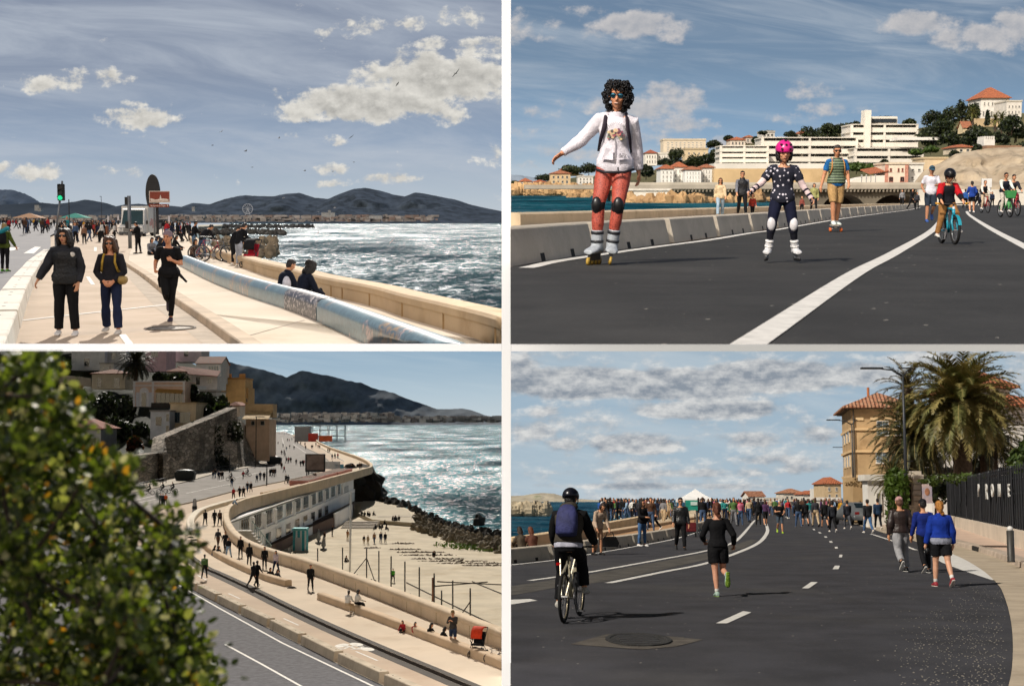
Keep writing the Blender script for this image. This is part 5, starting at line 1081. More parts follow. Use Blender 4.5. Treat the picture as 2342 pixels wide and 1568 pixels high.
outl=[(x0,zl),(x0,top),(x1,top),(x1,zl)]
for a0,a1 in arcs[::-1]:
 cx,rx=(a0+a1)/2,(a1-a0)/2;outl+=[(cx+rx*math.cos(t),zl+(ycap-zl)*math.sin(t))for t in np.linspace(0,math.pi,18)]
me_=sheet("spandrel",[(x,0,z)for x,z in outl],vm,kind=None);bpy.data.objects.remove(me_)
bm=bmesh.new();vs=[bm.verts.new((x,0,z))for x,z in outl];f=bm.faces.new(vs);r_=bmesh.ops.extrude_face_region(bm,geom=[f]);bmesh.ops.translate(bm,verts=[v for v in r_['geom']if isinstance(v,bmesh.types.BMVert)],vec=(0,9,0));bmesh.ops.triangulate(bm,faces=[f_ for f_ in bm.faces if len(f_.verts)>4],ngon_method='EAR_CLIP');bmesh.ops.recalc_face_normals(bm,faces=bm.faces);me=bpy.data.meshes.new('arch_wall');bm.to_mesh(me);bm.free();me.materials.append(vm);link('arch_wall',me,T)
MB().box(((arcs[0][0]+arcs[1][1])/2,9.2,(zl+top)/2),(arcs[1][1]-arcs[0][0]+2,.6,top-zl)).build('arch_shade_board',mat('#2b251e',.95,.3,.3),T);MB().box(((x0+x1)/2-8,4.3,zt-.3),(x1-x0+16,11,.75)).build('deck',mat('#a39a8b',.9,.15,.3),T);MB().box(((x0+x1)/2,-1.1,zt+.28),(x1-x0,.25,.5)).build('parapet',mat('#b5ab9a',.9,.15,.3),T)  # dark brown board behind the arches paints their shaded openings
b=MB();n_=90
for k in range(n_):b.box((x0+(x1-x0)*(k+.5)/n_,-.55,zt-.95),(.28,1.0,.5))
b.build('corbel',mat('#857b6c',.9,.2,.3),T)
w1=TR.at(1215,426,615);w2=TR.at(1400,437,615);b=MB();b.box(((w1[0]+w2[0])/2,615,(w1[2]+w2[2])/2-1),(w2[0]-w1[0],4,w1[2]-w2[2]+2));b.box(((w1[0]+w2[0])/2,612.6,w1[2]+.3),(w2[0]-w1[0],6,.7));tag(b.build('road_wall',mat('#4f4a44',.95,.25,.1)),'dark low road wall above the rocks at the far left shore','wall')
house('boat_house','white low building at the waterline in front of the viaduct','trl',955,1415,692,785,240,6,'#d8d0c2',('flat','#cfc8bb',.35),[(.70,.73,.32,.50),(.81,.84,.32,.50),(.30,.33,.3,.45)],cat='building',sill=False,bars=0)
hl_m=mat('#3d3f26',.95,.45,.05,.5,.6,col2='#5d5638',grime=('#232b1a',.09,.9))
hill("hillside",[(1140,436),(1200,424),(1260,412),(1320,405),(1420,398),(1500,388),(1580,366),(1660,342),(1740,322),(1830,316),(1900,304),(1990,296),(2080,300),(2140,285),(2200,270),(2260,262),(2360,256),(2420,256),(2800,262)],hl_m,690,-3,210,.05,seed=6)
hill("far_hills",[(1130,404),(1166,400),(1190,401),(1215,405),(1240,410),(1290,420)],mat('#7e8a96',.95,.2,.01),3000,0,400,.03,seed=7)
hill("rock_cliff",[(2085,424),(2110,392),(2150,372),(2185,352),(2215,346),(2260,340),(2320,337),(2420,334),(2800,330)],mat('#a99a84',.95,.3,.25,1.0,.9,col2='#8a7b66',grime=('#57503f',.35,.7)),285,2,40,.11,seed=8)
OR,OR2='#b4663f','#a86d4c'
H_=lambda lab,v,x0,x1,yt,yb,Y,wall,roof,wins,**k:house('house',lab,v,x0,x1,yt,yb,Y,k.pop('depth',12),wall,roof,wins,**k)
H_('beige villa by the rocks on the far left shore','trl',355,535,543,645,600,'#c4aa84',('hip',OR2,3),grid_wins(4,2))
H_('small house with orange roof above the beige villa','trl',447,532,512,560,640,'#cdbda2',('hip',OR,4),grid_wins(2,1))
H_('white house with orange roof at the far left edge','trl',82,190,612,655,620,'#d6cfc2',('hip',OR,3),grid_wins(3,1))
H_('pale house low between the left white house and the beige villa','trl',205,318,618,650,615,'#cbb9a0',('hip',OR,2),grid_wins(3,1))
H_('tan house right of the small orange roof on the left shore','trl',540,610,515,560,640,'#d2b98f',('hip',OR2,2),grid_wins(2,1))
H_('white cube house in the trees on the left shore','trl',612,655,545,572,640,'#d9d6cf',None,grid_wins(1,1))
H_('white low house below the pines on the left shore','trl',600,735,572,640,610,'#d4cfc6',('flat','#b9b3a8',.6),grid_wins(4,2))
house('apartment_block','long beige apartment block high on the left skyline','trl',1355,1730,248,372,660,14,'#cdbfa8',('flat','#bfb29c',.8),grid_wins(9,5,fu=.5,fv=.5),cat='building',sill=False)
H_('square beige house with flat roof below the apartment block','trl',1545,1752,330,445,640,'#c9b593',('flat','#ab9a7d',.8),grid_wins(4,2,fu=.3,fv=.35))
H_('white villa with red roof left of the pines in the middle','trl',1195,1300,362,470,630,'#d8d2c6',('hip','#a0503a',3),grid_wins(4,2,fu=.4))
H_('white long house right of the red roofed villa','trl',1302,1432,370,462,632,'#d6d0c5',('flat','#c9c2b5',.8),grid_wins(5,2,fu=.35))
H_('white house with orange roof at the left of the waterfront row','trl',1330,1445,500,640,420,'#d9d5cc',('hip',OR,2.4),grid_wins(3,3,fu=.3))
H_('tallest white house of the waterfront row, orange roof','trl',1440,1562,484,640,425,'#dad6cd',('hip',OR,3),grid_wins(3,3,fu=.3))
H_('white house with blue shutters in the waterfront row','trl',1545,1690,508,640,418,'#dedbd4',('hip',OR2,2),grid_wins(5,3,fu=.28),shutters=None,pane='#34526a')
H_('white house at the right end of the waterfront row','trl',1690,1806,490,640,422,'#d6d1c8',('hip',OR2,2),grid_wins(4,3,fu=.3))
b=MB();w1,w2=A('trl',1805,497,415),A('tr',1430,832,415);b.box(((w1[0]+w2[0])/2,417,(w1[2]+w2[2])/2),(w2[0]-w1[0],4,w1[2]-w2[2]));tag(b.build('retaining_wall',mat('#c3a67c',.95,.15,.15,.2,2,grime=('#9b8158',.1,.5))),'tall beige retaining wall under the white apartments','wall')
H_('house with orange roof on the ridge left of the white apartments','trl',1945,2080,246,300,640,'#cdbfae',('hip',OR,3),grid_wins(4,1))
H_('grey villa on the ridge above the left apartments','trl',2225,2340,178,225,650,'#bfbab2',('flat','#9c978e',.8),grid_wins(3,1,fu=.6))
H_('pale house between two ridge villas','trl',2085,2150,222,275,645,'#b9aea2',('hip',OR2,2),grid_wins(2,1))
H_('house with orange roof behind the upper apartments','trc',745,910,95,160,640,'#d3cabb',('hip',OR,3),grid_wins(3,1))
def terraces(lab,px0,px1,pyt,pyb,Y,n,depth,tower=None,step=0.0,setback=None):
 a,c=TR.at(px0,pyb,Y),TR.at(px1,pyt,Y);W,H=c[0]-a[0],c[2]-a[2];T=thing('apartment_block',lab,'building',((a[0]+c[0])/2,Y,a[2]))
 wm_=mat('#d3ccbf',.8,.08,.3);fh=H/n;ins=1.6
 MB().box((0,depth/2+ins,H/2),(W-1.0,depth,H-.1)).build('wall',mat('#c9c2b6',.85,.1,.1),T)
 for k in range(n):
  z0=fh*k;dx=step*k
  b=MB();b.box((dx/2,depth/2,z0+fh-.14),(W-dx,depth+.5,.28));b.box((dx/2,.05,z0+fh*.27),(W-dx,.25,fh*.52));b.build('balcony_band',wm_,T)
  G_=MB().box((dx/2,ins-.12,z0+fh*.66),(W-dx-1.2,.14,fh*.52)).build('glazing',glassmat('#2a3036',.15),T)
  nb=max(4,int(W/4));b=MB()
  for i in range(nb+1):b.box((-W/2+.6+(W-1.2)*i/nb,ins-.24,z0+fh*.66),(.22 if i%3 else.9,.12,fh*.52))
  b.build('mullion',wm_,T)
  b=MB();rng2=random.Random(k+int(px0))
  for i in range(4):b.box((rng2.uniform(-W/2+1,W/2-1-dx),.9,z0+fh*.62),(rng2.uniform(.8,2.2),.5,fh*.3))
  b.build('balcony_furniture',mat('#6d6a5c',.9,.4,.5),T)
 m_=max(2,int(W/16))
 for i in range(m_+1):MB().box((-W/2+.4+(W-.8)*i/m_,.6,H/2),(.7,1.5,H-.3)).build('pillar',wm_,T)
 if setback:
  x0,x1,hgt=setback;MB().box(((x0+x1)/2*W,depth/2+2.5,H+hgt/2+.15),((x1-x0)*W,depth*.7,hgt)).build('penthouse',wm_,T);MB().box(((x0+x1)/2*W,depth*.15+2.3,H+hgt*.45+.15),((x1-x0)*W*.94,.2,hgt*.5)).build('glazing',glassmat('#2a3036',.15),T)
 if tower:x0,x1,hgt=tower;MB().box(((x0+x1)/2*W,1.5,(H+hgt)/2),((x1-x0)*W,5,H+hgt)).build('lift_tower',wm_,T)
 return T
terraces('white terraced apartments with a lift tower, highest on the slope',1944,2100,284,352,470,4,14,(-.31,-.215,4.5),0,(-.2,.24,2.6))
terraces('white terraced apartments at the foot of the lift tower',1953,2112,338,372,455,2,12)
terraces('long white terraced apartments in the middle, behind the pink helmet',1740,1962,314,386,465,4,14)
terraces('white terraced apartments at the left end of the group',1645,1758,333,382,455,4,12)
b=MB();w1,w2=TR.at(1632,374,445),TR.at(1895,390,445);b.box(((w1[0]+w2[0])/2,450,(w1[2]+w2[2])/2),(w2[0]-w1[0],12,w1[2]-w2[2]));tag(b.build('terrace_wall',mat('#d5cfc3',.85,.1,.1)),'white terrace wall along the foot of the apartments','wall')
a=TR.at(2050,322,452);c=TR.at(2146,313,452);b=MB();b.box(((a[0]+c[0])/2,456,(a[2]+c[2])/2),(c[0]-a[0],9,.9));T=tag(b.build('canopy_roof',mat('#d9d5cc',.8,.06,.1)),'flat white canopy roof right of the upper apartments','roof')
house('house','cream house with pink corners and arched ground floor behind the viaduct','trr',575,805,742,930,300,9,'#d9cbb6',('flat','#cdbca4',.4),[(.2,.30,.62,.8),(.54,.62,.62,.8),(.71,.79,.62,.8),(.88,.96,.62,.8),(.18,.36,.08,.36),(.66,.84,.08,.36)],frame='#b87a68',extra=lambda T,W,H,d:[MB().box((s*(W/2-.35),-.03,H/2),(.7,.1,H*.98)).build('quoin',mat('#bd8672',.9,.2,2),T)for s in(-1,1)])
house('house','white annex right of the pink cornered house','trr',805,950,745,930,302,9,'#d8d3c8',('flat','#c9c2b5',.4),grid_wins(2,2,fu=.4,fv=.3))
house('house','plain beige building left of the cliff','trr',950,1180,690,930,306,9,'#c8b393',('flat','#b9a685',.4),[(.35,.42,.6,.75),(.55,.62,.45,.6),(.3,.37,.3,.4)],sill=False)
house('house','beige building with a garage door at the foot of the cliff','trr',1130,1310,760,930,299,8,'#cab89a',('flat','#bda988',.4),[(.35,.9,.05,.4)],sill=False,pane='#2b2a26')
q0,q1=A('trr',395,838,303),A('trr',575,838,303);b=MB();a=A('trr',205,935,300);c=A('trr',578,850,300)
T=thing('beach_house','white low building with sloping orange roof left of the pink cornered house','house',(0,300,0));pr=[(a[0],0,a[2]),(c[0],0,a[2]),(c[0],0,c[2])]+[(a[0]+(c[0]-a[0])*f,0,a[2]+(c[2]-a[2])*h_)for f,h_ in((.75,.98),(.5,.86),(.25,.6),(.08,.25))]
b.prism(pr,(0,8,0));b.build('wall',mat('#d7d0c3',.85,.1,.3),T);b=MB();b.prism([(q0[0],-.3,q0[2]-.1),(q1[0],-.3,q1[2]+.5),(q1[0],8,q1[2]+1.6),(q0[0],8,q0[2]+.9)],(0,0,.2));b.build('roof',roofmat(OR),T)
windows(T,[(a[0]+(c[0]-a[0])*f,a[0]+(c[0]-a[0])*(f+.03),a[2]+.3,a[2]+2.0)for f in(.38,.5,.62,.74)],0,bars=0)
house('villa','large white villa with orange hipped roof on the hilltop at right','trr',1500,1780,105,300,560,16,'#d9d4ca',('hip',OR,9,.8),[(.1,.15,.62,.8),(.24,.29,.62,.8),(.38,.43,.62,.8),(.07,.13,.1,.35),(.21,.27,.1,.35),(.35,.41,.1,.35),(.5,.56,.1,.35),(.66,.72,.1,.35)],cat='house')
house('villa','white house with iron balconies right of the hilltop villa','trr',1745,1900,140,395,540,14,'#d4cdc1',('flat','#c4bba9',.6),grid_wins(4,4,fu=.35,fv=.45))
house('garden_wall','stone garden wall under the hilltop villa','trr',1435,1760,300,380,548,5,'#b09a78',None,(),cat='wall')
H_('tiny house with a gable in the trees under the hilltop villa','trr',1330,1415,395,445,520,'#cbb893',('gable',OR2,2.5),[(.4,.6,.3,.7)],depth=6)
house('tower','small white tower with battlements above the cliff','trr',1532,1640,500,600,400,6,'#d6d0c6',None,(),cat='tower',extra=lambda T,W,H,d:[MB().box((-W/2+W*(k+.5)/5,d/2,H+.4),(W/9,d,.8)).build('merlon',mat('#d6d0c6',.9,.1,.6),T)for k in range(5)])
H_('small house with orange roof on the slope left of the cliff','trr',1270,1420,580,640,380,'#cfbfa4',('hip',OR,1.5),grid_wins(2,1))
house('wall','brown wall along the top of the cliff','trr',1560,1900,560,610,330,3,'#8a6a52',None,(),cat='wall')
house('wall','long white roadside wall behind the cyclists','trr',905,2900,985,1150,215,1,'#cfc8bb',None,(),cat='wall')
house('notice_board','white notice board at the roadside behind the cyclists','trr',1512,1612,880,965,190,.2,'#d5d3cf',None,(),cat='sign',extra=lambda T,W,H,d:[MB().box((s*W*.4,.1,-1.2),(.12,.1,2.4)).build('leg',mat('#9a9a9a',.5,.1,3),T)for s in(-1,1)])
def tr_tree(v,x0,x1,yt,yb,Y,lab,col='#27301d',col2='#3d4826',n=1100,seed=0,pine=True,grp='trees on the hillside'):
 a,c=A(v,x0,yb,Y),A(v,x1,yt,Y);r_=(c[0]-a[0])/2;h=c[2]-a[2]
 return tree(((a[0]+c[0])/2,Y,a[2]),h,r_,lab,col,col2,n=n,leaf=max(.45,r_*.10),name='pine_tree' if pine else 'tree',group=grp,crown_z=.5,flat=1.0,seed=seed,nc=13)
TT=[('trr',935,1140,205,420,540,'broad pine at the left of the big hilltop grove'),('trr',1130,1300,150,400,545,'tall pine in the middle of the hilltop grove'),('trr',1240,1400,105,380,550,'tallest pine of the hilltop grove'),('trr',1370,1500,120,380,552,'pine of the grove next to the hilltop villa'),('trr',1050,1230,330,470,500,'lower pine in front of the hilltop grove'),('trr',860,1120,395,520,480,'wide pine right of the upper white apartments'),('trr',1090,1290,410,590,450,'brownish tree above the plain beige building'),('trr',1400,1600,390,500,500,'dark tree under the garden wall of the villa'),('trr',1600,1740,420,560,450,'dark tree right of the battlemented tower'),('trr',1200,1290,610,690,340,'round shrub tree left of the cliff top'),('trr',1280,1365,630,730,335,'second round shrub tree at the cliff top'),('trr',1415,1530,550,640,380,'bushy tree left of the battlemented tower'),('trr',470,690,280,330,500,'dark flat pine behind the roof of the upper apartments'),('trr',750,880,300,380,500,'pine right behind the upper apartments'),('trr',190,400,320,470,520,'dark pines left behind the lift tower'),('trr',60,220,335,470,520,'dark pine above the middle apartments'),('trr',-40,90,330,470,522,'dark pine farther left above the middle apartments'),('trr',950,1090,560,640,420,'green bush tree right of the lower apartments'),('trr',800,960,590,670,420,'green bush tree below the lower apartments'),('trr',205,400,720,830,340,'green shrubs behind the skateboarder'),('trr',400,540,730,810,340,'green shrubs right of the skateboarder'),('trr',530,610,700,760,340,'small shrub left above the pink cornered house'),('trl',430,640,460,560,640,'dark pines on the left headland'),('trl',600,790,445,560,645,'dark pines behind the hoodie on the left headland'),('trl',215,370,540,620,660,'dark trees left on the far shore'),('trl',0,80,600,650,640,'dark bush at the far left edge of the shore'),('trl',1140,1265,450,590,500,'dark tree right of the hoodie sleeve'),('trl',1300,1420,400,480,610,'dark tree right above the hoodie sleeve'),('trl',1400,1540,305,440,630,'dark pine before the long apartment block'),('trl',1530,1660,415,480,610,'low dark tree under the square beige house'),('trl',1735,1870,240,330,620,'pine left of the white apartments, on the ridge'),('trl',1750,1850,320,470,600,'dark tree at the left end of the white apartments'),('trl',1890,1975,200,260,650,'small pine on the ridge by the orange roof'),('trl',2140,2200,210,290,640,'narrow dark tree on the ridge'),('trl',2205,2345,158,200,655,'flat pine above the grey ridge villa'),('trc',615,755,60,150,640,'round pine above the pink helmet'),('trc',350,440,60,110,640,'flat pine left above the pink helmet'),('trl',1630,1760,390,470,612,'dark tree between the beige house and the white apartments')]
for i,t_ in enumerate(TT):tr_tree(*t_,seed=i,col=('#20281a','#2a331d','#262b1c')[i%3]if 'green' not in t_[6]else '#3a4c22',col2=('#39431f','#434a2a','#353f22')[i%3]if 'green' not in t_[6]else '#51652c')
for i,(x,yt,yb,lab)in enumerate(((1640,300,440,'palm on the slope below the hilltop villa'),(1700,290,500,'taller palm below the hilltop villa'),(1425,245,380,'palm beside the hilltop grove'))):
 a,c=A('trr',x,yb,500),A('trr',x,yt,500);palm(tuple(a),c[2]-a[2],3.6,lab,34,.3,('#6a6a34','#5a6130','#000000'),seed=40+i)
a,c=A('trr',1565,370,505),A('trr',1565,225,505);T=thing('cypress','thin dark cypress in front of the hilltop villa','tree',tuple(a));hh=c[2]-a[2];Qd=leaf_quads([((0,0,hh*f),(1.2-f*.7,1.2-f*.7,hh*.14))for f in(.15,.3,.45,.6,.75,.9)],300,.5,4);b=MB();b.np_quads(Qd);b.build('crown',leafmat('#1f2a18'),T);MB().tube([(0,0,0),(0,0,hh*.3)],.2,6).build('trunk',mat('#4a3b2d',.9,.4,5),T)
rng=random.Random(88)
for k in range(34):
 if k<20:px,py,Y=rng.uniform(2125,2345),rng.uniform(300,372),rng.uniform(430,560)
 elif k<27:px,py,Y=rng.uniform(1480,1660),rng.uniform(372,420),rng.uniform(560,640)
 else:px,py,Y=rng.uniform(1800,2130),rng.uniform(316,330),rng.uniform(600,660)
 p=TR.at(px,py,Y);h_=rng.uniform(4.5,9);tree(tuple(p-[0,0,1]),h_,h_*rng.uniform(.45,.7),'dark evergreen among the houses of the far hillside','#222b1a','#39421f',n=650,leaf=.5,name='tree',group='dense evergreens on the far hillside',crown_z=.5,flat=1.0,seed=200+k,nc=11)
CUR=TR
def skates(boot,wheelcol,framecol='#4a4b4f',cuff='#2a2a2e',hi=.20):
 def fn(B,J,part):
  for n in 'LR':
   a,f,u=J['ank'+n],J['fd'+n],J['fu'+n];b0=a-u*.085;sd=f.cross(u)
   t=MB();foot(t,J,n,1.12,.014,.03);up=(J['knee'+n]-a).normalized();t.tube([b0+u*.03,a+up*.02,a+up*(hi-.06),a+up*(hi-.04)],[.056,.062,.062,.055],12)
   BT=link('skate_boot',remesh(t,'skate_boot',mat(boot,.45,.25,14,name='boot'),.009,1),B)
   t=MB();t.tube([a+up*(hi-.085),a+up*(hi-.055)],[.067,.067],12);t.tube([a+up*.03,a+up*.055],[.068,.068],12);t.build('buckle',mat(cuff,.5,.2,9),BT,True)
   t=MB();c_=b0-u*.018+f*.05
   t.rings([[c_+f*y+sd*x+u*z for x,z in((-.016,.018),(.016,.018),(.014,-.045),(-.014,-.045))]for y in(-.125,.0,.125)]);t.build('skate_frame',mat(framecol,.4,.2,9,metal=.5),BT)
   for k in range(4):
    c2=b0-u*.070+f*(.05+(k-1.5)*.085);t=MB();t.disc(c2,.040,sd,.024,18);t.build('wheel',mat(wheelcol,.5,.15,9),BT,True)
 return fn
def kneepads(col,r_=.068,dz=0.0,cap=None):
 def fn(B,J,part):
  for n in 'LR':
   k,h,a=J['knee'+n],J['hip'+n],J['ank'+n];fw=(h-k).normalized()+(a-k).normalized();fw=-fw.normalized()if fw.length>.05 else J['fd'+n]
   if fw.dot(J['fd'+n])<0:fw=-fw
   t=MB();t.cap([k.lerp(h,.22),k,k.lerp(a,.25)],[r_,r_+.004,r_-.006],12);K=part(t,'knee_pad',cloth(cap or col),.001,9)
   q=MB();q.ell(k+fw*.045,(r_*.85,r_*.62,r_*1.35),12,8);q.build('pad_shell',mat(col,.35,.15,9),K,True)
 return fn
m,t=new_mat("leopard_print");co=t.n("TexCoord").outputs['Object'];vd=t.n("TexVoronoi",{'Vector':co,'Scale':62.0}).outputs['Distance'];nz=t.noise(co,70,3)
f_=t.m('MULTIPLY',t.step(nz,.50,.56),t.m('LESS_THAN',vd,.55));t.out(t.n("BsdfPrincipled",{'Base Color':t.mix(t.m('MULTIPLY',f_,.75),lin('#a84a3a'),lin('#571d1a')),'Roughness':.6}).outputs[0]);leo=m
mg,t=new_mat("mirror_lens");t.out(t.n("BsdfPrincipled",{'Base Color':lin('#3a6f86'),'Metallic':.9,'Roughness':.08}).outputs[0])
def woman_extra(B,J,part):
 Rt=J['Rt'];straps(J,MB(),.02)
 q=MB()
 for s in(-1,1):q.tube([J['neck']+Rt@Vector((s*.07,-.12,-.06)),J['neck']+Rt@Vector((s*.095,-.02,.002)),J['neck']+Rt@Vector((s*.105,.09,-.05)),J['chest']+Rt@Vector((s*.115,.148,.05)),J['chest']+Rt@Vector((s*.145,.125,-.07)),J['chest']+Rt@Vector((s*.165,.03,-.20))],[.024,.026,.026,.026,.02,.012],6,sq=.45)
 q.build('backpack_strap',mat('#241a26',.8,.3,9),B,True)
 t=MB();t.tube([J['neck']+Rt@Vector((0,-.03,-.05)),J['neck']+Rt@Vector((0,-.01,.03))],[.105,.085],14);t.ell(J['neck']+Rt@Vector((0,-.10,-.02)),(.12,.06,.07));part(t,'hood',cloth('#d2ccd4'),.006,30)
 cc=J['chest']+Rt@Vector((0,.142,-.02));q=MB();rng=random.Random(3)
 cols=[('#c9a98c',0),('#7d8a76',1),('#c4656a',2),('#c9b48c',3),('#7c4a5c',4),('#55504c',5)]
 for k in range(46):
  a=rng.uniform(-.35,3.5);r2=rng.uniform(.3,1.0);x,z=.085*math.cos(a)*r2,.075*math.sin(a)*r2-.02;q.mi=k%6;q.disc(cc+Rt@Vector((x,.006-abs(x)*.10+z*.06,z)),rng.uniform(.008,.02),Rt@Vector((x*1.5,1,.1)),.006,9)
 for a in np.linspace(.3,2.9,14):q.mi=5;q.disc(cc+Rt@Vector((.10*math.cos(a),.002,.02+.10*math.sin(a))),.004,(0,1,0),.006,6)
 q.build('printed_flowers',[mat(c_,.8,.2,30)for c_,_ in cols],B)
 q=MB();z0=J['chest']+Rt@Vector((0,.139,-.24));q.box(z0+Rt@Vector((0,.0,.12)),(.008,.012,.34));q.build('zip',mat('#a8a4a8',.5,.1,9),B)
 t=MB();torso(t,J,1.0,.038,zlo=-.02,zhi=.12,fem=1,flare=.15);r2=MB()
 for s in(-1,1):q2=MB();q2.prism([J['pel']+Vector((s*.02,.168,.13)),J['pel']+Vector((s*.09,.163,.14)),J['pel']+Vector((s*.135,.14,.03)),J['pel']+Vector((s*.02,.172,.02))],(0,.012,0));q2.build('pocket',cloth('#d6d1da'),B)
 sm=Matrix.Translation(J['pel']+Vector((-.075,.190,.07)))@Matrix.Rotation(R(180),4,'Z')@FACE;text_mesh('lettering','Ally',.045,mat('#38333a',.6,.1,9),B,.002,sm,sx=1.2)
 q=MB();q.tube([J['pel']+Vector((-.19,.06,-.07)),J['pel']+Vector((-.09,.175,-.10)),J['pel']+Vector((.09,.175,-.10)),J['pel']+Vector((.19,.06,-.07))],.014,6);q.tube([J['pel']+Vector((-.03,.18,-.05)),J['pel']+Vector((-.04,.175,-.12))],.007,5);q.build('waist_strap',mat('#1c1a22',.7,.2,9),B,True)
 for n in 'LR':
  t=MB();t.tube([J['ank'+n].lerp(J['knee'+n],.30),J['ank'+n].lerp(J['knee'+n],.62)],[.047,.056],12);part(t,'sock',cloth('#8fc7b8'),.001,9)
LW=dict(top='#d9d4dc',bot='#c0503f',botmat=leo,hair='#0e0b0b',style='curly',fem=1,shoe='none',glasses=mg,mouthc='#cfb0a4',mouthh=.005,tadd=.026,aadd=.017,abag=.011,hem=-.10,flare=.25,topname='hoodie',botname='leggings',ladd=.010,g=.96,twr=.008,tfr=13,curl=(30,25),skin='#bd8262',upto=1,hs=1.06)
LW['extra']=[woman_extra,skates('#9aa0a6','#a8893a',cuff='#232428'),kneepads('#131316',.064)]
c=TR.g(1404,604);S_=1.70/1.75
Wm=person((c[0],c[1],.105),184,1.70,PZ(lean=6,head=(4,6),roll=-3,aR=(-4,40,30,-25),aL=(-20,10,16,0),lR=(18,3,20,24),lL=(16,-8,24,2),flat=1),LW,'woman with black curls skating in a white hoodie and coral leopard leggings')
J,S=B_J[Wm.name];held(Wm,'backpack',pack_mesh(J,.14,.42,.12,-.05),cloth('#1d1a26'),'dark backpack on the back of the skating woman','backpack')
m,t=new_mat("dotted_cloth");co=t.n("TexCoord").outputs['Object'];vd=t.n("TexVoronoi",{'Vector':co,'Scale':15.0,'Randomness':.75}).outputs['Distance']
t.out(t.n("BsdfPrincipled",{'Base Color':t.mix(t.m('LESS_THAN',vd,.26),lin('#0d1022'),lin('#c9c4cf')),'Roughness':.85}).outputs[0]);dots=m
def helmet(col,vents=True,strap='#101014',k=1.0,full=False):
 def fn(B,J,part):
  Rh=J['Rh'];hs_=k;o=lambda*v:J['head']+Rh@(Vector(v)*hs_);q=MB();q.ell(o(0,-.012,.035),tuple(hs_*x for x in(.108,.128,.112)),20,14,Rh)
  q.V=[v if(Rh.transposed()@(Vector(v)-J['head'])).z>.012*hs_ else tuple(Vector(v)+Rh@Vector((0,0,.012*hs_-(Rh.transposed()@(Vector(v)-J['head'])).z)))for v in q.V]
  Hm=q.build('helmet',mat(col,.3,.08,4,spec=.5,name='helmet'),B,True)
  if vents:
   q=MB()
   for x,y,z in((0,.088,.105),(-.055,.075,.105),(.055,.075,.105),(-.05,.103,.055),(.05,.103,.055),(0,.03,.145)):q.box(o(x,y,z),tuple(hs_*v for v in(.024,.03,.018)),rot=Rh.to_4x4())
   q.build('vent',mat('#15101a',.8,.1,5),Hm)
  q=MB()
  for s in(-1,1):q.tube([o(s*.09,.02,.02),o(s*.082,.03,-.05),o(s*.03,.05,-.115)],.009,6)
  q.build('chin_strap',mat(strap,.8,.1,5),Hm)
 return fn
def arm_guards(c1,c2):
 def fn(B,J,part):
  for n in 'LR':
   s_,e,w_=J['sho'+n],J['elb'+n],J['wri'+n];t=MB();t.cap([e.lerp(s_,.38),e,e.lerp(w_,.3)],[.054,.056,.048],12);part(t,'elbow_pad',cloth(c1),.002,20)
   t=MB();t.cap([e.lerp(w_,.55),w_,w_+J['hd'+n]*.05],[.044,.042,.044],12);part(t,'wrist_guard',cloth(c1),.002,20)
   t=MB();t.tube([e.lerp(w_,.36),e.lerp(w_,.50)],[.052,.05],12);t.tube([w_.lerp(e,.25),w_.lerp(e,.08)],[.05,.05],12);t.tube([w_+J['hd'+n]*.03,w_+J['hd'+n]*.07],[.05,.046],12);part(t,'guard_band',cloth(c2),.001,20)
 return fn
LC=dict(top='#0d1022',topmat=dots,bot='#10142a',hair='#1b1210',style='bob',fem=0,hs=1.30,sleeve='short',pants='knee',shoe='none',tadd=.022,aadd=.022,flare=.5,hem=-.10,g=1.04,topname='t_shirt',botname='shorts',lbag=.02,hands=1.05,curl=(40,40),skin='#c28c6c')
def leggings(B,J,part):
 t=MB();[leg(t,J,n,1,.006)for n in 'LR'];part(t,'leggings',cloth('#11121c'),.002,20)
LC['extra']=[leggings,helmet('#c81f78',True,'#15151a',1.30),kneepads('#c9c7ca',.08,0,'#1a1c2a'),arm_guards('#c9b4b4','#141728'),skates('#bdbdbf','#2b2a2c','#8c8e92','#d2d0ce',.19)]
c=TR.g(1786,600.5);Wc=person((c[0],c[1],.088),180,1.115,PZ(lean=5,head=(6,0),aR=(8,38,34,-30),aL=(10,26,26,-10),lR=(14,8,24,18),lL=(10,9,22,4),flat=1),LC,'child on white inline skates with pink helmet and navy dotted shirt')
m,t=new_mat("striped_vest");co=t.n("TexCoord").outputs['Object'];z_=t.n("SeparateXYZ",{0:co}).outputs[2];t.out(t.n("BsdfPrincipled",{'Base Color':t.mix(t.step(t.m('SINE',t.m('MULTIPLY',z_,110.0)),.3,.6),lin('#2f3d2c'),lin('#76866a')),'Roughness':.6}).outputs[0]);sv=m
def mvest(B,J,part):
 t=MB();torso(t,J,1.03,.034,zlo=-.04,zhi=.455,flare=.1);t.tube([J['neck']-J['Rt']@Vector((0,0,.05)),J['neck']+J['Rt']@Vector((0,.01,.02))],[.095,.08],12);part(t,'vest',sv,.004,30)
 q=MB();Rt=J['Rt']
 for s in(-1,1):q.tube([J['neck']+Rt@Vector((s*.09,-.12,-.06)),J['neck']+Rt@Vector((s*.115,-.01,.012)),J['neck']+Rt@Vector((s*.125,.10,-.06)),J['chest']+Rt@Vector((s*.14,.15,-.02)),J['chest']+Rt@Vector((s*.165,.06,-.2))],.018,6,sq=.5)
 q.build('backpack_strap',mat('#b9824a',.8,.2,9),B,True)
LM=dict(top='#1d5d96',bot='#a8875a',hair='#3b3632',style='short',glasses=GL,sleeve='short',pants='knee',shoe='#c8d2cc',lbag=.025,ladd=.016,botname='shorts',topname='t_shirt',curl=(35,30),g=1.02,extra=[mvest],skin='#b57f5e',bwr=.007)
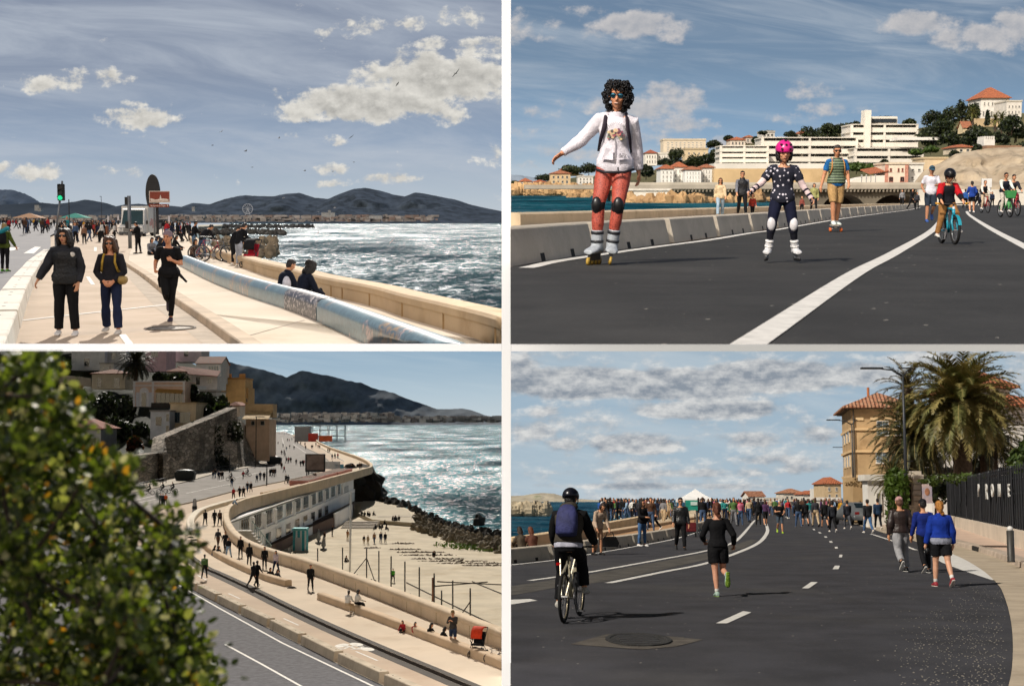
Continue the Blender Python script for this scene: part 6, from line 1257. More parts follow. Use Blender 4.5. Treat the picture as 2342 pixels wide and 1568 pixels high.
c=TR.g(1909,529.5);Wb=person((c[0],c[1],.135),176,1.66,PZ(lean=2,head=(8,8),aR=(-4,16,12,0),aL=(6,12,40,22),lR=(12,-2,16,8),lL=(-4,-1,8,6),flat=1),LM,'man in green striped puffer vest and khaki shorts riding a longboard',voxel=.013)
T=thing('longboard','longboard with orange wheels under the man in the striped vest','skateboard',(c[0]+.01,c[1],0),R(-12));b=MB();b.rings([[(x*hw,y,.125+zz)for x,zz in((-1,0),(1,0),(1,.012),(-1,.012))]for y,hw in((-.44,.05),(-.36,.105),(0,.125),(.36,.105),(.44,.05))]);b.build('deck',mat('#a79d90',.6,.2,6),T)
for y in(-.30,.30):
 MB().tube([(-.09,y,.062),(.09,y,.062)],.016,8).build('axle',mat('#b8b8b8',.35,.1,5,metal=.8),T);MB().box((0,y,.095),(.06,.07,.05)).build('truck',mat('#b8b8b8',.35,.1,5,metal=.8),T)
 for s in(-1,1):MB().disc((s*.105,y,.038),.038,(1,0,0),.05,18).build('wheel',mat('#c2602c',.5,.1,5),T,True)
def P_(px,py,H,face,pose,look,lab,voxel=.016,z=0.0,**k):return person(tuple(TR.g(px,py,z)),face,H,pose,look,lab,2,voxel=voxel,**k)
P_(2126,508,1.70,186,PZ(lean=5,head=(14,0),aR=(-10,18,78,10),aL=(18,14,90,25),lR=(10,2,10),lL=(6,1,62)),dict(top='#cfcdd6',bot='#27303c',hair='#1c1411',hat='#27485a',brim=1,sleeve='short',pants='knee',shoe='#2c4f8f',skin='#a8775a',botname='shorts',lbag=.02,ladd=.014,topname='t_shirt',mouth=1),'bearded runner in white t-shirt, navy shorts and blue cap')
p=TR.at(1646,497,58);person((p[0],58,-.02),186,1.66,'walk',dict(top='#cbb593',bot='#8fa3b4',hair='#2a1811',style='long',fem=1,shoe='#c8c4bc',glasses='#5a2f22',tadd=.024,aadd=.018,abag=.008,topname='jacket',botname='jeans',lwide=.014),'woman with long brown hair, cream jacket and pale jeans on the promenade',2,voxel=.016)
p=TR.at(1696,492,53);B=person((p[0],53,0),184,1.80,'walk2',dict(top='#6a6d76',bot='#0e0f13',hair='#1c1512',shoe='#101012',glasses=GL,tadd=.014,topname='sweater',extra=[lambda B,J,part:part((lambda t:(torso(t,J,1.02,.04,zlo=-.10,zhi=.455,flare=.2),t.tube([J['neck']-J['Rt']@Vector((0,0,.05)),J['neck']+J['Rt']@Vector((0,.01,.04))],[.11,.09],12),t)[-1])(MB()),'vest',mat('#101218',.6,.2,9),.008,30)]),'tall man in black puffer vest with grey sleeves on the promenade',2,voxel=.016)
p=TR.at(1720,487,53.5);B=person((p[0],53.5,0),176,.92,'walk',dict(top='#8d2f26',bot='#16161b',hair='#3a2418',style='bob',fem=1,hs=1.3,shoe='#16161b'),'small child in red walking behind the man in the black vest',2,voxel=.02)
p=TR.at(1860,485,75);person((p[0],75,0),182,1.6,'pockets',dict(top='#8f8f5c',bot='#101116',hair='#2c1d16',style='bob',fem=1,shoe='#101012',tadd=.03,aadd=.022,topname='hoodie',collar=1),'person in olive hoodie and black trousers between the child and the longboarder',2,voxel=.018)
p=TR.at(1833,485,70);person((p[0],70,0),182,.86,'stand',dict(top='#7b4038',bot='#17161b',hair='#3a2418',style='bob',fem=1,hs=1.3),'small child in dusty red top just right of the dotted shirt',1)
P_(2221,486,1.74,4,PZ(lean=4,aL=(20,14,80,20),aR=(-14,14,70,10),lL=(8,2,30),lR=(4,2,6)),dict(top='#1c3a86',bot='#0f1014',hair='#1d1411',style='tail',fem=1,pants='shorts',shoe='#c9c5c0',lbag=.03,eyes=0,mouth=0,botname='shorts',topname='jacket',tadd=.024,aadd=.016),'runner in bright blue jacket and black shorts seen from behind')
crowd('in the far right background','far people at the end of the road',[(2084,480,'black','black',{'label':'man in black standing at the far end of the barrier row','H':1.55,'face':150}),(2096,479.5,'dark grey','black',{'H':1.3,'label':'smaller person in dark grey beside the man at the far barrier end'}),(2206,479,'blue','black',{'label':'person in blue half hidden right of the black child helmet','H':1.6}),(2234,477,'black','black',{'label':'person in black between the blue jacket and the red bicycle','H':1.7}),(2160,490,'black','denim',{'label':'cyclist in black just left behind the child with the black helmet','H':1.55}),(2239,476,'grey','navy'),(2268,474,'navy','black'),(2322,476,'black','black'),(2062,476,'grey','black')],seed=5)
c=TR.g(2180,559);bl_=(c[0],c[1]+.25,0)
def kidx(T,z,wr,wb):
 b=MB()
 for s in(-1,1):b.tube([(s*.30,.22,z+.63),(s*.40,.20,z+.64)],.024,8)
 b.build('grip',mat('#c08a28',.6,.1,5),T,True);b=MB();b.tube([(0,.33,z+.56),(0,.36,z+.40)],.03,8);b.build('stem',mat('#b9b9bb',.4,.1,5),T,True)
 b=MB();rr=[[(x,wb+(wr+.03)*math.cos(a),wr+(wr+.03)*math.sin(a))for x in(-.04,0,.04)]for a in[R(20+14*i)for i in range(12)]];b.rings(rr,False,False);b.build('mudguard',mat('#1c7f90',.4,.1,5),T,True)
bicycle(bl_,180,'small turquoise child bicycle with orange grips','#1b8298',.60,fat=1.7,extra=kidx)
LK=dict(top='#12131a',bot='#8a6238',hair='#16100e',shoe='#cfcbc4',hs=1.34,style='short',g=1.1,tadd=.03,aadd=.024,botname='trousers',topname='vest',ladd=.02,curl=(80,80),mouth=1,hands=1.1)
def kx(B,J,part):
 for n in 'LR':t=MB();arm(t,J,n,1.1,.034,.55,.006);part(t,'red_sleeve',cloth('#a8141c'),.004,30)
LK['extra']=[helmet('#08080a',True,'#15151a',1.40),kx]
person((c[0],c[1]+.36,.10),180,.98,dict(PZ(lean=10,head=(14,0),aL=(38,22,30,10),aR=(38,22,30,10),lL=(38,16,62),lR=(14,13,14)),base=None)if False else PZ(lean=10,head=(14,0),aL=(38,22,30,10),aR=(38,22,30,10),lL=(40,16,62),lR=(16,13,16)),LK,'small child in black helmet, black vest and red sleeves riding the turquoise bicycle',2,voxel=.013)
def rider(px,py,H,face,bcol,look,blab,plab,sc=1.0,extra=None):
 c=TR.g(px,py);bicycle(tuple(c),face,blab,bcol,sc,extra=extra,fat=1.5)
 S=H/1.75;d=Vector((math.sin(R(face)),math.cos(R(face)),0));person(tuple(Vector(c)-d*.22*sc),face,H,dict(POSES['ride'],seat=1),look,plab,2,seat=(.34+.66)*sc-.10*S,voxel=.018)
def basket(T,z,wr,wb):
 b=MB();b.rings([[(x*k,.5+y*k,zz)for x,y in((-.19,-.13),(.19,-.13),(.19,.15),(-.19,.15))]for zz,k in((.72,.8),(1.02,1.05))]);b.build('basket',mat('#3f8a4c',.5,.15,4),T,bevel=.02);b=MB();b.tube([(0,.45,.72),(0,.4,.3)],.05,8);b.build('front_mount',mat('#4f9a58',.5,.15,4),T,True)
rider(2298,497,1.66,180,'#4f9a58',dict(top='#c4c8c0',bot='#b8b0a4',hair='#201713',glasses='#5a2f22',skin='#b57f5e',shoe='#c9c5c0',extra=[lambda B,J,part:part((lambda t:(torso(t,J,1.02,.035,zlo=-.08,zhi=.455),t)[-1])(MB()),'vest',cloth('#191d2a'),.006,30)]),'green hire bicycle with a green front basket','cyclist in navy vest with white sleeves on the green bicycle',1.0,basket)
rider(2251,487,1.66,180,'#8c2420',dict(top='#c9c5bc',bot='#b8a48c',hair='#201713',fem=1,style='tail',shoe='#c9c5c0',extra=[lambda B,J,part:part((lambda t:(torso(t,J,1.02,.035,zlo=-.08,zhi=.455),t)[-1])(MB()),'vest',cloth('#15161c'),.006,30)]),'red bicycle coming towards us left of the green one','cyclist in black vest with white sleeves on the red bicycle')
rider(2316,494,1.7,180,'#8a1f2a',dict(top='#24242a',bot='#7e2630',hair='#201713'),'dark red bicycle half hidden behind the green one','cyclist in dark jacket and red trousers at the right edge')
# ================================================================== PLACE 3: ro
CUR=BL
sky(BL,[(0,'#c6d2d8'),(.12,'#b3c6d2'),(.3,'#92aec4'),(.5,'#86a5bf'),(1,'#7c9cb8')],[(1000,700,50,20,.5)],k=.8,cirrus=(.35,'#c4d2da',.22,2.2,.25),soft=.8,seed=15.0)
B_=lambda x,y,z=0.0:G('bl',x,y,z)
Wp=[(2420,1436),(2296,1385),(2000,1262),(1700,1140),(1440,1040),(1270,985),(1180,955),(1100,915),(1055,875),(1030,830),(1022,790),(1040,750),(1100,718),(1200,690),(1370,645),(1560,592),(1650,566),(1692,551),(1684,530),(1640,505),(1560,475),(1500,452),(1450,425),(1440,405),(1400,388)]
wall_b=curve_pts([B_(*p)for p in Wp],6)
Mp=[(705,748),(760,722),(880,697),(1020,660),(1130,634),(1300,600),(1420,572),(1480,545),(1503,520),(1495,500),(1450,472),(1375,432),(1335,388)]
Kp=[(2330,1625),(2120,1536),(2000,1485),(1750,1380),(1500,1270),(1300,1175),(1150,1100),(1000,1030),(940,1003),(870,955),(815,900),(790,840),(810,790),(870,750),(960,725),(1100,695),(1240,660),(1370,628)]
Rp=[(2000,1645),(1755,1532),(1590,1455),(1440,1378),(1305,1310),(1190,1250),(1090,1203),(990,1152),(900,1105),(800,1045),(720,985),(650,920),(600,850),(590,810),(620,780),(705,748)]
med=curve_pts([B_(*p)for p in Mp],5);ker=curve_pts([B_(*p)for p in Kp],5);blk=curve_pts([B_(*p)for p in Rp],5)
roadm=mat('#8a8580',.85,.2,.4,.15,12,grime=('#66625e',.15,.6),spec=.12);roadd=mat('#57565a',.85,.25,3,.25,30,spec=.15)  # roadm is lighter so that its colour carries the sun glare
sheet("road",[B_(-1200,1640),B_(2000,1645)]+[p for p in blk]+[B_(705,748),B_(520,690),B_(300,760),B_(-1200,900)],roadd,-.004)
sheet("road",[B_(300,760)]+[B_(705,748)]+med[1:]+[B_(1300,372),B_(1240,376),B_(1236,420),B_(1233,512),B_(1180,530),B_(1000,560),B_(860,600),B_(600,655),B_(300,720)],roadm,0)
pathm=mat('#b5a08a',.9,.1,.25,.1,8,grime=('#a0866c',.3,.5));promm=mat('#cfbfab',.95,.08,.2,.1,8,grime=('#b7a188',.3,.5),spec=.1)
sheet("cycle_path",[p for p in blk]+med[1:40]+ker[::-1],pathm,.01)
sheet("cycle_path",med[36:]+[B_(1400,388)]+[B_(1440,405),B_(1455,440),B_(1520,480),B_(1575,510),B_(1560,545),B_(1450,585),B_(1370,628)],pathm,.02)
sheet("promenade",ker+[B_(1450,585),B_(1560,545),B_(1575,510),B_(1520,480),B_(1455,440),B_(1440,407),B_(1405,386)]+wall_b[::-1],promm,.16)
b=MB();extrude_profile(b,resample(ker[:62],2.0),[(-.03,0),(0,.15),(.02,.17),(.35,.17),(.35,0)]);extrude_profile(b,resample(ker[:48],2.0),[(-.55,.012),(-.05,.014),(-.05,.0),(-.55,.0)]);b.I[len(b.I)//2:];struct(b.build("kerb",mat('#3f3831',.9,.2,1)))  # dark kerb and flat dark strip beside it paint the step's shadow
b=MB();extrude_profile(b,resample(med,3.0),[(-.15,0),(-.13,.16),(.15,.16),(.17,0)]);struct(b.build("kerb",mat('#8f8578',.9,.2,1)))
b=MB();strip(b,[B_(740,1030),B_(1000,1178),B_(1290,1338),B_(1740,1552),B_(1900,1625)],.13,z=.006);strip(b,[B_(1030,1345),B_(1200,1437),B_(1370,1532),B_(1500,1600)],.13,z=.006);strip(b,[B_(640,1220),B_(760,1302),B_(870,1370)],.13,z=.006)
for p in(((1045,1113),(1098,1137)),((1297,1227),(1365,1258)),((1628,1378),(1727,1420)),((905,1030),(945,1052))):strip(b,[B_(*p[0]),B_(*p[1])],.10,z=.016)
for p in(((560,712),(780,668)),((600,690),(820,640)),((850,655),(1060,610)),((1000,600),(1250,545)),((1290,400),(1300,440)),((1340,430),(1400,470)),((1400,475),(1470,510))):strip(b,[B_(*p[0]),B_(*p[1])],.16,z=.008)
struct(b.build("lane_marking",mat('#d6d3cc',.8,.15,5)))
def cycle_mark(cx,cy,px,py):
 o=B_(cx,cy);d=B_(px,py)-o;d/=np.linalg.norm(d);n_=np.array([d[1],-d[0],0]);b=MB();W=lambda u,v:o+d*u+n_*v+[0,0,.018]
 for u in(-.8,.8):
  ring=[(W(u+r_*math.cos(a)*1.0,r_*.55*math.sin(a)))for r_ in(.55,.40)for a in[2*math.pi*i/16 for i in range(16)]]
  for i in range(16):j=(i+1)%16;b.poly([ring[i],ring[j],ring[16+j],ring[16+i]])
  b.poly(ring[16:])
 for a,c in(((-.8,0),(-.2,.5)),((-.2,.5),(.6,.5)),((.6,.5),(.0,-.1)),((.8,0),(.5,.75)),((-.2,.5),(.0,-.1))):strip(b,[W(*a),W(*c)],.12)
 return struct(b.build("cycle_marking",mat('#d8d3c9',.8,.15,5)))
cycle_mark(1655,1357,1720,1385);cycle_mark(1535,1362,1590,1340)
par=mat('#cdb99e',.88,.1,.5,.1,6,grime=('#a88f6d',.3,.45))
prof=[(0,0),(0,.72),(-.06,.76),(-.06,.92),(0,1.0),(.12,1.04),(.45,1.04),(.55,.98),(.56,-.55),(.2,-.55)]
o=extrude_profile(MB(),wall_b,[(-o_,z)for o_,z in prof]if False else prof).build("sea_wall",par,None,True,autos=40);tag(o,'long pale sea wall with rounded coping that winds round the bay','wall')
b=MB();rs=resample(wall_b[:40],2.6)
for i in range(1,len(rs)-1):d=rs[i+1]-rs[i-1];d/=np.linalg.norm(d);n_=np.array([d[1],-d[0],0]);b.rings([[rs[i]+d*s_+n_*(-.008)+[0,0,z]for z in(.03,.70)]+[rs[i]+d*s_+n_*.05+[0,0,z]for z in(.70,.03)]for s_ in(-.02,.02)])
b.build("joint",mat('#8d7757',.9,.1,3),o)
def bench(pts,lab,h=.42,w_=.5,m_=None):
 c=curve_pts([B_(*p)for p in pts],6);o=extrude_profile(MB(),c,[(0,.15),(0,h+.08),(.05,h+.14),(.12,h+.16),(w_-.08,h+.16),(w_-.02,h+.12),(w_,h),(w_,.15)]).build('stone_bench',m_ or mat('#c3a98a',.88,.12,.6),None,True,autos=40);tag(o,lab,'bench','long stone benches on the promenade');return o
bench([(2400,1522),(2296,1478),(2000,1362),(1700,1245),(1450,1152)],'long stone bench nearest in the picture, a couple and families sitting by it')
bench([(1302,1092),(1200,1060),(1050,992),(960,940),(900,888)],'curved stone bench beside the striding couple in black')
bench([(868,850),(852,815),(862,785),(900,752),(980,724),(1100,692)],'curved stone bench on the outer bend above the white building',.5,.8,mat('#d6cbb8',.88,.1,.6));bench([(1190,668),(1280,648),(1375,626)],'stone bench with steps left of the pink planters')
for x,y,l_ in((895,878,'small dark stone at the end of the curved bench'),(1335,1100,'small dark stone beyond the bench end'),(872,866,'small dark bollard at the bend')):c=B_(x,y);o=MB().ell((0,0,.1),(.35,.2,.2),10,6).build('stone',mat('#453f3a',.9,.3,5));o.location=c;tag(o,l_,'stone')
bl2=resample(blk[:45],5.6);bmt=mat('#b3a48e',.88,.14,1.2,.2,12,grime=('#857762',.8,.45))
for i in range(len(bl2)-1):
 a,c=bl2[i],bl2[i+1];d=(c-a)/np.linalg.norm(c-a);n_=np.array([d[1],-d[0],0])
 T=thing('concrete_barrier','low concrete barrier block between cycle path and road, nearest of the row' if i==2 else 'low concrete barrier block in the row along the road','barrier block',tuple(a),0,'low barrier blocks along the bay road' if i!=2 else None);b=MB();L=np.linalg.norm(c-a);b.rings([[d*s_+n_*o_+[0,0,z]for o_,z in((0,0),(.04,.42),(.07,.45),(.45,.45),(.48,.42),(.52,0))]for s_ in(.3,L-.3)]);b.build('block',bmt,T)
 for f in(.12,.25,.75,.88):q=d*L*f+n_*.26;MB().disc((q[0],q[1],.452),.04,(0,0,1),.004,8).build('lifting_hole',hole,T)
ZB=-7.5;S_=lambda x,y,z=ZB:G('bl',x,y,z)
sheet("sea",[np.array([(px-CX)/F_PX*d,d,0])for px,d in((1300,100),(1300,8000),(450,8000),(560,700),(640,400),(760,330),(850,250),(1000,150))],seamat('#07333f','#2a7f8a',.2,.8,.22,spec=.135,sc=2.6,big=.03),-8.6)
sandm=mat('#c9bda8',.95,.12,.25,.35,3,grime=('#a08c6e',.18,.45),spec=.1)
sheet("beach",[p*[1,1,0]+[.0,0,0]for p in wall_b[:60]]+[S_(1610,640),S_(1700,665),S_(1800,700),S_(1900,740),S_(1990,800),S_(2150,850),S_(2300,880),S_(2450,930),S_(2700,1300),S_(2700,1700)],sandm,ZB)
rng=random.Random(21)
rk1=mat('#37332d',.95,.4,.6,.5,3);rk2=mat('#8d8069',.95,.4,.6,.5,3,col2='#5d5444')
def along(pts,n,jx,jy):
 o=[]
 for _ in range(n):f=rng.random()*(len(pts)-1);i=int(f);a,c=pts[i],pts[i+1];o.append(S_(a[0]+(c[0]-a[0])*(f-i)+rng.uniform(-jx,jx),a[1]+(c[1]-a[1])*(f-i)+rng.uniform(-jy,jy)))
 return o
rocks("shore_rocks",along([(1680,672),(1780,695),(1870,718),(1960,765),(2060,815),(2160,835),(2310,855)],190,14,9),.6,rk1,'',seed=3,kind='stuff')
rocks("shore_rocks",along([(1900,790),(2000,830),(2130,870),(2310,905)],420,30,26),.55,rk2,'',seed=4,kind='stuff')
b=MB();Qd=leaf_quads([(tuple(S_(x,y)+[0,0,.25]),(5,5,.2))for x,y in((2180,905),(2240,900),(2290,915),(2120,895))],500,.3,3);b.np_quads(Qd);struct(b.build("seaweed",mat('#5f7a2c',.8,.4,.5)),'stuff')
b=MB();Qd=leaf_quads([(tuple(S_(x,y)+[0,0,.03]),(rx,.8,.04))for x,y,rx in((1850,912,2.5),(1900,925,3),(1960,938,4),(2010,955,4),(2080,965,5),(2160,975,5),(2230,985,4),(1980,925,2),(1700,905,1.5),(1840,885,2))],900,.28,5,flat=3);b.np_quads(Qd);struct(b.build("dry_seagrass",mat('#5f4c36',.9,.4,.5)),'stuff')
for x,y,s_,l_ in((1720,628,2.2,'lone dark rock in the sea off the beach'),(2190,800,1.2,'small dark rock at the water edge')):rocks('rock',[S_(x,y,-8.6)],s_,rk1,l_,'rock',seed=int(x))
q=S_(1625,690);rocks('rock_outcrop',[q+[rng.uniform(-3,3),rng.uniform(-2,14),rng.uniform(0,4)]for _ in range(26)],3.0,mat('#2b2620',.95,.4,.4,.5,2),'dark rock outcrop at the seaward end of the white building','rock',seed=8)
for i,(x,y,w_,l_)in enumerate(((1640,815,6.0,'concrete steps down to the beach beside the white mast'),(1800,790,7.0,'curved concrete steps near the dark rocks'))):
 q=S_(x,y);T=thing('steps',l_,'steps',tuple(q));b=MB()
 for k in range(5):b.box((0,k*1.6,.07+k*.15),(w_,1.5,.16));b.box((0,k*1.6+.8,.04+k*.075),(w_-.02,1.4,.15*k+.1))
 b.build('tread',mat('#a3988a',.9,.15,.5),T)
q=[S_(*p,-6.8)for p in((1640,745),(1705,775),(1900,790),(1870,735),(1720,690),(1660,690))];b=MB();b.prism(q,(0,0,-.9));tag(b.build('concrete_platform',mat('#b3a791',.92,.12,.3)),'flat concrete sun terrace between the beach and the dark rocks','platform')
xf_=-33.2;wm1=mat('#f0f0f0',.85,.05,.15,.1,3,grime=('#cfcfcf',.2,.3))
T=thing('bathing_house','long white two storey bathing house under the bend of the promenade','building',(xf_,225,-5.7))
y0,y1=163.0,296.0
b=MB();b.box((-2.5,(y0+y1)/2-225,2.45),(5,y1-y0,5.0));b.build('wall',wm1,T)
b=MB();b.box((.12,(y0+y1)/2-225,2.18),(.3,y1-y0,.55));b.build('band',mat('#f4f4f4',.8,.04,.3),T)
b=MB();b.box((.5,(y0+y1)/2-225,5.0),(.5,y1-y0+2,.2));b.build('eaves',mat('#8a8780',.8,.1,.3),T)
NW=12
for i in range(NW):
 yc=y0+8+(y1-y0-30)*(i+.5)/NW-225;wd=5.2
 b=MB();b.box((.06,yc,3.7),(.14,wd+.7,2.1));Wn=b.build('window',mat('#ececec',.8,.05,.3),T);MB().box((.12,yc,3.7),(.08,wd,1.85)).build('pane',glassmat('#0c0f12'),Wn);b=MB();[b.box((.18,yc+wd*(k/4-.5),3.7),(.06,.28,1.85))for k in(1,2,3)];b.box((.18,yc,3.3),(.06,wd,.1));b.build('mullion',mat('#8f9292',.7,.1,.5),Wn)
 if i%2==0 or i%5==1:b=MB();b.box((.2,yc+wd*.95,3.4),(.4,.5,2.1));b.build('pilaster',mat('#f2f2f2',.8,.05,.5),T)
 if i<10:
  b=MB();b.box((.06,yc+1,.95),(.14,wd+2.0,1.75));D=b.build('door',mat('#ececec',.8,.05,.3),T);b=MB();b.box((.12,yc-.4,.85),(.08,wd*.8,1.5));b.build('pane',glassmat('#22262a' if i%3 else '#3a3f43'),D)
b=MB();b.box((.05,y1-225-13,2.9),(.12,6,1.6));b.build('shutter',mat('#b9bcbd',.8,.1,.5),T);b=MB();b.box((.1,y1-225-4,1.2),(.2,9,2.4));b.build('garage_door',mat('#c6cbcd',.7,.1,.4),T)
cpts=[wall_b[i]+[.55,0,0]for i in range(46,66)];cpts=[p for p in cpts if p[1]<170];b=MB()
extrude_profile(b,[p*[1,1,0]for p in wall_b[44:64]],[(.58,-1.5),(.58,-5.6),(1.2,-5.6),(1.2,-1.5)]);tag(b.build('curved_wall',mat('#bdb7ae',.88,.1,.4)),'curved beige wall under the bend where the bathing house begins','wall')
T1,T2,T3,T4=[S_(*p)for p in((1232,918),(1425,842),(1530,812),(1608,764))];up_=np.array([0,0,1.75])
b=MB();b.prism([p+up_ for p in(np.array([xf_+.2,165,ZB]),T1,T2,T3,T4,np.array([xf_+.2,296,ZB]))],(0,0,-1.75));tag(b.build('terrace',mat('#6e5b52',.9,.15,.4)),'reddish brown terrace along the foot of the bathing house','terrace')
for a,c,l_ in((T1,T2,'low white wall at the near end of the bathing house terrace'),(T3,T4,'low white wall at the far end of the bathing house terrace')):b=MB();b.obox(tuple(a),tuple(c),.35,2.5);tag(b.build('terrace_wall',wm1),l_,'wall')
T=thing('staircase','narrow white staircase with railing down from the promenade to the bathing house','staircase',(xf_+3.0,160,-5.7));b=MB();[b.box((0,k*1.4,4.2-k*.42),(1.6,1.5,.3))for k in range(10)];b.build('tread',mat('#bdb9b2',.9,.1,.5),T);b=MB();b.tube([(.8,0,5.4),(.8,13,1.5)],.06,5);[b.tube([(.8,k*1.4,4.3-k*.42),(.8,k*1.4,5.3-k*.42)],.04,4)for k in range(10)];b.build('railing',mat('#7f9494',.6,.1,.5),T)
q=S_(1374,915);T=thing('beach_hut','small white beach hut with turquoise stripes','hut',tuple(q));hw_=.95;hh_=2.9;b=MB();b.box((0,0,hh_/2),(hw_*2,2.0,hh_));b.build('wall',mat('#d4d7d6',.8,.06,.5),T);b=MB()
for k in range(3):b.box((-hw_+hw_*2*(k+.35)/3,-1.02,hh_/2),(.38,.06,hh_*.98));b.box((hw_+.02,-.75+k*.7,hh_/2),(.06,.38,hh_*.98))
b.build('stripe',mat('#3b9aa3',.7,.1,.5),T);b=MB();b.box((0,0,hh_+.15),(hw_*2.2,2.3,.3));b.build('roof',mat('#5fb0b5',.7,.1,.5),T);MB().box((-.2,-1.04,.95),(.8,.08,1.9)).build('door',mat('#b9bdbd',.8,.1,.5),T)
def bpole(x,yt,yb,r_,lab,cat='pole',m_=None,group=None,name='pole',tilt=0.0,z=ZB):
 q=S_(x,yb,z);t=A('bl',x+tilt,yt,q[1]);o=MB().tube([(0,0,0),tuple(t-q)],r_,7).build(name,m_ or mat('#4d4a46',.7,.2,2),None,True);o.location=q;return tag(o,lab,cat,group)
bpole(1600,648,1048,.13,'tall white mast on the beach beside the bathing house','mast',mat('#d8d8d6',.6,.05,1),name='mast',tilt=5)
for i,(x,yt,yb)in enumerate(((1453,905,1010),(1567,902,1055),(1677,905,1055),(1733,918,1065),(1789,942,1115),(1852,966,1150),(1918,992,1170),(1986,1020,1180),(2071,1053,1195),(1877,1112,1158),(2020,1098,1205),(2151,1088,1245))):
 T_=['first volleyball pole from the left on the sand','second volleyball pole, just left of the white mast','volleyball pole with two slanting braces','volleyball pole right of the braced one','volleyball pole beside the green jogger','volleyball pole in the middle of the row','volleyball pole left of the orange banded one','volleyball pole beside the orange banded pole','tall pole behind the man with the cap','short stump pole in the middle of the sand','short pole left of the man with the cap','lattice pole with a slanting brace near the right edge'][i];bpole(x,yt,yb,.075,T_,group='poles on the beach')
bpole(1979,1040,1150,.09,'pole with orange bands on the sand',m_=mat('#8a5a3c',.7,.3,2));
for(x0,y0_,x1,y1_),l_,Yf in(((1677,950,1590,1058),'slanting brace left of the braced pole',1055),((1677,950,1715,1060),'slanting brace right of the braced pole',1055),((2151,1150,2095,1230),'slanting brace at the lattice pole',1245),((1975,1145,2005,1183),'short brace with a dark weight by the orange banded pole',1180)):
 q=S_(x1,y1_);t=A('bl',x0,y0_,S_(x0,Yf)[1]);o=MB().tube([(0,0,0),tuple(t-q)],.06,6).build('brace',mat('#3d3b38',.7,.2,2));o.location=q;tag(o,l_,'brace')
for x0,y0_,x1,y1_,l_ in((1980,1082,2230,1062,'thin net cord between the right volleyball poles'),(1860,1065,2260,1260,'long slack rope across the sand at right'),(2160,1060,2330,1130,'dark rope lying at the far right of the sand'),(2000,1060,2310,1075,'boundary line laid on the sand')):
 a,c=S_(x0,y0_),S_(x1,y1_);o=MB().tube([(0,0,.06),tuple((c-a)/2+[0,0,.04]),tuple(c-a+[0,0,.06])],.07,5).build('rope',mat('#4d443a',.9,.1,2));o.location=a;tag(o,l_,'rope')
for x,yt,yb,l_ in((1457,818,885,'closed grey parasol by the terrace wall'),(1323,905,962,'closed grey parasol in front of the striped hut'),(1480,850,915,'thin closed parasol right of the striped hut')):
 q=S_(x,yb);t=A('bl',x,yt,q[1]);h_=t[2]-ZB;T=thing('parasol',l_,'parasol',tuple(q));MB().tube([(0,0,0),(0,0,h_)],.08,6).build('pole',mat('#a9a49c',.7,.1,2),T);MB().lathe((0,0,0),[(.5,0),(.5,.25),(.12,.3),(.35,h_*.35),(.22,h_*.7),(.05,h_)],10).build('folded_canopy',mat('#7d7f80',.8,.2,3),T,True)
hill("mountain",[(px/2.0009,py/2.0009+800.1)for px,py in((940,30),(990,48),(1050,56),(1130,74),(1200,90),(1260,106),(1310,126),(1345,108),(1385,92),(1440,106),(1520,121),(1600,142),(1655,150),(1700,172),(1800,196),(1860,222),(1950,252),(2000,270),(2060,270),(2120,267),(2160,276),(2220,298),(2296,316),(2318,320))],mat('#2c3842',.95,.3,.02,0,1,col2='#404d57'),7000,-9,300,.045,seed=11)
b=MB();rng=random.Random(9)
for k in range(600):
 px=rng.uniform(600,1165);Y=rng.uniform(5200,5700);p=BL.at(px,963-rng.uniform(0,14)**1.1*(1 if px<900 else.55),Y);wv=rng.uniform(8,30);b.mi=rng.randrange(3);b.box(tuple(p),(wv,wv,rng.uniform(6,14)))
struct(b.build("far_town",[mat('#8d8a86',.9,.2,.05),mat('#6f6a66',.9,.2,.05),mat('#a39c94',.9,.2,.05)]),'stuff')
hill("hillside",[(-500,775),(-60,770),(0,770),(100,775),(200,780),(300,785),(380,805),(440,830),(500,860),(540,885),(580,930),(612,975)],mat('#1d2119',.95,.5,.05,.6,.3,col2='#2f3424'),470,2,150,.10,seed=13)
CUR=BL
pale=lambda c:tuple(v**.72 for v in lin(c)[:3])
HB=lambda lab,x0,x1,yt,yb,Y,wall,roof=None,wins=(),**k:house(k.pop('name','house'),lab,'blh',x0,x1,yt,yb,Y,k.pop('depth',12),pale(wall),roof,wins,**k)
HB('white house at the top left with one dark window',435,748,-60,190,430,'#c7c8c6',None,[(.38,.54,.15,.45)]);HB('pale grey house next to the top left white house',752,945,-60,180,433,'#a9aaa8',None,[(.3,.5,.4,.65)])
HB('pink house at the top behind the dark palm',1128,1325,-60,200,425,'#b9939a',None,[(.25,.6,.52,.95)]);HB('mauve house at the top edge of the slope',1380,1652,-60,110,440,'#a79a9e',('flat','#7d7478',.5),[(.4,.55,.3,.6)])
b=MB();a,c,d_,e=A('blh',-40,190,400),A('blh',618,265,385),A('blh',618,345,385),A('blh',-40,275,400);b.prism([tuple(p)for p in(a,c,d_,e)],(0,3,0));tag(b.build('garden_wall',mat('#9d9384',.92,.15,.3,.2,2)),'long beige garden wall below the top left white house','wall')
HB('small yellowish pavilion with a brown hipped roof',625,938,225,365,378,'#a59a82',('hip','#7c5a48',2.6,.5),[(.16,.29,.15,.75),(.66,.84,.05,.75)])
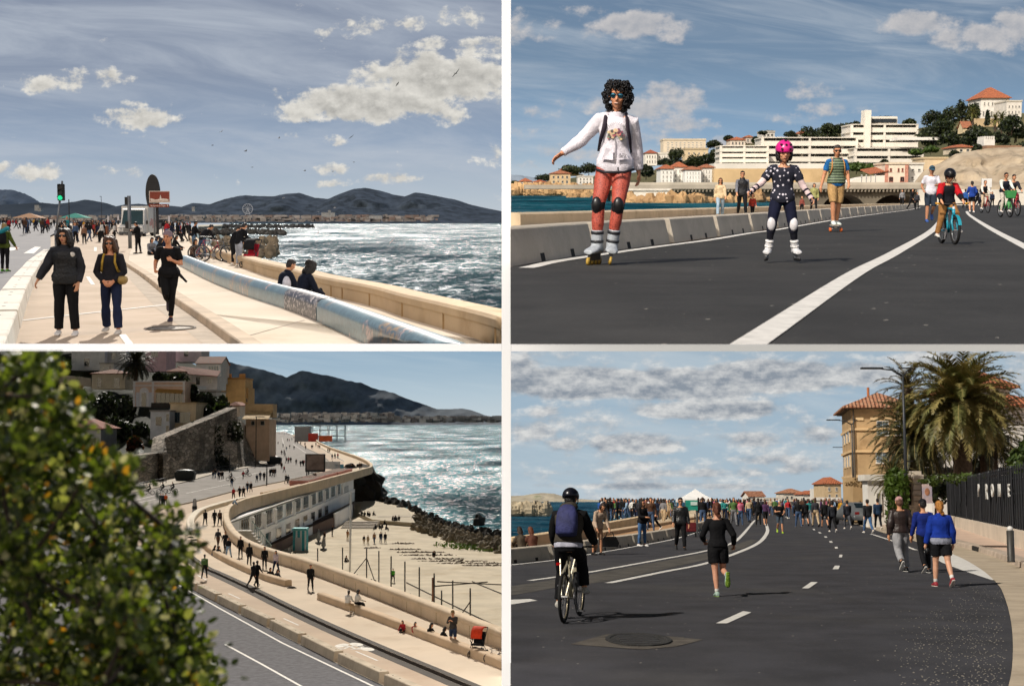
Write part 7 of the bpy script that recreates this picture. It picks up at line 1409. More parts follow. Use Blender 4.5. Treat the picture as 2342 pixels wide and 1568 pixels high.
def villa_x(T,W,H,d):
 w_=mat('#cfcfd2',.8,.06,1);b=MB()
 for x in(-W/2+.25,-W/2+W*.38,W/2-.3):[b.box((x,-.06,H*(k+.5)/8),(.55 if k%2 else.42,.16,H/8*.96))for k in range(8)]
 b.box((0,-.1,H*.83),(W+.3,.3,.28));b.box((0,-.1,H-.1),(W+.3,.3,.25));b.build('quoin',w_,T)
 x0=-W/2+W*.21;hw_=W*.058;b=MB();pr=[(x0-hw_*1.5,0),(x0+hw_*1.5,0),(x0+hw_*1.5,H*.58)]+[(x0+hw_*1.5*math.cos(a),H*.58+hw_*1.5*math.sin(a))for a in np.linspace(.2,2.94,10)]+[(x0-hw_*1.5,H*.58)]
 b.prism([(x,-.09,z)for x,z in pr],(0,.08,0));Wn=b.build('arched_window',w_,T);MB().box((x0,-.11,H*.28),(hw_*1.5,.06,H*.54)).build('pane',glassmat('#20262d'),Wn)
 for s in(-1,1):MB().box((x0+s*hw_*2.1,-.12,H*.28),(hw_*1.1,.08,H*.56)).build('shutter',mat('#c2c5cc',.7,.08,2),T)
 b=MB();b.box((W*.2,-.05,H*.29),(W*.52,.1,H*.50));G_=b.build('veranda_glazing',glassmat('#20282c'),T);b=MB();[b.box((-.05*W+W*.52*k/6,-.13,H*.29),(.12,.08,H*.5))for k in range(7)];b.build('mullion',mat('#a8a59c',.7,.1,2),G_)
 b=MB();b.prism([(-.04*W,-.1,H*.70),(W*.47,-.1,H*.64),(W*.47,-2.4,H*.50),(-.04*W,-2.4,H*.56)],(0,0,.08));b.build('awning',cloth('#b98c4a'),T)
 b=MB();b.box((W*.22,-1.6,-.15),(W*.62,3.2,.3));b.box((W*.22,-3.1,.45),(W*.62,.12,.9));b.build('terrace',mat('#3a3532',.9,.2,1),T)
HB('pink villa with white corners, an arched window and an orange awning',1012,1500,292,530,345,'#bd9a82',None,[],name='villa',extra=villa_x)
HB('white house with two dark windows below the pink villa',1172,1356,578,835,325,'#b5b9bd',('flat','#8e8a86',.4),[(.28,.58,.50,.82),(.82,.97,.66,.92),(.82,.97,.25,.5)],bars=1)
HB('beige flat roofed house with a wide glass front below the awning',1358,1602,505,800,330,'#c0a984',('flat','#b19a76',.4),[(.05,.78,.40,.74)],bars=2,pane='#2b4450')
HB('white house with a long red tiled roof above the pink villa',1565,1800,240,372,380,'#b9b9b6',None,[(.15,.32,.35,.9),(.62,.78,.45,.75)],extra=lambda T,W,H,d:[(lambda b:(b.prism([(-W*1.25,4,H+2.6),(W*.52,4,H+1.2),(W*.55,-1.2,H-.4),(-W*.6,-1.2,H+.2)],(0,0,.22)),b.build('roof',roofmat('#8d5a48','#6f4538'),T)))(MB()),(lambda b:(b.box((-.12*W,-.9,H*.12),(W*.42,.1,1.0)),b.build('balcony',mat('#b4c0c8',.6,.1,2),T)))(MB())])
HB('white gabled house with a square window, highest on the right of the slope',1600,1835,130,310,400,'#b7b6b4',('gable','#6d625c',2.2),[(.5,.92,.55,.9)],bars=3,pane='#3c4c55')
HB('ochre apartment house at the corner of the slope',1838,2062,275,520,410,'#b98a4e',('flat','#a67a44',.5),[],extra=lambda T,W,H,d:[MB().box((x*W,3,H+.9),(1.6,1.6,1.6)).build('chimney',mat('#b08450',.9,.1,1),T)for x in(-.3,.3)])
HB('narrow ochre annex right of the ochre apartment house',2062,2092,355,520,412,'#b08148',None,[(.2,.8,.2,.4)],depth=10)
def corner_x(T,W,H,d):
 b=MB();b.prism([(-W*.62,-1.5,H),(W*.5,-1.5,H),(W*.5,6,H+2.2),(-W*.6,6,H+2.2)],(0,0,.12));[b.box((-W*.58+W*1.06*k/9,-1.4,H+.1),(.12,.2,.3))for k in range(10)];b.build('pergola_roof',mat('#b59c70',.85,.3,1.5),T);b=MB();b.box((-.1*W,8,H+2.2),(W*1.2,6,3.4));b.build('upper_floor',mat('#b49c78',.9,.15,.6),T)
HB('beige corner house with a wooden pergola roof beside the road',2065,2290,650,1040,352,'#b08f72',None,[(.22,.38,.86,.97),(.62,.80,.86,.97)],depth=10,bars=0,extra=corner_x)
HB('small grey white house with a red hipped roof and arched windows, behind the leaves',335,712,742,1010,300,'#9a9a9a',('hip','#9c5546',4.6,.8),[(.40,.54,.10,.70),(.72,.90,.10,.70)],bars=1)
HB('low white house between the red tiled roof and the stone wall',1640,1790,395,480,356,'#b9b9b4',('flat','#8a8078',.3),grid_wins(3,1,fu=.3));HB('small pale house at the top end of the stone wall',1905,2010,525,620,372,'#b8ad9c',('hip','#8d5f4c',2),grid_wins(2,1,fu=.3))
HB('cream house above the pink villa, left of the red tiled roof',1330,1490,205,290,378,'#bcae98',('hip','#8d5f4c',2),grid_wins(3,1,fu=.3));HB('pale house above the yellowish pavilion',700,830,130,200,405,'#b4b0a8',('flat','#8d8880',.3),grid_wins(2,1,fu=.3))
for i,(x,y,Y,rx,rz_,l_)in enumerate(((1755,900,312,2.6,6,'dark ivy hanging down the middle of the stone wall'),(1560,800,302,2.0,3,'ivy patch at the upper left of the stone wall'),(1950,760,322,2.2,2.5,'ivy patch near the lit corner of the bastion'),(1820,1060,316,2.5,1.5,'dark bush at the foot of the bastion'))):
 p=A('blh',x,y,Y);T=thing('ivy',l_,'plant',tuple(p));b=MB();b.np_quads(leaf_quads([((0,0,0),(rx,.8,rz_)),((rx*.4,0,-rz_*.5),(rx*.7,.8,rz_*.5))],420,.38,90+i));b.build('foliage',leafmat('#23291a'),T)
st,t=new_mat("rubble_stone");co=t.n("TexCoord").outputs['Object'];vd=t.n("TexVoronoi",{'Vector':t.v('MULTIPLY',co,(1,.35,1.6)),'Scale':.9},feature='DISTANCE_TO_EDGE').outputs['Distance'];vc=t.n("TexVoronoi",{'Vector':t.v('MULTIPLY',co,(1,.35,1.6)),'Scale':.9}).outputs['Color']
n1=t.noise(co,.12,4);base=t.mix(t.step(vc,.2,.8),lin('#6f675b'),lin('#a2978a'));base=t.mix(t.step(vd,.08,.0),base,lin('#3e382f'));base=t.mix(t.m('MULTIPLY',t.step(n1,.52,.68),.75),base,lin('#38342b'));bp=t.n("Bump",{'Height':vd,'Strength':1.0,'Distance':.4}).outputs[0]
t.out(t.n("BsdfPrincipled",{'Base Color':base,'Roughness':.95,'Normal':bp}).outputs[0])
def slope_wall(lab,base_pts,tops,thick=3.0,batter=0.0,m_=st):
 b=MB();rr=[]
 for(bx,by),(tx,ty)in zip(base_pts,tops):
  g=B_(bx,by);t_=A('bl',tx,ty,g[1]+batter*2);back=np.array([-thick,thick,0]);rr.append([g,t_,t_+back,g+back])
 b.rings(rr);return tag(b.build('stone_wall',m_,None),lab,'wall')
slope_wall('tall rubble stone retaining wall with a rising top edge',[(640,615),(745,595),(800,585),(870,570),(980,552),(1085,540)],[(640,482),(745,468),(752,402),(868,352),(985,305),(1083,262)])
slope_wall('massive battered stone bastion lit at its right corner',[(860,572),(920,562),(1010,550),(1110,537),(1190,525)],[(868,405),(905,360),(1000,335),(1085,302),(1130,350)],4,2.5)
slope_wall('lower stone wall with a stair along it',[(745,600),(800,590),(870,577)],[(747,470),(790,490),(868,560)],1.2)
slope_wall('low dark wall along the road behind the leaves',[(420,660),(520,640),(642,615)],[(420,520),(520,505),(642,484)],3)
sheet("pavement",[B_(600,655),B_(860,602),B_(1000,561),B_(1180,531),B_(1233,512),B_(1225,500),B_(1180,515),B_(1000,545),B_(860,572),B_(600,620)],mat('#b5ab9c',.9,.1,.4),.14,th=.16)
for i,(x0,x1,yt,yb,Y,l_)in enumerate(((1600,1760,380,520,350,'dark shrub tree under the red tiled roof'),(1740,1900,400,560,352,'dark green tree above the top of the stone wall'),(1620,1780,500,680,340,'dark ivy tree left above the stone wall'),(1760,1930,470,640,345,'sunlit green hedge tree above the bastion'),(960,1100,790,960,312,'reddish brown tree left of the stone wall'),(340,640,340,560,370,'large dark tree left under the garden wall'),(600,900,380,640,360,'large dark tree under the pavilion'),(850,1060,420,700,350,'dark tree left below the pink villa'),(700,980,600,880,330,'dark tree right of the little red roofed house'),(930,1180,640,860,330,'dark tree left of the white house with two windows'),(1200,1330,200,300,372,'small green tree between the palm and the tiled roof'),(1290,1560,200,340,372,'dark bushes above the pink villa'),(0,300,330,600,380,'dark tree at the far left of the slope'),(100,440,40,220,420,'dark tree at the top left corner'),(1500,1620,290,500,352,'dark tree right of the pink villa'),(720,900,930,1000,300,'green bush beside the little red roofed house'))):
 a,c=A('blh',x0,yb,Y),A('blh',x1,yt,Y);tree(((a[0]+c[0])/2,Y,a[2]-1),c[2]-a[2]+1,(c[0]-a[0])/2,l_,'#1c2417' if 'red' not in l_[:6]else '#5b3a2c','#2c3820' if 'sunlit' not in l_ else '#4d6226',n=800,leaf=.55,group='trees on the slope above the bay',crown_z=.5,flat=1.0,seed=60+i,nc=11)  # the sunlit tree gets brighter leaves, sunlight put into the colour
a,c=A('blh',1035,330,368),A('blh',1035,110,368);palm(tuple(a),c[2]-a[2],6.5,'dark palm tree on the slope behind the pink villa',80,.45,('#20261a','#191d15','#000000'),seed=77)
for x,y,l_ in((848,600,'dark waste container on the pavement under the stone wall'),(1255,525,'dark waste container right of the corner house')):
 q=B_(x,y);T=thing('waste_container',l_,'container',tuple(q));b=MB();b.rings([[(sx*w_,sy*d_,z)for sx,sy in((-1,-1),(1,-1),(1,1),(-1,1))]for z,w_,d_ in((.2,1.6,.9),(1.7,1.85,1.0))]);b.build('body',mat('#1c2326',.6,.15,2),T,bevel=.05);MB().ell((0,0,1.75),(1.85,1.0,.45),14,6).build('lid',mat('#2e3638',.5,.15,2),T,True);b=MB();[b.disc((sx*1.2,sy*.7,.1),.12,(1,0,0),.1,10)for sx in(-1,1)for sy in(-1,1)];b.build('wheel',mat('#111111',.8,.1,2),T)
def lp(x,yt,yb,l_,arm=1):q=B_(x,yb);t_=A('bl',x,yt,q[1]);h_=t_[2];T=thing('street_lamp',l_,'street lamp',tuple(q));MB().tube([(0,0,0),(0,0,h_)],.11,7).build('pole',mat('#2c2d2f',.6,.1,2),T);(MB().box((arm*.9,0,h_),(2.2,.3,.18)).build('lamp_head',mat('#3a3b3d',.6,.1,2),T))if arm else None
lp(1170,305,533,'tall street lamp in front of the bastion');lp(1220,520,618,'short lamp post on the traffic island',0);lp(673,470,590,'lamp post left of the stone wall');lp(1050,475,560,'lamp post with a sign before the bastion',-1)
for i,(x0,x1,y,l_)in enumerate(((1365,1430,628,'pink planter nearest the bend'),(1425,1505,608,'pink planter in the middle'),(1508,1578,585,'pink planter farthest right'))):
 a,c=B_(x0,y),B_(x1,y-(x1-x0)*.28);d=c-a;q=(a+c)/2;T=thing('planter',l_,'planter',tuple(q),math.atan2(d[1],d[0]));L=np.linalg.norm(d);b=MB();b.rings([[(sx*L/2*k,sy*1.6*k,z)for sx,sy in((-1,-1),(1,-1),(1,1),(-1,1))]for z,k in((.15,.94),(1.1,1.0))]);b.build('trough',mat('#bd8278',.85,.12,.6),T);MB().box((0,0,1.12),(L*.94,2.8,.06)).build('soil',mat('#6d5a4c',.95,.2,1),T)
q=B_(1442,575);T=thing('bus_shelter','dark advertising shelter on the far traffic island','shelter',tuple(q));b=MB();b.box((0,0,2.6),(4.0,.4,3.6));b.build('frame',mat('#26282b',.6,.1,2),T);MB().box((0,-.24,2.7),(3.4,.1,3.0)).build('poster',mat('#7a6a62',.5,.4,.6),T);[MB().box((s*1.7,0,.4),(.2,.3,.8)).build('leg',mat('#26282b',.6,.1,2),T)for s in(-1,1)]
def sgn(x,yt,yb,w_,l_,c_):q=B_(x,yb);t_=A('bl',x,yt,q[1]);T=thing('road_sign',l_,'sign',tuple(q));MB().tube([(0,0,0),(0,0,t_[2])],.09,6).build('pole',mat('#55575a',.6,.1,2),T);MB().box((0,-.12,t_[2]-1.0),(w_,.1,1.6)).build('plate',mat(c_,.6,.1,2),T)
sgn(1427,478,560,1.6,'white road sign on the far traffic island','#c9ccd0');sgn(1520,505,560,3.4,'wide white sign between the shelter and the planters','#c9ced2');sgn(1551,518,560,2.0,'blue panel sign above the right planter','#4f8fae')
q=B_(890,748);T=thing('barrier_cone','small black and white warning post at the bend of the path','post',tuple(q));MB().lathe((0,0,0),[(.45,0),(.45,.12),(.30,.15),(.22,1.5),(.15,1.8)],10).build('post',mat('#8a8a8c',.7,.2,2),T);MB().lathe((0,0,0),[(.30,.55),(.31,.9),(.28,.92),(.28,.55)],10).build('band',mat('#1d1d20',.7,.2,2),T)
q=B_(1380,418);T=thing('event_stage','scaffold stage with a grey cabin at the far point of the bay','scaffold',tuple(q));b=MB();b.box((0,4,4.0),(8,6,8));b.build('cabin',mat('#7d7f80',.8,.1,.5),T);b=MB();xs_=[5+k*4.5 for k in range(5)]
for x in xs_:[b.tube([(x,y,0),(x,y,8.5)],.18,5)for y in(0,5)]
for z in(3,6,8.5):[b.tube([(5,y,z),(23,y,z)],.15,5)for y in(0,5)]
b.build('scaffold',mat('#83868a',.5,.1,1,metal=.5),T);MB().box((6.5,-2.5,2.2),(5,2,4.4)).build('red_panel',mat('#a82e22',.7,.2,.6),T);MB().box((13,-2.0,1.6),(7,2,3.0)).build('orange_panel',mat('#d0592a',.7,.2,.6),T)
for a,c,l_ in(((640,640),(760,612),'dark railing along the pavement behind the leaves'),((1180,528),(1232,514),'dark railing at the corner house'),((980,560),(1090,545),'dark railing under the bastion')):
 a,c=B_(*a),B_(*c);b=MB();n_=8;[b.tube([tuple((c-a)*k/n_+[0,0,0]),tuple((c-a)*k/n_+[0,0,1.1])],.05,5)for k in range(n_+1)];[b.tube([(0,0,z),tuple(c-a+[0,0,z])],.05,5)for z in(.55,1.1)];o=b.build('railing',mat('#2b2c2e',.6,.1,2));o.location=a;tag(o,l_,'railing')
T=thing('shrub','leafy shrub with glossy yellow green leaves close at the left','shrub',(-1.05,3.0,8.6))
poly=[(-60,60),(150,40),(190,80),(235,200),(250,260),(375,285),(330,330),(420,440),(470,500),(560,470),(625,455),(640,580),(560,640),(690,735),(750,815),(840,885),(860,960),(915,1020),(925,1110),(850,1180),(910,1260),(985,1340),(1060,1415),(1030,1500),(1050,1620),(-60,1620)]
def inside(x,y):
 c=False
 for i in range(len(poly)):
  (x1,y1_),(x2,y2)=poly[i],poly[i-1]
  if(y1_>y)!=(y2>y)and x<(x2-x1)*(y-y1_)/(y2-y1_)+x1:c=not c
 return c
rng=random.Random(31);base=np.array([-1.05,3.0,8.6]);clumps=[];guard=0;cen=[]
while len(cen)<125 and guard<9000:
 guard+=1;x,y=rng.uniform(-60,1130),rng.uniform(30,1610)
 if inside(x,y)and(x>250 or y>200 or rng.random()<.5):cen.append((x,y,rng.uniform(2.3,3.7)))
for x,y,Y in cen:
 for _ in range(rng.randint(4,9)):
  a,r_=rng.uniform(0,6.28),62*rng.random()**.6;clumps.append(A('bl',x+r_*math.cos(a),y+r_*math.sin(a)*.8,Y+rng.uniform(-.06,.06))-base)
b=MB();nr=np.random.RandomState(5)
for i,c in enumerate(clumps):
 k=nr.randint(12,24);ax=nr.normal(size=3)*[1,.6,1];ax[2]=abs(ax[2])+.5;ax/=np.linalg.norm(ax)
 for j in range(k):
  d=ax*.7+nr.normal(size=3)*.75;d/=np.linalg.norm(d);p=c+nr.normal(size=3)*.02;L=.021*(.7+.6*nr.rand());u=np.cross(d,nr.normal(size=3));u/=np.linalg.norm(u);nn=np.cross(d,u)
  w_=L*.30;b.mi=int(nr.choice([0,1,2,3,4],p=[.52,.29,.12,.02,.05]))
  v=[p,p+d*L*.3+u*w_-nn*.002,p+d*L*.7+u*w_*.8,p+d*L,p+d*L*.7-u*w_*.8,p+d*L*.3-u*w_-nn*.002];b._add(v,[(0,1,2,3),(0,3,4,5)])
n_in=0
while n_in<2600:
 x,y=rng.uniform(-60,1100),rng.uniform(60,1610)
 if not inside(x,y)or not inside(x+45,y-10):continue
 n_in+=1;p=A('bl',x,y,rng.uniform(3.8,4.4))-base;d=nr.normal(size=3);d/=np.linalg.norm(d);u=np.cross(d,nr.normal(size=3));u/=np.linalg.norm(u);L=.034*(.7+.6*nr.rand());b.mi=0 if nr.rand()<.85 else 1
 b._add([p,p+d*L*.4+u*L*.3,p+d*L,p+d*L*.4-u*L*.3],[(0,1,2,3)])
b.build('foliage',[leafmat('#2c3712',.4,.4,9),leafmat('#586620',.55,.3,9),leafmat('#858a45',.5,.3,9),leafmat('#a87a20',.55,.3,9),leafmat('#a8a57c',.45,.2,9)],T)
b=MB();root=np.array([-.15,.2,-1.2]);C3=[A('bl',*q)-base for q in cen];C3.sort(key=lambda q:np.linalg.norm(q-root));done=[root]
for q in C3:
 p=min(done,key=lambda e:np.linalg.norm(e-q)+.35*np.linalg.norm(e-root));L_=np.linalg.norm(q-p);r_=.010-.004*min(1,np.linalg.norm(q-root)/1.6);b.tube([p,p*.6+q*.4+nr.normal(size=3)*L_*.10,q],[r_,r_*.75,r_*.5],5);done.append(q)
for c in clumps[::3]:q=min(C3,key=lambda e:np.linalg.norm(e-c));b.tube([q,(q+c)/2+nr.normal(size=3)*.008,c],[.003,.0022,.0015],4)
b.build('branch',mat('#2e241b',.9,.3,9),T)
b=MB();b.prism([(-2.6,1.2,0),(.3,1.2,0),(.3,4.6,0),(-2.6,4.6,0)],(0,0,.3));b.V=[(x,y,z+7.05-.1*y)for x,y,z in b.V];struct(b.build("bank",mat('#4d4432',.95,.3,2)))
CUR=BL
def bp(x,y,face,pose,top,bot,lab=None,H=1.72,z=.16,grp='people walking round the bay',**k):
 p=B_(x,y,z);look=dict(top=CN.get(top,top),bot=CN.get(bot,bot),hair=k.pop('hair','#17110e'),style=k.pop('style','short'),shoe=k.pop('shoe','#1c1c1e'));look.update(k)
 return person(tuple(p),face,H,pose,look,lab or f'person in {top} top, {bot} trousers, on the road round the bay',1,None if lab else grp)
def sit(x,y,face,top,bot,lab,H=1.7,z=.16,sz=None,pose='sitground',**k):
 p=B_(x,y,z);look=dict(top=CN.get(top,top),bot=CN.get(bot,bot),hair='#17110e',style=k.pop('style','bob'));look.update(k)
 return person(tuple(p),face,H,dict(POSES[pose],seat=1),look,lab,1,seat=z if sz is None else sz)
W2,W1,PK='walk2','walk','pockets'
bp(1420,1100,165,W2,'black','black','man in black with pale lettering on his back, alone by the sea wall',1.75)
bp(1158,1082,30,'stride','black','black','left one of two striding people in black at the curved bench');bp(1175,1078,30,W2,'black','black','right one of two striding people in black at the curved bench')
bp(1262,1022,200,W1,'#c2b3b8','navy','person in pale pink top and dark jeans by the sea wall',shoe='#c8c4bc',style='bob');bp(1210,1002,170,W2,'black','black','person in black walking just left of the pale pink top');bp(1140,985,0,'stand','black','black','person in black in the dense group at the start of the near wall',style='long');bp(1100,948,180,'stand','black','black','person in black with raised arm at the wall');bp(1045,950,190,W1,'black','light blue','person in black jacket and light blue jeans walking towards us');bp(1030,920,180,W2,'black','black','person half hidden behind the light blue jeans');bp(997,905,10,W2,'dark grey','brown','person in grey with brown trousers and a raised arm');bp(935,1043,0,W1,'green','black','person in dark green on the cycle path beside the leaves')
bp(938,802,5,W1,'black','black','left one of three walking abreast at the bend');bp(981,803,5,W2,'black','black','middle one of three walking abreast at the bend');bp(1005,803,5,W1,'brown','black','right one of three walking abreast at the bend')
bp(1068,682,185,W1,'red','black','person in red coat on the cycle path');bp(1096,676,185,W2,'black','black','person in black next right of the red coat');bp(1114,675,185,W1,'black','black','second person in black right of the red coat');bp(1132,650,185,W2,'black','denim','person in black and jeans ahead of the red coat');bp(1148,650,185,W1,'black','black','person in black at the right of the cycle path group');bp(1066,736,90,'leanover','light blue','navy','person in light blue leaning over the far parapet')
bp(735,713,180,W1,'black','black','left one of three walkers on the upper road');bp(745,714,180,W2,'dark grey','black','middle one of three walkers on the upper road');bp(758,714,180,W1,'orange','black','right one of three walkers on the upper road, in orange')
sit(1590,1205,30,'white','beige','left one of a couple in white on the near bench',sz=.62,pose='sit',style='short');sit(1632,1200,60,'white','black','right one of a couple in white on the near bench',sz=.62,pose='sit')
sit(1845,1288,200,'red','black','child in dark red sitting behind the near bench',1.25);sit(1895,1300,150,'red','black','child in dark red reaching out behind the near bench',1.35);sit(1962,1322,120,'black','black','woman in black sitting behind the near bench',style='long');sit(2022,1343,60,'black','black','person in black hunched behind the near bench, left of the man with the cap')
B=person(tuple(B_(2072,1357,.16)),200,1.8,PZ(aL=(30,10,100,30),aR=(30,10,100,30),head=(15,0)),dict(top='#3a3634',bot='#27324a',hat='#8a7552',pants='knee',shoe='#9c8a80',brim=1,botname='shorts',lbag=.02,ladd=.014,topname='shirt'),'man with cap, dark shirt and blue shorts standing by the sea wall',2,voxel=.02)
stroller(tuple(B_(2185,1400,.16)),200,'stroller with an orange red hood at the right end of the sea wall','#c03a1c','#1a1a1c',1.25)
T=bicycle(tuple(B_(2262,1428,.16)),70,'small dark scooter bike at the right edge of the promenade','#3a2b3a',.62)
sit(975,938,90,'black','denim','person in black sitting left by the curved bench');sit(995,942,120,'dark grey','light blue','person with light jeans sitting by the curved bench');sit(1235,1048,160,'black','black','person in black reclining on the ground by the curved bench');sit(1262,1056,120,'dark grey','black','second person resting on the ground by the curved bench end')
for x,y,f_,l_ in((680,662,250,'cyclist in black at the left on the upper road'),(742,655,250,'cyclist in the middle of the three on the upper road'),(788,655,250,'cyclist at the right of the three on the upper road'),(1055,598,260,'cyclist in front of the bastion'),(1130,578,260,'cyclist near the crowd before the bastion')):
 q=B_(x,y);bicycle(tuple(q),f_,'bicycle of the '+l_,'#1d1f22',1.0,fat=1.6,fine=False);d=Vector((math.sin(R(f_)),math.cos(R(f_)),0));person(tuple(Vector(q)-d*.22),f_,1.72,dict(POSES['ride'],seat=1),dict(top='#16171b',bot='#15161a',hat='#1a1a1c'),l_,1,seat=.90)
far=[(975,588),(985,585),(1000,592),(1010,590),(1018,592),(1112,590),(1060,625),(1175,605),(1190,595),(1208,598),(1236,578),(1243,575),(1250,580),(1258,578),(1288,545),(1300,560),(1308,610),(1318,612),(1288,480),(1303,490),(1310,518),(1320,518),(1330,516),(1300,478),(1355,525),(1375,533),(1385,532),(1390,530),(1412,572),(1470,530),(1250,440),(1272,432),(1295,445),(1325,450),(1315,418),(1323,420),(1335,415),(1345,405),(1350,428),(1360,430),(1375,435),(1395,440),(1398,455),(1425,450),(1430,452),(1445,440),(1455,448),(1462,452),(1500,470),(1508,470),(1475,500),(1520,500),(1532,497),(1545,497),(1255,385),(1262,384),(1272,384),(1280,386),(1290,385),(1300,388),(1310,387),(1318,390),(1325,388),(1600,558),(1608,556),(1645,548),(1652,546),(1435,600),(1442,602),(1310,460),(1345,455),(1240,432),(1238,455)]
rng=random.Random(77);pz=['walk','walk2','stand','stride']
for i,(x,y)in enumerate(far):
 tp=rng.choice(['black','black','black','navy','dark grey','dark grey','red','black','brown']);bt=rng.choice(['black','black','denim','dark grey']);bp(x,y,rng.choice([0,180,20,200,160]),pz[i%4],tp,bt,H=rng.uniform(1.6,1.85),z=.02)
def beach(x,y,face,pose,top,bot,lab,seat=None,**k):p=S_(x,y);return person(tuple(p),face,k.pop('H',1.75),dict(POSES[pose],seat=1)if seat is not None else pose,dict(top=CN.get(top,top),bot=CN.get(bot,bot),**k),lab,1,seat=None if seat is None else ZB+seat)
beach(1797,1062,160,'run','#3fae2c','black','jogger in bright green on the sand');beach(1590,870,30,'stand','#a8744c','beige','person in orange brown standing at the foot of the beach steps',sleeve='none');beach(1665,888,180,'stand','dark grey','beige','first person from the left in the standing beach group',H=1.4);beach(1683,890,150,'stand','beige','beige','second person in the standing beach group, in beige',H=1.5);beach(1712,885,200,'pockets','#8a5a2c','denim','person in mustard top in the standing beach group');beach(1742,882,180,'stand','navy','denim','person in navy in the standing beach group');beach(1762,884,190,'stand','black','navy','rightmost person in the standing beach group')
for x,y,l_ in((1640,1058,'person sitting on the sand right of the left brace'),(1610,1062,'dark backpackers lump of a person lying on the sand'),(1718,1085,'person sitting below the volleyball pole'),(1745,1108,'person in black sitting alone below the pole row'),(1700,1080,'reclining person beside the seated one below the pole'),(1580,968,'person crouching on the sand beside the white mast'),(1985,945,'person sitting alone on the sand near the seaweed')):beach(x,y,random.Random(x).choice([60,120,-90,180]),'sitground','black','dark grey' if x!=1985 else 'brown',l_.replace('dark backpackers lump of a person','dark clothed person'),0,style='bob')
for x,y in((1655,755),(1668,758),(1680,757),(1690,760),(1707,757),(1795,780),(1805,778),(1815,782),(1825,778),(1720,820),(1735,818),(1750,815),(1757,800),(1765,822)):
 p=S_(x,y,-6.8);person((p[0],p[1],-6.8),random.Random(x*3).choice([60,120,180,-60]),1.75,dict(POSES['sitground'],seat=1),dict(top='#17171a',bot='#1a1b22',style='bob'),'dark clothed person sitting on the concrete terrace by the rocks',1,'people sitting on the concrete terrace',seat=-6.8+.05)
beach(1520,850,90,'stand','black','black','person in black by the low terrace wall');beach(1485,870,200,'stand','brown','black','person in brown right of the closed parasol',H=1.4)
# ================================================================== PLACE 4: cl
CUR=BR
D_=lambda x,y,z=0.0:G('br',x,y,z)
c_=lambda x,y,rx,ry,a=1.0:(x/1.9931+1165.9,y/1.9931+800.1,rx/1.9931,ry/1.9931,a)
sky(BR,[(0,'#aebfcb'),(.15,'#a9bcc9'),(.45,'#9db4c6'),(.8,'#a6b7c4'),(1,'#9fb2c2')],[c_(300,150,480,90,1.3),c_(800,160,420,95,1.3),c_(1200,120,420,90,1.2),c_(1550,110,300,70,1.0),c_(900,270,420,60,1.1),c_(120,280,160,40,.9),c_(230,320,120,35,.8),c_(80,370,160,60,1.1),c_(250,430,140,45,.9),c_(620,425,300,62,1.3),c_(1080,408,210,48,1.2),c_(1400,390,160,60,1.0),c_(560,520,220,28,.8),c_(1200,500,260,30,.8),c_(900,560,500,26,.7),c_(300,560,330,24,.7),c_(1350,540,200,40,.8),c_(1900,40,300,50,.7),c_(60,80,140,70,.8),c_(600,620,800,22,.7),c_(2250,150,160,90,.4)],k=1.3,nscale=1.5,cloud_lo='#8a929d',cloud_hi='#e2e1de',cirrus=(.6,'#c6d0d6',.2,1.3,.22),soft=.75,emin=.16,emb=3.2,light=(-.04,.16),stretch=1.9,seed=21.0,kamp=.92)
brasph=asphalt("asphalt",'#2d2d31','#3b3b40',.8)
barp=[(-60,980),(0,972),(205,950),(415,915),(560,890),(745,855),(860,822),(925,800),(960,782)]
bb4=curve_pts([D_(*p)for p in barp],6)
kerbp=[(2150,1640),(2272,1530),(2290,1300),(2262,1150),(2218,1062),(2125,985),(2005,925),(1835,868),(1720,838),(1640,812),(1560,790)]
kb=curve_pts([D_(*p)for p in kerbp],6)
g4=lambda px,d,z=0.0:np.array([(px-CX)/F_PX*d,d,z])
sheet("road",[BR.g(1150,1600),BR.g(2230,1600)]+kb+[g4(1960,400),g4(1640,400),D_(960,782)]+bb4[::-1]+[BR.g(1130,1290)],brasph,0)
gut=mat('#a89a86',.9,.15,1.5,.2,14,grime=('#857763',.8,.5));pav=mat('#bfa795',.9,.12,.8,.1,14,grime=('#a08a78',.8,.4))
b=MB();gutter=[(p,q)for p,q in zip(*ribbon(kb,1.0,.5))]
for(a,c),(d,e)in zip(gutter,gutter[1:]):b.poly([a+[0,0,.008],c+[0,0,.008],e+[0,0,.008],d+[0,0,.008]])
struct(b.build("gutter",gut));L_,R_=ribbon(kb,.3,1.1);
b=MB();extrude_profile(b,kb,[(.95,0),(.97,.13),(1.0,.15),(1.3,.152),(1.3,0)]);struct(b.build("kerb",mat('#a8998a',.9,.25,1.5,.2,20)))
L2,R2=ribbon(kb,.2,1.38);sheet("pavement",[p for p in L2]+[g4(2010,300),g4(2900,300),g4(3000,20),g4(2700,12.6)],pav,.146)
wp4=mat('#cbc9c4',.8,.1,6,grime=('#8d8a86',4,.4));b=MB()
def dash(pts):b.poly([D_(*p,.006)for p in pts])
strip(b,curve_pts([D_(*p)for p in((-40,984),(0,979),(205,956),(415,921),(560,896),(745,861),(860,828))],5),.12,z=.006)
strip(b,curve_pts([D_(*p)for p in((90,1050),(200,1035),(360,1012),(640,962),(890,915),(1010,880),(1060,840),(1090,805),(1115,775))],6),.15,z=.006);strip(b,curve_pts([D_(*p)for p in((450,1061),(700,1010),(905,968),(1080,905),(1145,868),(1172,830),(1172,810),(1166,792))],6),.17,z=.006)
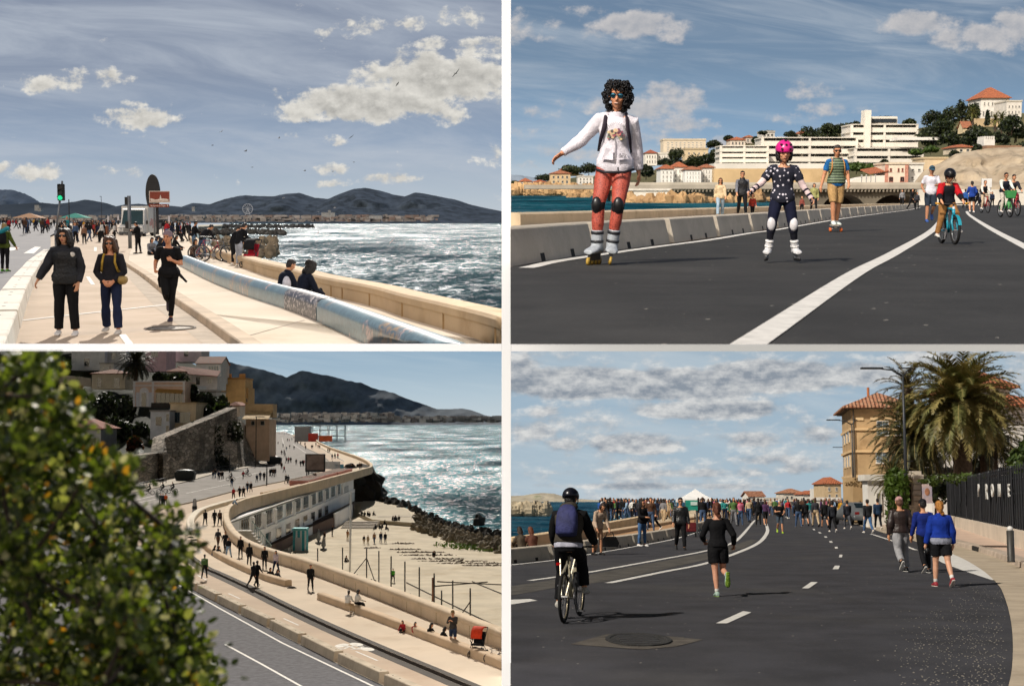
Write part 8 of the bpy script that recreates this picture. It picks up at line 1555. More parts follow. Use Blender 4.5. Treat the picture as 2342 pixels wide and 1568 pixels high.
for q in(((-30,1160),(0,1158),(125,1140),(90,1132),(-30,1138)),((938,1243),(990,1243),(1100,1193),(1062,1188)),((1330,1084),(1362,1084),(1402,1056),(1372,1055)),((1470,997),(1497,997),(1503,981),(1480,981)),((1498,943),(1513,943),(1515,931),(1502,931)),((1481,903),(1495,903),(1492,895),(1479,895)),((1457,876),(1471,876),(1466,869),(1454,869)),((1435,853),(1447,853),(1441,847),(1430,847)),((1409,834),(1421,834),(1412,828),(1403,828)),((1383,819),(1393,819),(1386,814),(1378,814))):dash(q)
strip(b,[D_(1645,837),D_(1740,868),D_(1850,911)],.12,z=.006);dash([(1885,917),(1935,912),(2010,921),(2105,958),(2180,1010),(2232,1049),(2195,1046),(2060,1002),(1970,968)])
struct(b.build("lane_marking",wp4))
b=MB();b.poly([D_(*p,.004)for p in((0,1118),(205,1082),(450,1052),(905,952),(1070,898),(1130,866),(1100,862),(1010,890),(890,925),(360,1022),(0,1075))]);struct(b.build("worn_patch",mat('#4a4743',.9,.35,2.5,.3,30,grime=('#6a645c',1.5,.5))))
rng=random.Random(19);b=MB()
for k in range(900):
 f=rng.random()**.6;x,y=1750+520*f+rng.uniform(-60,30),rng.uniform(1060,1535)
 if x>2262 or(y<1180 and x<2000):continue
 p=D_(x,y);r_=rng.uniform(.0025,.007);b.box((p[0],p[1],r_*.4),(r_*2,r_*1.6,r_),rng.uniform(0,3))
struct(b.build("gravel",mat('#857f74',.9,.4,9)),'stuff')
b=MB();b.poly([D_(*p,.005)for p in((275,1338),(440,1293),(600,1290),(880,1318),(760,1348),(600,1363))]);struct(b.build("repair_patch",mat('#504b45',.95,.35,3,.4,30,grime=('#35332f',2,.8))))
c=D_(585,1318,.008);T=thing('manhole_cover','round manhole in a pale repair patch on the near road','manhole cover',tuple(c));b=MB();b.lathe((0,0,0),[(.38,0),(.38,.012),(.33,.014),(.32,.004),(.0,.003)],36);b.build('frame',mat('#2a2a2a',.9,.5,5,.6,40),T)
for k in range(5):MB().box((0,-.22+.11*k,.007),(.44,.05,.01)).build('rib',mat('#303032',.6,.2,9),T)
T.scale=(1,1.9,1)
bs4=resample(bb4,3.9);names={1:'barrier block nearest the left edge of the road',2:'barrier block behind the front of the cyclist',3:'barrier block right behind the cyclist',4:'barrier block beside the black handbag',5:'barrier block behind the woman in jeans'}
for i in range(len(bs4)-1):
 a,c=bs4[i],bs4[i+1];d=(c-a)/np.linalg.norm(c-a);n_=np.array([-d[1],d[0],0]);T=thing('concrete_barrier',names.get(i,'small barrier block in the far part of the row'),'barrier block',tuple(a),0,'concrete barrier blocks beside the promenade');L=np.linalg.norm(c-a)
 sec=lambda s_,f:[d*s_+n_*o_+[0,0,z]for o_,z in((0.02+f,0),(.05+f,.14),(.10+f,.345),(.12+f,.36),(.42,.36),(.44,.345),(.50,0))]
 b=MB();b.rings([sec(.02,.20),sec(.17,0),sec(L-.17,0),sec(L-.02,.20)]);b.build('block',cm,T)
 for f in(.3,.68):b=MB();q=d*L*f+n_*.02;b.prism([q,q+d*.2,q+d*.2+n_*.012+[0,0,.085],q+n_*.012+[0,0,.085]],n_*.05);b.build('drain_slot',hole,T)
pr4=mat('#cdbba0',.92,.1,.5,.1,12,grime=('#ac987d',.6,.4));sheet("promenade",[p+[-.2,.2,0]for p in bb4]+[g4(1660,300)]+curve_pts([g4(*p)for p in((1100,41),(1166,44),(1260,52),(1350,66),(1440,90),(1520,140),(1580,230))],5)[::-1],pr4,.02)
ll=curve_pts([D_(*p,.02)for p in((-60,893),(0,884),(205,868),(400,842),(520,822),(700,790),(850,762),(930,742))],5);b=MB();extrude_profile(b,[p for p in ll],[(0,0),(0,.16),(.05,.18),(.5,.18),(.55,.16),(.55,0)]);struct(b.build("kerb",mat('#bda688',.9,.12,.8)))
sheet("cycle_path",[p+[-.5,.3,0]for p in bb4[10:]]+[p+[.6,0,0]for p in ll[::-1]][:-6],mat('#a9835e',.9,.12,.8),.024)
sw=curve_pts([g4(*p)for p in((1100,41),(1166,44),(1260,52),(1350,66),(1440,90),(1520,140),(1580,230))],5);o=extrude_profile(MB(),sw,[(0,0),(0,.34),(-.03,.36),(0,.44),(.06,.46),(.5,.46),(.55,.4),(.55,-3)]).build("sea_wall",mat('#c4ad8c',.88,.12,.7),None,True,autos=40);tag(o,'beige sea wall at the left, two people resting against it','wall')
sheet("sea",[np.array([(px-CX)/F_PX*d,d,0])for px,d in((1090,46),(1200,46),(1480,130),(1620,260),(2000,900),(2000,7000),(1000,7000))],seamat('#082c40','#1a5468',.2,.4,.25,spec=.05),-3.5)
hill("island",[(c_(x,y,1,1)[0],c_(x,y,1,1)[1])for x,y in((-60,662),(0,664),(60,662),(105,654),(150,650),(200,653),(240,664),(300,676),(380,682),(450,685),(520,689))],mat('#b9ae9a',.95,.3,.03,.5,.1,col2='#8d8470',grime=('#5d6640',.03,.8)),2600,-3.5,160,.10,seed=17)
rocks("shore_rocks",[BR.at(c_(x,740,1,1)[0],c_(x,738+random.Random(x).uniform(-8,6),1,1)[1],420)for x in range(0,172,3)],1.6,mat('#b3a58c',.95,.3,.3,.5,1),'',seed=18,kind='stuff')
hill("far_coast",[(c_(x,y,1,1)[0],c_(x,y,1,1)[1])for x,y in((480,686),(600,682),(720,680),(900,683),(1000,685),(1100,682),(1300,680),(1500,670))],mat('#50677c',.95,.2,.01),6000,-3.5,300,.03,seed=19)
bv=lambda lab,v,x0,x1,yt,yb,Y,wall,roof=None,wins=(),**k:house(k.pop('name','house'),lab,v,x0,x1,yt,yb,Y,wall=wall,roof=roof,wins=wins,depth=k.pop('depth',12),**k)
def main_x(T,W,H,d):
 cr=mat('#c9ab80',.9,.12,.8);b=MB()
 for z in(H*.77,H*.53,H*.26):b.box((0,d/2,z),(W+.35,d+.35,.26))
 b.build('cornice',cr,T);b=MB()
 for k in range(6):b.box((-W/2+.9+k*1.5,-.06,H*.885),(.8,.1,.36))
 b.build('vent_panel',mat('#d0b489',.9,.1,1),T)
 b=MB();b.box((W*.02,-.7,H*.19),(W*.72,1.4,H*.17));BW=b.build('bay_window',mat('#5a636a',.6,.1,1),T);b=MB();b.box((W*.02,-1.42,H*.19),(W*.66,.08,H*.125));b.build('pane',glassmat('#b9c3c6',.2),BW);b=MB();[b.box((W*(-.31+.66*k/5),-1.48,H*.19),(.14,.1,H*.14))for k in range(6)];b.build('mullion',mat('#4a5258',.6,.1,1),BW)
 for k in range(3):
  for j in range(3):
   b=MB();b.box((-W/2-.05,d*(.2+.28*k),H*(.16+.27*j)),(.14,1.3,H*.13));S_=b.build('window',mat('#d0c0a4',.8,.1,1),T);MB().box((-W/2-.13,d*(.2+.28*k),H*(.16+.27*j)),(.04,1.0,H*.11)).build('pane',glassmat('#3a4248'),S_)
 MB().tube([(-W*.46,-.2,0),(-W*.46,-.2,H)],.08,6).build('drainpipe',mat('#4d463c',.7,.1,1),T);MB().tube([(-W*.12,d*.4,H),(-W*.12,d*.4,H+2.6)],.14,6).build('chimney_pipe',mat('#a5653f',.8,.1,1),T);b=MB();b.box((0,d/2,H+.02),(W+1.0,d+1.0,.2));b.build('eaves',mat('#4a3f34',.8,.1,1),T)
bv('tall ochre town house with a tiled hipped roof and a grey bay window','brb',432,1010,605,1568,150,'#b0936c',('hip','#a98468',3.4,.9),[(.43,.63,.70,.86),(.74,.9,.70,.86),(.40,.62,.40,.52)],rz=R(-9),depth=13,extra=main_x,wallvar=.2,grime=('#7d5d38',.35,.6),pane='#55636b',zdown=3)
bv('small beige tower house with an orange roof far down the road','br',1435,1508,610,690,330,'#bda582',('hip','#b4663f',3),grid_wins(2,2,fu=.3),zdown=6);bv('white villa with a pale tiled roof left of the tower house','br',1247,1340,652,700,420,'#cfc5b5',('hip','#b98a68',2.5),grid_wins(4,1),zdown=6)
bv('white house with an orange roof next to the pale villa','br',1338,1412,658,700,400,'#d2cabd',('hip','#b9673f',2),grid_wins(3,1),zdown=6);bv('white gabled house at the left of the far row','br',1090,1160,668,712,380,'#d6d0c6',('gable','#a87a5c',1.4),grid_wins(2,1),zdown=5);bv('long white flat house in the far row','br',1160,1245,680,712,360,'#d5d0c7',('flat','#c5bfb3',.5),grid_wins(4,1),zdown=5);bv('white flat roofed pavilion behind the runners','br',1405,1500,684,740,240,'#cfc8bb',('flat','#d6d0c6',.5),grid_wins(3,1,fu=.6),zdown=5);bv('low white wall house between the far villas','br',1240,1410,690,745,260,'#bdb09a',('flat','#c9bfae',.4),(),zdown=5);bv('white block house at the left of the tower house','br',1415,1440,630,690,345,'#d2cec6',None,grid_wins(1,2),zdown=5)
bv('white garden house with a doorway beside the gate','brp',622,880,60,590,82,'#d4d0c8',('flat','#c9c4ba',.35),[(.32,.56,.28,.75)],depth=1.2,sill=False,bars=0,pane='#8f8a84');bv('beige garden wall with dry creepers below the ochre house','brb',425,610,1330,1568,100,'#a98d66',None,(),depth=3,name='garden_wall',zdown=1.5)
bv('white house with an orange tiled roof at the right edge, behind the palm','brb',1960,2330,600,1300,112,'#d5d1c9',('hip','#ac6544',2.0,.9),[(.1,.3,.4,.6)],depth=10,zdown=3);bv('white villa with an orange roof half hidden by the big palm','brb',1620,2060,400,1300,140,'#cdc8be',('hip','#ac6b4a',3.6,.8),grid_wins(3,2,fu=.3),depth=12,zdown=4);bv('white arcaded house front between the palm trunks','brb',1240,1960,1060,1300,106,'#d0ccc4',None,[(.03,.2,.05,.8),(.38,.6,.05,.8),(.72,.95,.05,.8)],depth=6,sill=False,bars=0,pane='#7d766c',zdown=3)
def palm_at(v,x,y,Y,L,lab,n,seed,tr=.33,**k):p=A(v,x,y,Y);return palm((p[0],Y,0),p[2],L,lab,n,tr,seed=seed,**k)
palm_at('brb',1545,530,86,4.4,'huge date palm with a dense olive crown behind the black fence',165,3,.55,droopk=1.15,cols=('#857a4a','#64653a','#000000'));palm_at('brb',1060,880,90,3.7,'smaller shaded date palm left of the huge palm',120,9,.5,cols=('#4a4a2e','#3c3f26','#000000'),droopk=1.2);palm_at('brb',1830,860,94,3.8,'dark palm right behind the huge palm',90,12,.55,cols=('#35371f','#2a2d1a','#000000'));palm_at('brb',1000,400,118,3.4,'distant palm top showing left of the lamp post',34,15,.3,cols=('#4a4432','#3b382a','#000000'));palm_at('brb',830,1290,79,1.5,'small fan palm above the white garden house',44,18,.22,cols=('#4d5233','#3c4429','#000000'))  # the shaded palm carries its shade in darker leaf colours
p=A('brb',885,1568,71);Tc=thing('cypress','clipped green conifer column beside the gate','tree',(p[0],71,0));b=MB();Qd=leaf_quads([((0,0,z),(.62,.62,.55))for z in(.5,1.0,1.5,2.0,2.4,2.7)],1400,.13,4);b.np_quads(Qd);b.build('crown',leafmat('#4a5f22'),Tc);MB().tube([(0,0,0),(0,0,1.2)],.1,6).build('trunk',mat('#4a3b2d',.9,.4,5),Tc)
p=A('brb',2200,1000,72);tree((p[0]+.4,72,0),5.4,1.1,'green leafy tree cut by the right edge','#33431f','#51612c',n=1500,leaf=.16,seed=31,crown_z=.6)
p=A('brb',1700,1180,98);tree((p[0],98,0),4.6,1.5,'dark umbrella tree between the palm trunks','#2b331e','#3a4226',n=900,leaf=.2,seed=33,crown_z=.7);p=A('brb',1270,1250,97);tree((p[0],97,0),3.6,1.5,'dark shrub tree behind the balustrade','#232a1a','#333b22',n=800,leaf=.2,seed=34,crown_z=.6)
for i,(x,y,Y,r_,l_)in enumerate(((1400,1330,70,1.2,'climbing plant at the left on the fence top'),(1600,1320,66,1.1,'climbing plant in the middle of the fence top'),(1220,1370,74,.7,'small climbing plant on the gate pillar'),(500,1400,99,1.3,'dry brown creeper on the garden wall'),(560,1350,99,.9,'dry creeper under the bay window'))):
 p=A('brb',x,y,Y);T=thing('climbing_plant',l_,'plant',tuple(p));r_*=.6;b=MB();Qd=leaf_quads([((0,0,0),(r_*1.5,.35,r_*.28)),((r_*.6,0,-.15),(r_*.6,.3,r_*.3))],260,.09,50+i);b.np_quads(Qd);b.build('foliage',leafmat('#4a5a28' if 'dry' not in l_ else '#6d5636'),T)
fa,fb=D_(2380,912,.146),D_(2030,801,.146);fd_=fb-fa;fd_=fd_/np.linalg.norm(fd_);fn=np.array([fd_[1],-fd_[0],0]);fn=fn if fn[0]<0 else-fn
fe=fb+fd_*6;Lf=np.linalg.norm(fe-fa)
o=MB().obox(tuple(fa),tuple(fe),.35,.52).build("low_wall",mat('#c6b9a8',.9,.12,.7,.1,10,grime=('#a79986',.8,.5)));tag(o,'low whitish wall carrying the black fence','wall');o2=MB()
T=thing('fence','black iron fence with closed panels and tall pale lettering','fence',tuple(fa));blk4=mat('#15161a',.6,.2,3,.1,20);FH=2.05
b=MB();e=fe-fa;b.obox((0,0,.56),tuple(e+[0,0,.56]),.06,FH-.35);b.build('panel',blk4,T)
b=MB();[b.obox((0,0,z),tuple(e+[0,0,z]),.12,.05)for z in(.60,1.62,FH+.05,FH+.32)];b.build('rail',mat('#1b1c20',.5,.2,3),T)
for k in range(60):q=fd_*Lf*k/59+fn*.08;MB().tube([tuple(q+[0,0,.54]),tuple(q+[0,0,FH+.42]),tuple(q+[0,0,FH+.5])],[.022 if k%6 else.045]*2+[.004],5).build('bar',mat('#1e1f23',.5,.2,3),T)
rotm=Matrix((tuple(-fd_),(0,0,1),tuple(fn))).transposed().to_4x4();zl_=None
for ch,x in(('P',2152),('R',2190),('O',2218),('M',2251),('E',2297)):
 px=c_(x,640,1,1)[0];t_=((px-CX)/F_PX*fa[1]-fa[0])/(fd_[0]-(px-CX)/F_PX*fd_[1]);q=fd_*t_+fn*.24;zt_,zb_=A('br',x,612 if ch!='R' else 612,(fa+q)[1])[2],A('br',x,672 if ch!='R' else 684,(fa+q)[1])[2]
 hgt=zt_-zb_;text_mesh('letter',ch,hgt*1.38,mat('#cfcdc8',.5,.1,3),T,.02,Matrix.Translation(q+[0,0,(zt_+zb_)/2-fa[2]])@rotm,1.75,.012)
for x0,x1,l_ in((1060,1130,'stone gate pillar with a moulded cap left of the fence'),(925,990,'second stone gate pillar beyond the gate')):
 bv(l_,'brb',x0,x1,1345,1640,80,'#b8ad9e',None,(),depth=1.0,name='gate_pillar',extra=lambda T,W,H,d:[MB().box((0,d/2,H+.12),(W*1.5,d*1.5,.24)).build('cap',mat('#bdb2a2',.9,.12,1),T),MB().box((0,d/2,H+.34),(W*1.15,d*1.15,.2)).build('cap',mat('#bdb2a2',.9,.12,1),T),[MB().box((0,-.02,H*f),(W*1.03,.06,.05)).build('groove',mat('#83796c',.9,.1,1),T)for f in(.2,.4,.6,.8)]])
a,c=A('brb',995,1640,80.5),A('brb',1060,1400,80.5);T=thing('gate','dark iron gate between the stone pillars','gate',((a[0]+c[0])/2,80.5,a[2]));b=MB();w_=c[0]-a[0];[b.tube([(-w_/2+w_*k/7,0,.1),(-w_/2+w_*k/7,0,c[2]-a[2])],.03,5)for k in range(8)];[b.tube([(-w_/2,0,z),(w_/2,0,z)],.03,5)for z in(.3,1.6,2.6)];b.build('bar',blk4,T)
a,c=A('brb',1150,1600,77),A('brb',1245,1400,77);T=thing('poster','tall blurred portrait poster on the end of the fence','poster',((a[0]+c[0])/2,77,a[2]));MB().box((0,0,(c[2]-a[2])/2),(c[0]-a[0],.06,c[2]-a[2])).build('board',mat('#8d8fa5',.5,.5,1.4,col2='#c9b0a6'),T);MB().ell((0,-.04,(c[2]-a[2])*.6),((c[0]-a[0])*.26,.02,(c[2]-a[2])*.2),14,8).build('portrait',mat('#b07a5c',.5,.4,2),T)
T=thing('balustrade','stone balustrade on the terrace behind the palms','balustrade',(0,95,0));a,c=A('brb',940,1305,95),A('brb',2200,1240,95);b=MB();b.box(((a[0]+c[0])/2,0,c[2]),(c[0]-a[0],.4,.16));b.box(((a[0]+c[0])/2,0,a[2]-.1),(c[0]-a[0],.4,.16));b.build('rail',mat('#3d3a36',.9,.1,1),T);n_=46
for k in range(n_):MB().lathe((a[0]+(c[0]-a[0])*(k+.5)/n_,0,a[2]),[(.08,0),(.13,.3),(.05,.55),(.08,c[2]-a[2])],7).build('baluster',mat('#4a4640',.9,.1,1),T,True)
def lamp4(px_base,py_base,px_top,py_top,arm_l,lab,arm_r=20,Y=None):
 q=BR.g(px_base,py_base,.146);Y=Y or q[1];q=np.array([(px_base-CX)/F_PX*Y,Y,.1]);t_=BR.at(px_top,py_top,Y);h_=t_[2]-.1;T=thing('street_lamp',lab,'street lamp',tuple(q));dk_=mat('#3d4044',.5,.15,2,metal=.4)
 MB().tube([(0,0,0),(0,0,h_*.55),(0,0,h_*.97)],[.105,.08,.05],10).build('pole',dk_,T,True);s_=Y/F_PX
 b=MB();b.tube([(0,0,h_*.955),(-arm_l*s_*.25,0,h_*.995),(-arm_l*s_*.5,0,h_+.02)],[.05,.045,.04],7);b.tube([(0,0,h_*.955),(arm_r*s_*.5,0,h_*.99),(arm_r*s_,0,h_+.02)],[.05,.04,.03],7);b.build('arm',dk_,T,True)
 MB().box((-arm_l*s_*.73,0,h_+.05),(arm_l*s_*.52,.34,.09)).build('lamp_head',dk_,T,bevel=.02);MB().box((arm_r*s_*.3,0,h_+.06),(.7,.2,.05)).build('lamp_head',dk_,T)
lamp4(2067,1205,2077,844,97,'tall street lamp with a long arm in front of the huge palm');lamp4(1947,1180,1947,961,58,'second street lamp against the ochre house',12,125);lamp4(1958,1170,1944,1023,56,'third street lamp, only its arm left of the ochre house',6,190)
a,c=A('brb',370,1568,118),A('brb',446,1450,118);T=thing('yellow_sign','yellow notice sign with black lettering hung on the lamp post','sign',((a[0]+c[0])/2,118,a[2]));W_s,H_s=c[0]-a[0],c[2]-a[2];MB().box((0,0,H_s/2),(W_s,.06,H_s)).build('board',mat('#c9ac1c',.6,.08,2),T)
for k,tx in enumerate(('ROUTE','BARREE','DIMANCHE')):text_mesh('lettering',tx,H_s*.2,mat('#26220f',.6,.1,2),T,.004,Matrix.Translation((0,-.05,H_s*(.66-.2*k)))@FACE,.62)
q=BR.g(1590,1170);T=thing('event_tent','white event tent with a pointed roof in the crowd','tent',(q[0]*1.0,q[1],0));s_=q[1]/F_PX;w_=40*s_;zt_,ze,zb_=BR.at(0,1117,q[1])[2],BR.at(0,1141,q[1])[2],0
b=MB();rr=[[(sx*w_*k,sy*w_*k,ze+(zt_-ze)*(1-k)**1.35)for sx,sy in((-1,-1),(1,-1),(1,1),(-1,1))]for k in(1,.75,.5,.25,.02)];b.rings([[(sx*w_,sy*w_,ze-.35)for sx,sy in((-1,-1),(1,-1),(1,1),(-1,1))]]+rr);b.build('canopy',mat('#d8d8d6',.8,.05,1),T);[MB().tube([(sx*w_*.97,sy*w_*.97,0),(sx*w_*.97,sy*w_*.97,ze)],.06,6).build('leg',mat('#8d8f92',.5,.1,2),T)for sx in(-1,1)for sy in(-1,1)]
a,c=A('brm',405,400,62),A('brm',540,285,62);T=thing('green_banner','turquoise green banner board with a white panel by the tent','sign',((a[0]+c[0])/2,62,0));MB().box((0,0,(a[2]+c[2])/2),(c[0]-a[0],.15,c[2]-a[2])).build('board',mat('#1f8a78',.6,.1,1),T);MB().box((.1,-.09,(a[2]+c[2])/2+.08),((c[0]-a[0])*.55,.03,(c[2]-a[2])*.35)).build('panel',mat('#c3d6d0',.6,.1,1),T);[MB().tube([(s*(c[0]-a[0])*.45,0,0),(s*(c[0]-a[0])*.45,0,c[2])],.05,6).build('leg',mat('#444648',.6,.1,1),T)for s in(-1,1)]
q=D_(2284,965,.146);T=thing('bollard','dark bollard with a white ball top on the pavement','bollard',tuple(q));h_=A('br',2284,822,q[1])[2]-.146;MB().lathe((0,0,0),[(.10,0),(.085,.03),(.085,h_)],16).build('post',mat('#35332f',.5,.2,4),T,True);MB().ell((0,0,h_+.04),.07,12,8).build('ball',mat('#c9c7c2',.4,.1,4),T,True)
kq=min(range(len(kb)),key=lambda i:abs(BR.proj(kb[i])[0]-2160));kd=kb[kq+1]-kb[kq-1];kd/=np.linalg.norm(kd);kn=np.array([-kd[1],kd[0],0]);kn=kn if kn[0]>0 else-kn;q=kb[kq]+kn*1.0
T=thing('kerb_drain','dark drain opening in the kerb with a rusty cover','drain',tuple(q),math.atan2(kd[1],kd[0]));MB().box((0,0,.075),(1.5,.14,.14)).build('opening',mat('#161514',.9,.2,3),T);MB().box((0,.55 if(Matrix.Rotation(math.atan2(kd[1],kd[0]),3,'Z')@Vector((0,1,0))).dot(Vector(kn))>0 else-.55,.154),(1.5,.8,.012)).build('cover',mat('#4a3a30',.8,.3,5),T)
CUR=BR
NB=dict(eyes=0,mouth=0)
c0,c1=D_(237,1246),D_(325,1205);dv=c1-c0;fa_=math.degrees(math.atan2(dv[0],dv[1]));sc=1.0;wr_,wb_=.335,.60;mid=(c0+c1)/2
def cyx(T,z,wr,wb):
 MB().box((-.12,-.36,z+.42),(.05,.03,.035)).build('tail_light',emit('#c01818',.6),T);b=MB();b.tube([(.03,-wb,wr+.02),(.10,-wb+.28,wr+.48)],.012,6);b.tube([(-.03,-wb,wr+.02),(-.10,-wb+.28,wr+.48)],.012,6);b.tube([(0,-wb-.12,wr+.30),(0,-wb+.25,wr+.42)],.016,6);b.build('mudguard_stay',mat('#b5ad98',.4,.1,9,metal=.5),T);MB().box((.07,-.05,z+.20),(.06,.14,.20)).build('battery',mat('#202124',.5,.1,9),T)
bike=bicycle(tuple(mid),fa_,'dark bicycle with slim tyres and a red rear light','#8f8874',sc,rimcol='#9a8f78',wb=wb_,wr=wr_,extra=cyx,fat=1.1)
def jk(B,J,part):
 t=MB()
 for n in 'LR':arm(t,J,n,1.08,.024,.97,.006)
 part(t,'sleeve',cloth('#0f0f11'),.005,28);t=MB();t.ell(J['neck']+J['Rt']@Vector((0,-.09,.02)),(.13,.08,.07));t.tube([J['neck']-J['Rt']@Vector((0,0,.05)),J['neck']+J['Rt']@Vector((0,.01,.06))],[.10,.085],12);part(t,'hood',cloth('#3d3830'),.006,30)
 t=MB();torso(t,J,1.08,.03,zlo=-.04,zhi=.03);part(t,'shirt_hem',cloth('#a9a9b6'),.003,30)
LCY=dict(NB,top='#3f3a32',bot='#0e0e11',hair='#0e0c0b',shoe='#a5a29a',g=1.08,tadd=.036,aadd=.012,hem=.03,topname='jacket',bwr=.006,ladd=.018,lbag=.012,curl=(75,75),extra=[helmet('#11141f',True,'#101014',1.08),jk])
d=Vector((math.sin(R(fa_)),math.cos(R(fa_)),0));S=1.72/1.75
Wc_=person(tuple(Vector(mid)-d*.24),fa_,1.72,dict(PZ(lean=20,head=(-8,8),aL=(44,20,28,0),aR=(44,24,28,0),lL=(34,7,36),lR=(66,7,72)),seat=1),LCY,'cyclist seen from behind in a dark helmet and olive brown jacket',2,seat=(wr_+.665)-.10*S,voxel=.012)
J,S=B_J[Wc_.name];held(Wc_,'backpack',pack_mesh(J,.15,.44,.11,-.02),mat('#2b2f5c',.75,.35,6,.3,30),'blue violet backpack on the back of the cyclist','backpack')
m,t=new_mat("shoe_sole");co=t.n("TexCoord").outputs['Object'];vd=t.n("TexVoronoi",{'Vector':co,'Scale':45.0}).outputs['Distance'];t.out(t.n("BsdfPrincipled",{'Base Color':t.mix(t.m('LESS_THAN',vd,.35),lin('#5d7a1f'),lin('#9fbf3a')),'Roughness':.7}).outputs[0]);sole=m
def solex(B,J,part):
 for n in 'LR':
  a,f,u=J['ank'+n],J['fd'+n],J['fu'+n];sd=f.cross(u);b0=a-u*.088;q=MB();q.rings([[b0+f*y+sd*(w_*math.cos(x))+u*(.012*math.sin(x))for x in[2*math.pi*i/10 for i in range(10)]]for y,w_ in((-.085,.02),(-.07,.036),(0,.034),(.06,.042),(.13,.05),(.18,.04),(.20,.02))]);q.build('sole',sole,B,True)
  t=MB();t.tube([a,a.lerp(J['knee'+n],.14)],[.042,.043],10);part(t,'sock',cloth('#c9c7c2'),.001,9)
LJ=dict(NB,top='#0e0e11',bot='#0c0c0f',hair='#5a2f1c',style='braid',fem=1,pants='shorts',shoe='#8fa59a',g=1.0,tadd=.014,hem=-.04,topname='top',botname='shorts',lbag=.05,ladd=.02,bwr=.008,curl=(60,60),skin='#bd8a70',extra=[solex])
c=D_(945,1120);person((c[0]+.02,c[1],0),-2,1.60,PZ(lean=5,head=(4,8),aL=(8,24,72,25),aR=(-10,26,60,10),lL=(-4,-3,6),lR=(6,1,84)),LJ,'woman jogging away in black top and shorts with a brown braid',2,voxel=.011)
def shoe_sole(col):
 def fn(B,J,part):
  for n in 'LR':a,f,u=J['ank'+n],J['fd'+n],J['fu'+n];sd=f.cross(u);b0=a-u*.086;q=MB();q.rings([[b0+f*y+sd*(w_*math.cos(x))+u*(.012*math.sin(x))for x in[2*math.pi*i/10 for i in range(10)]]for y,w_ in((-.085,.02),(-.07,.038),(0,.038),(.10,.05),(.18,.042),(.20,.02))]);q.build('sole',mat(col,.7,.1,9),B,True)
 return fn
mbm=mat('#2a1d1a',.45,.2,10,.3,30,name='bomber',spec=.5)
c=BR.g(2061,1306);person(tuple(c),-3,1.70,PZ(lean=2,aL=(-10,14,22,20),aR=(-10,14,22,20),lL=(-20,4,30),lR=(8,3,8)),dict(NB,top='#2a1d1a',topmat=mbm,bot='#8d8d90',hair='#6d4a3a',hat='#b58d8c',style='short',shoe='#1a1a1c',g=1.05,tadd=.034,aadd=.026,abag=.012,hem=-.04,topname='bomber_jacket',lbag=.014,ladd=.02,bwr=.008,extra=[shoe_sole('#c9c6c0')]),'man in dusty pink cap, brown bomber jacket and grey joggers seen from behind',2,voxel=.012)
c=BR.g(2115,1309);person(tuple(c),-2,1.65,PZ(lean=2,aL=(6,10,12,0),aR=(-6,10,14,10),lL=(-16,3,22),lR=(10,2,8)),dict(NB,top='#12256e',bot='#101013',hair='#1a1310',hat='#101218',style='short',shoe='#1a1a1c',tadd=.016,topname='sweater',g=1.0,extra=[shoe_sole('#c9c6c0')]),'man in blue sweater and black cap, middle of the three walkers on the right',2,voxel=.012)
def hemx(B,J,part):t=MB();torso(t,J,1.02,.022,zlo=-.10,zhi=.10,fem=1,flare=.8);part(t,'shirt_hem',cloth('#8b8e9c'),.006,30)
c=BR.g(2154,1340);Wk=person(tuple(c),2,1.62,PZ(lean=2,aL=(4,12,14,0),aR=(-6,14,26,20),lL=(6,2,6),lR=(-14,2,22)),dict(NB,top='#12318c',bot='#0f0f13',hair='#a8702f',style='braid',fem=1,pants='shorts',shoe='#8d2430',g=1.05,tadd=.036,aadd=.022,abag=.010,hem=.03,flare=.2,topname='jacket',botname='shorts',lbag=.05,ladd=.012,skin='#c49478',collar=1,extra=[hemx,shoe_sole('#c3b8ae'),lambda B,J,part:[part((lambda t:(t.tube([J['ank'+n],J['ank'+n].lerp(J['knee'+n],.2)],[.042,.044],10),t)[-1])(MB()),'sock',cloth('#c9c7c2'),.001,9)for n in 'LR']]),'woman with blond hair in a bright blue jacket and black shorts',2,voxel=.012)
J,S=B_J[Wk.name];q=MB();q.ell(J['wriL']+Vector((.02,.02,-.14)),(.05,.06,.07),10,8);q.tube([J['wriL']+Vector((0,0,-.06)),J['wriL']+Vector((.02,.02,-.12))],.012,5);held(Wk,'camera',q,dark,'small black camera held by the woman in the blue jacket','camera')
lea=mat('#141416',.35,.2,10,.4,30,name='leather',spec=.6)
c=G('brm',352,852);person(tuple(c),182,1.70,PZ(lean=1,head=(8,-4),aL=(-4,10,14,5),aR=(12,10,20,5),lL=(8,2,4),lR=(-12,3,22)),dict(top='#141416',topmat=lea,bot='#141416',hair='#17110e',glasses=GL,shoe='#101011',g=1.04,tadd=.028,aadd=.02,topname='leather_jacket',ladd=.014),'man in black leather jacket and sunglasses walking towards us',2,voxel=.014)
c=G('brc',1020,725);Wj=person(tuple(c),140,1.62,PZ(aL=(10,8,20,5),aR=(20,10,70,20),head=(4,0)),dict(top='#121113',bot='#3f5f86',hair='#1a120e',style='long',fem=1,shoe='#cfccc8',glasses='#6a2a20',tadd=.026,aadd=.018,topname='jacket',botname='jeans'),'woman in black jacket and blue jeans standing by the barrier blocks',2,voxel=.015)
J,S=B_J[Wj.name];q=MB();q.ell(J['hipL']+Vector((-.16,-.05,.12)),(.05,.12,.14),12,8);held(Wj,'bag',q,cloth('#8a9cc2'),'light blue bag of the woman in black jacket and jeans','bag')
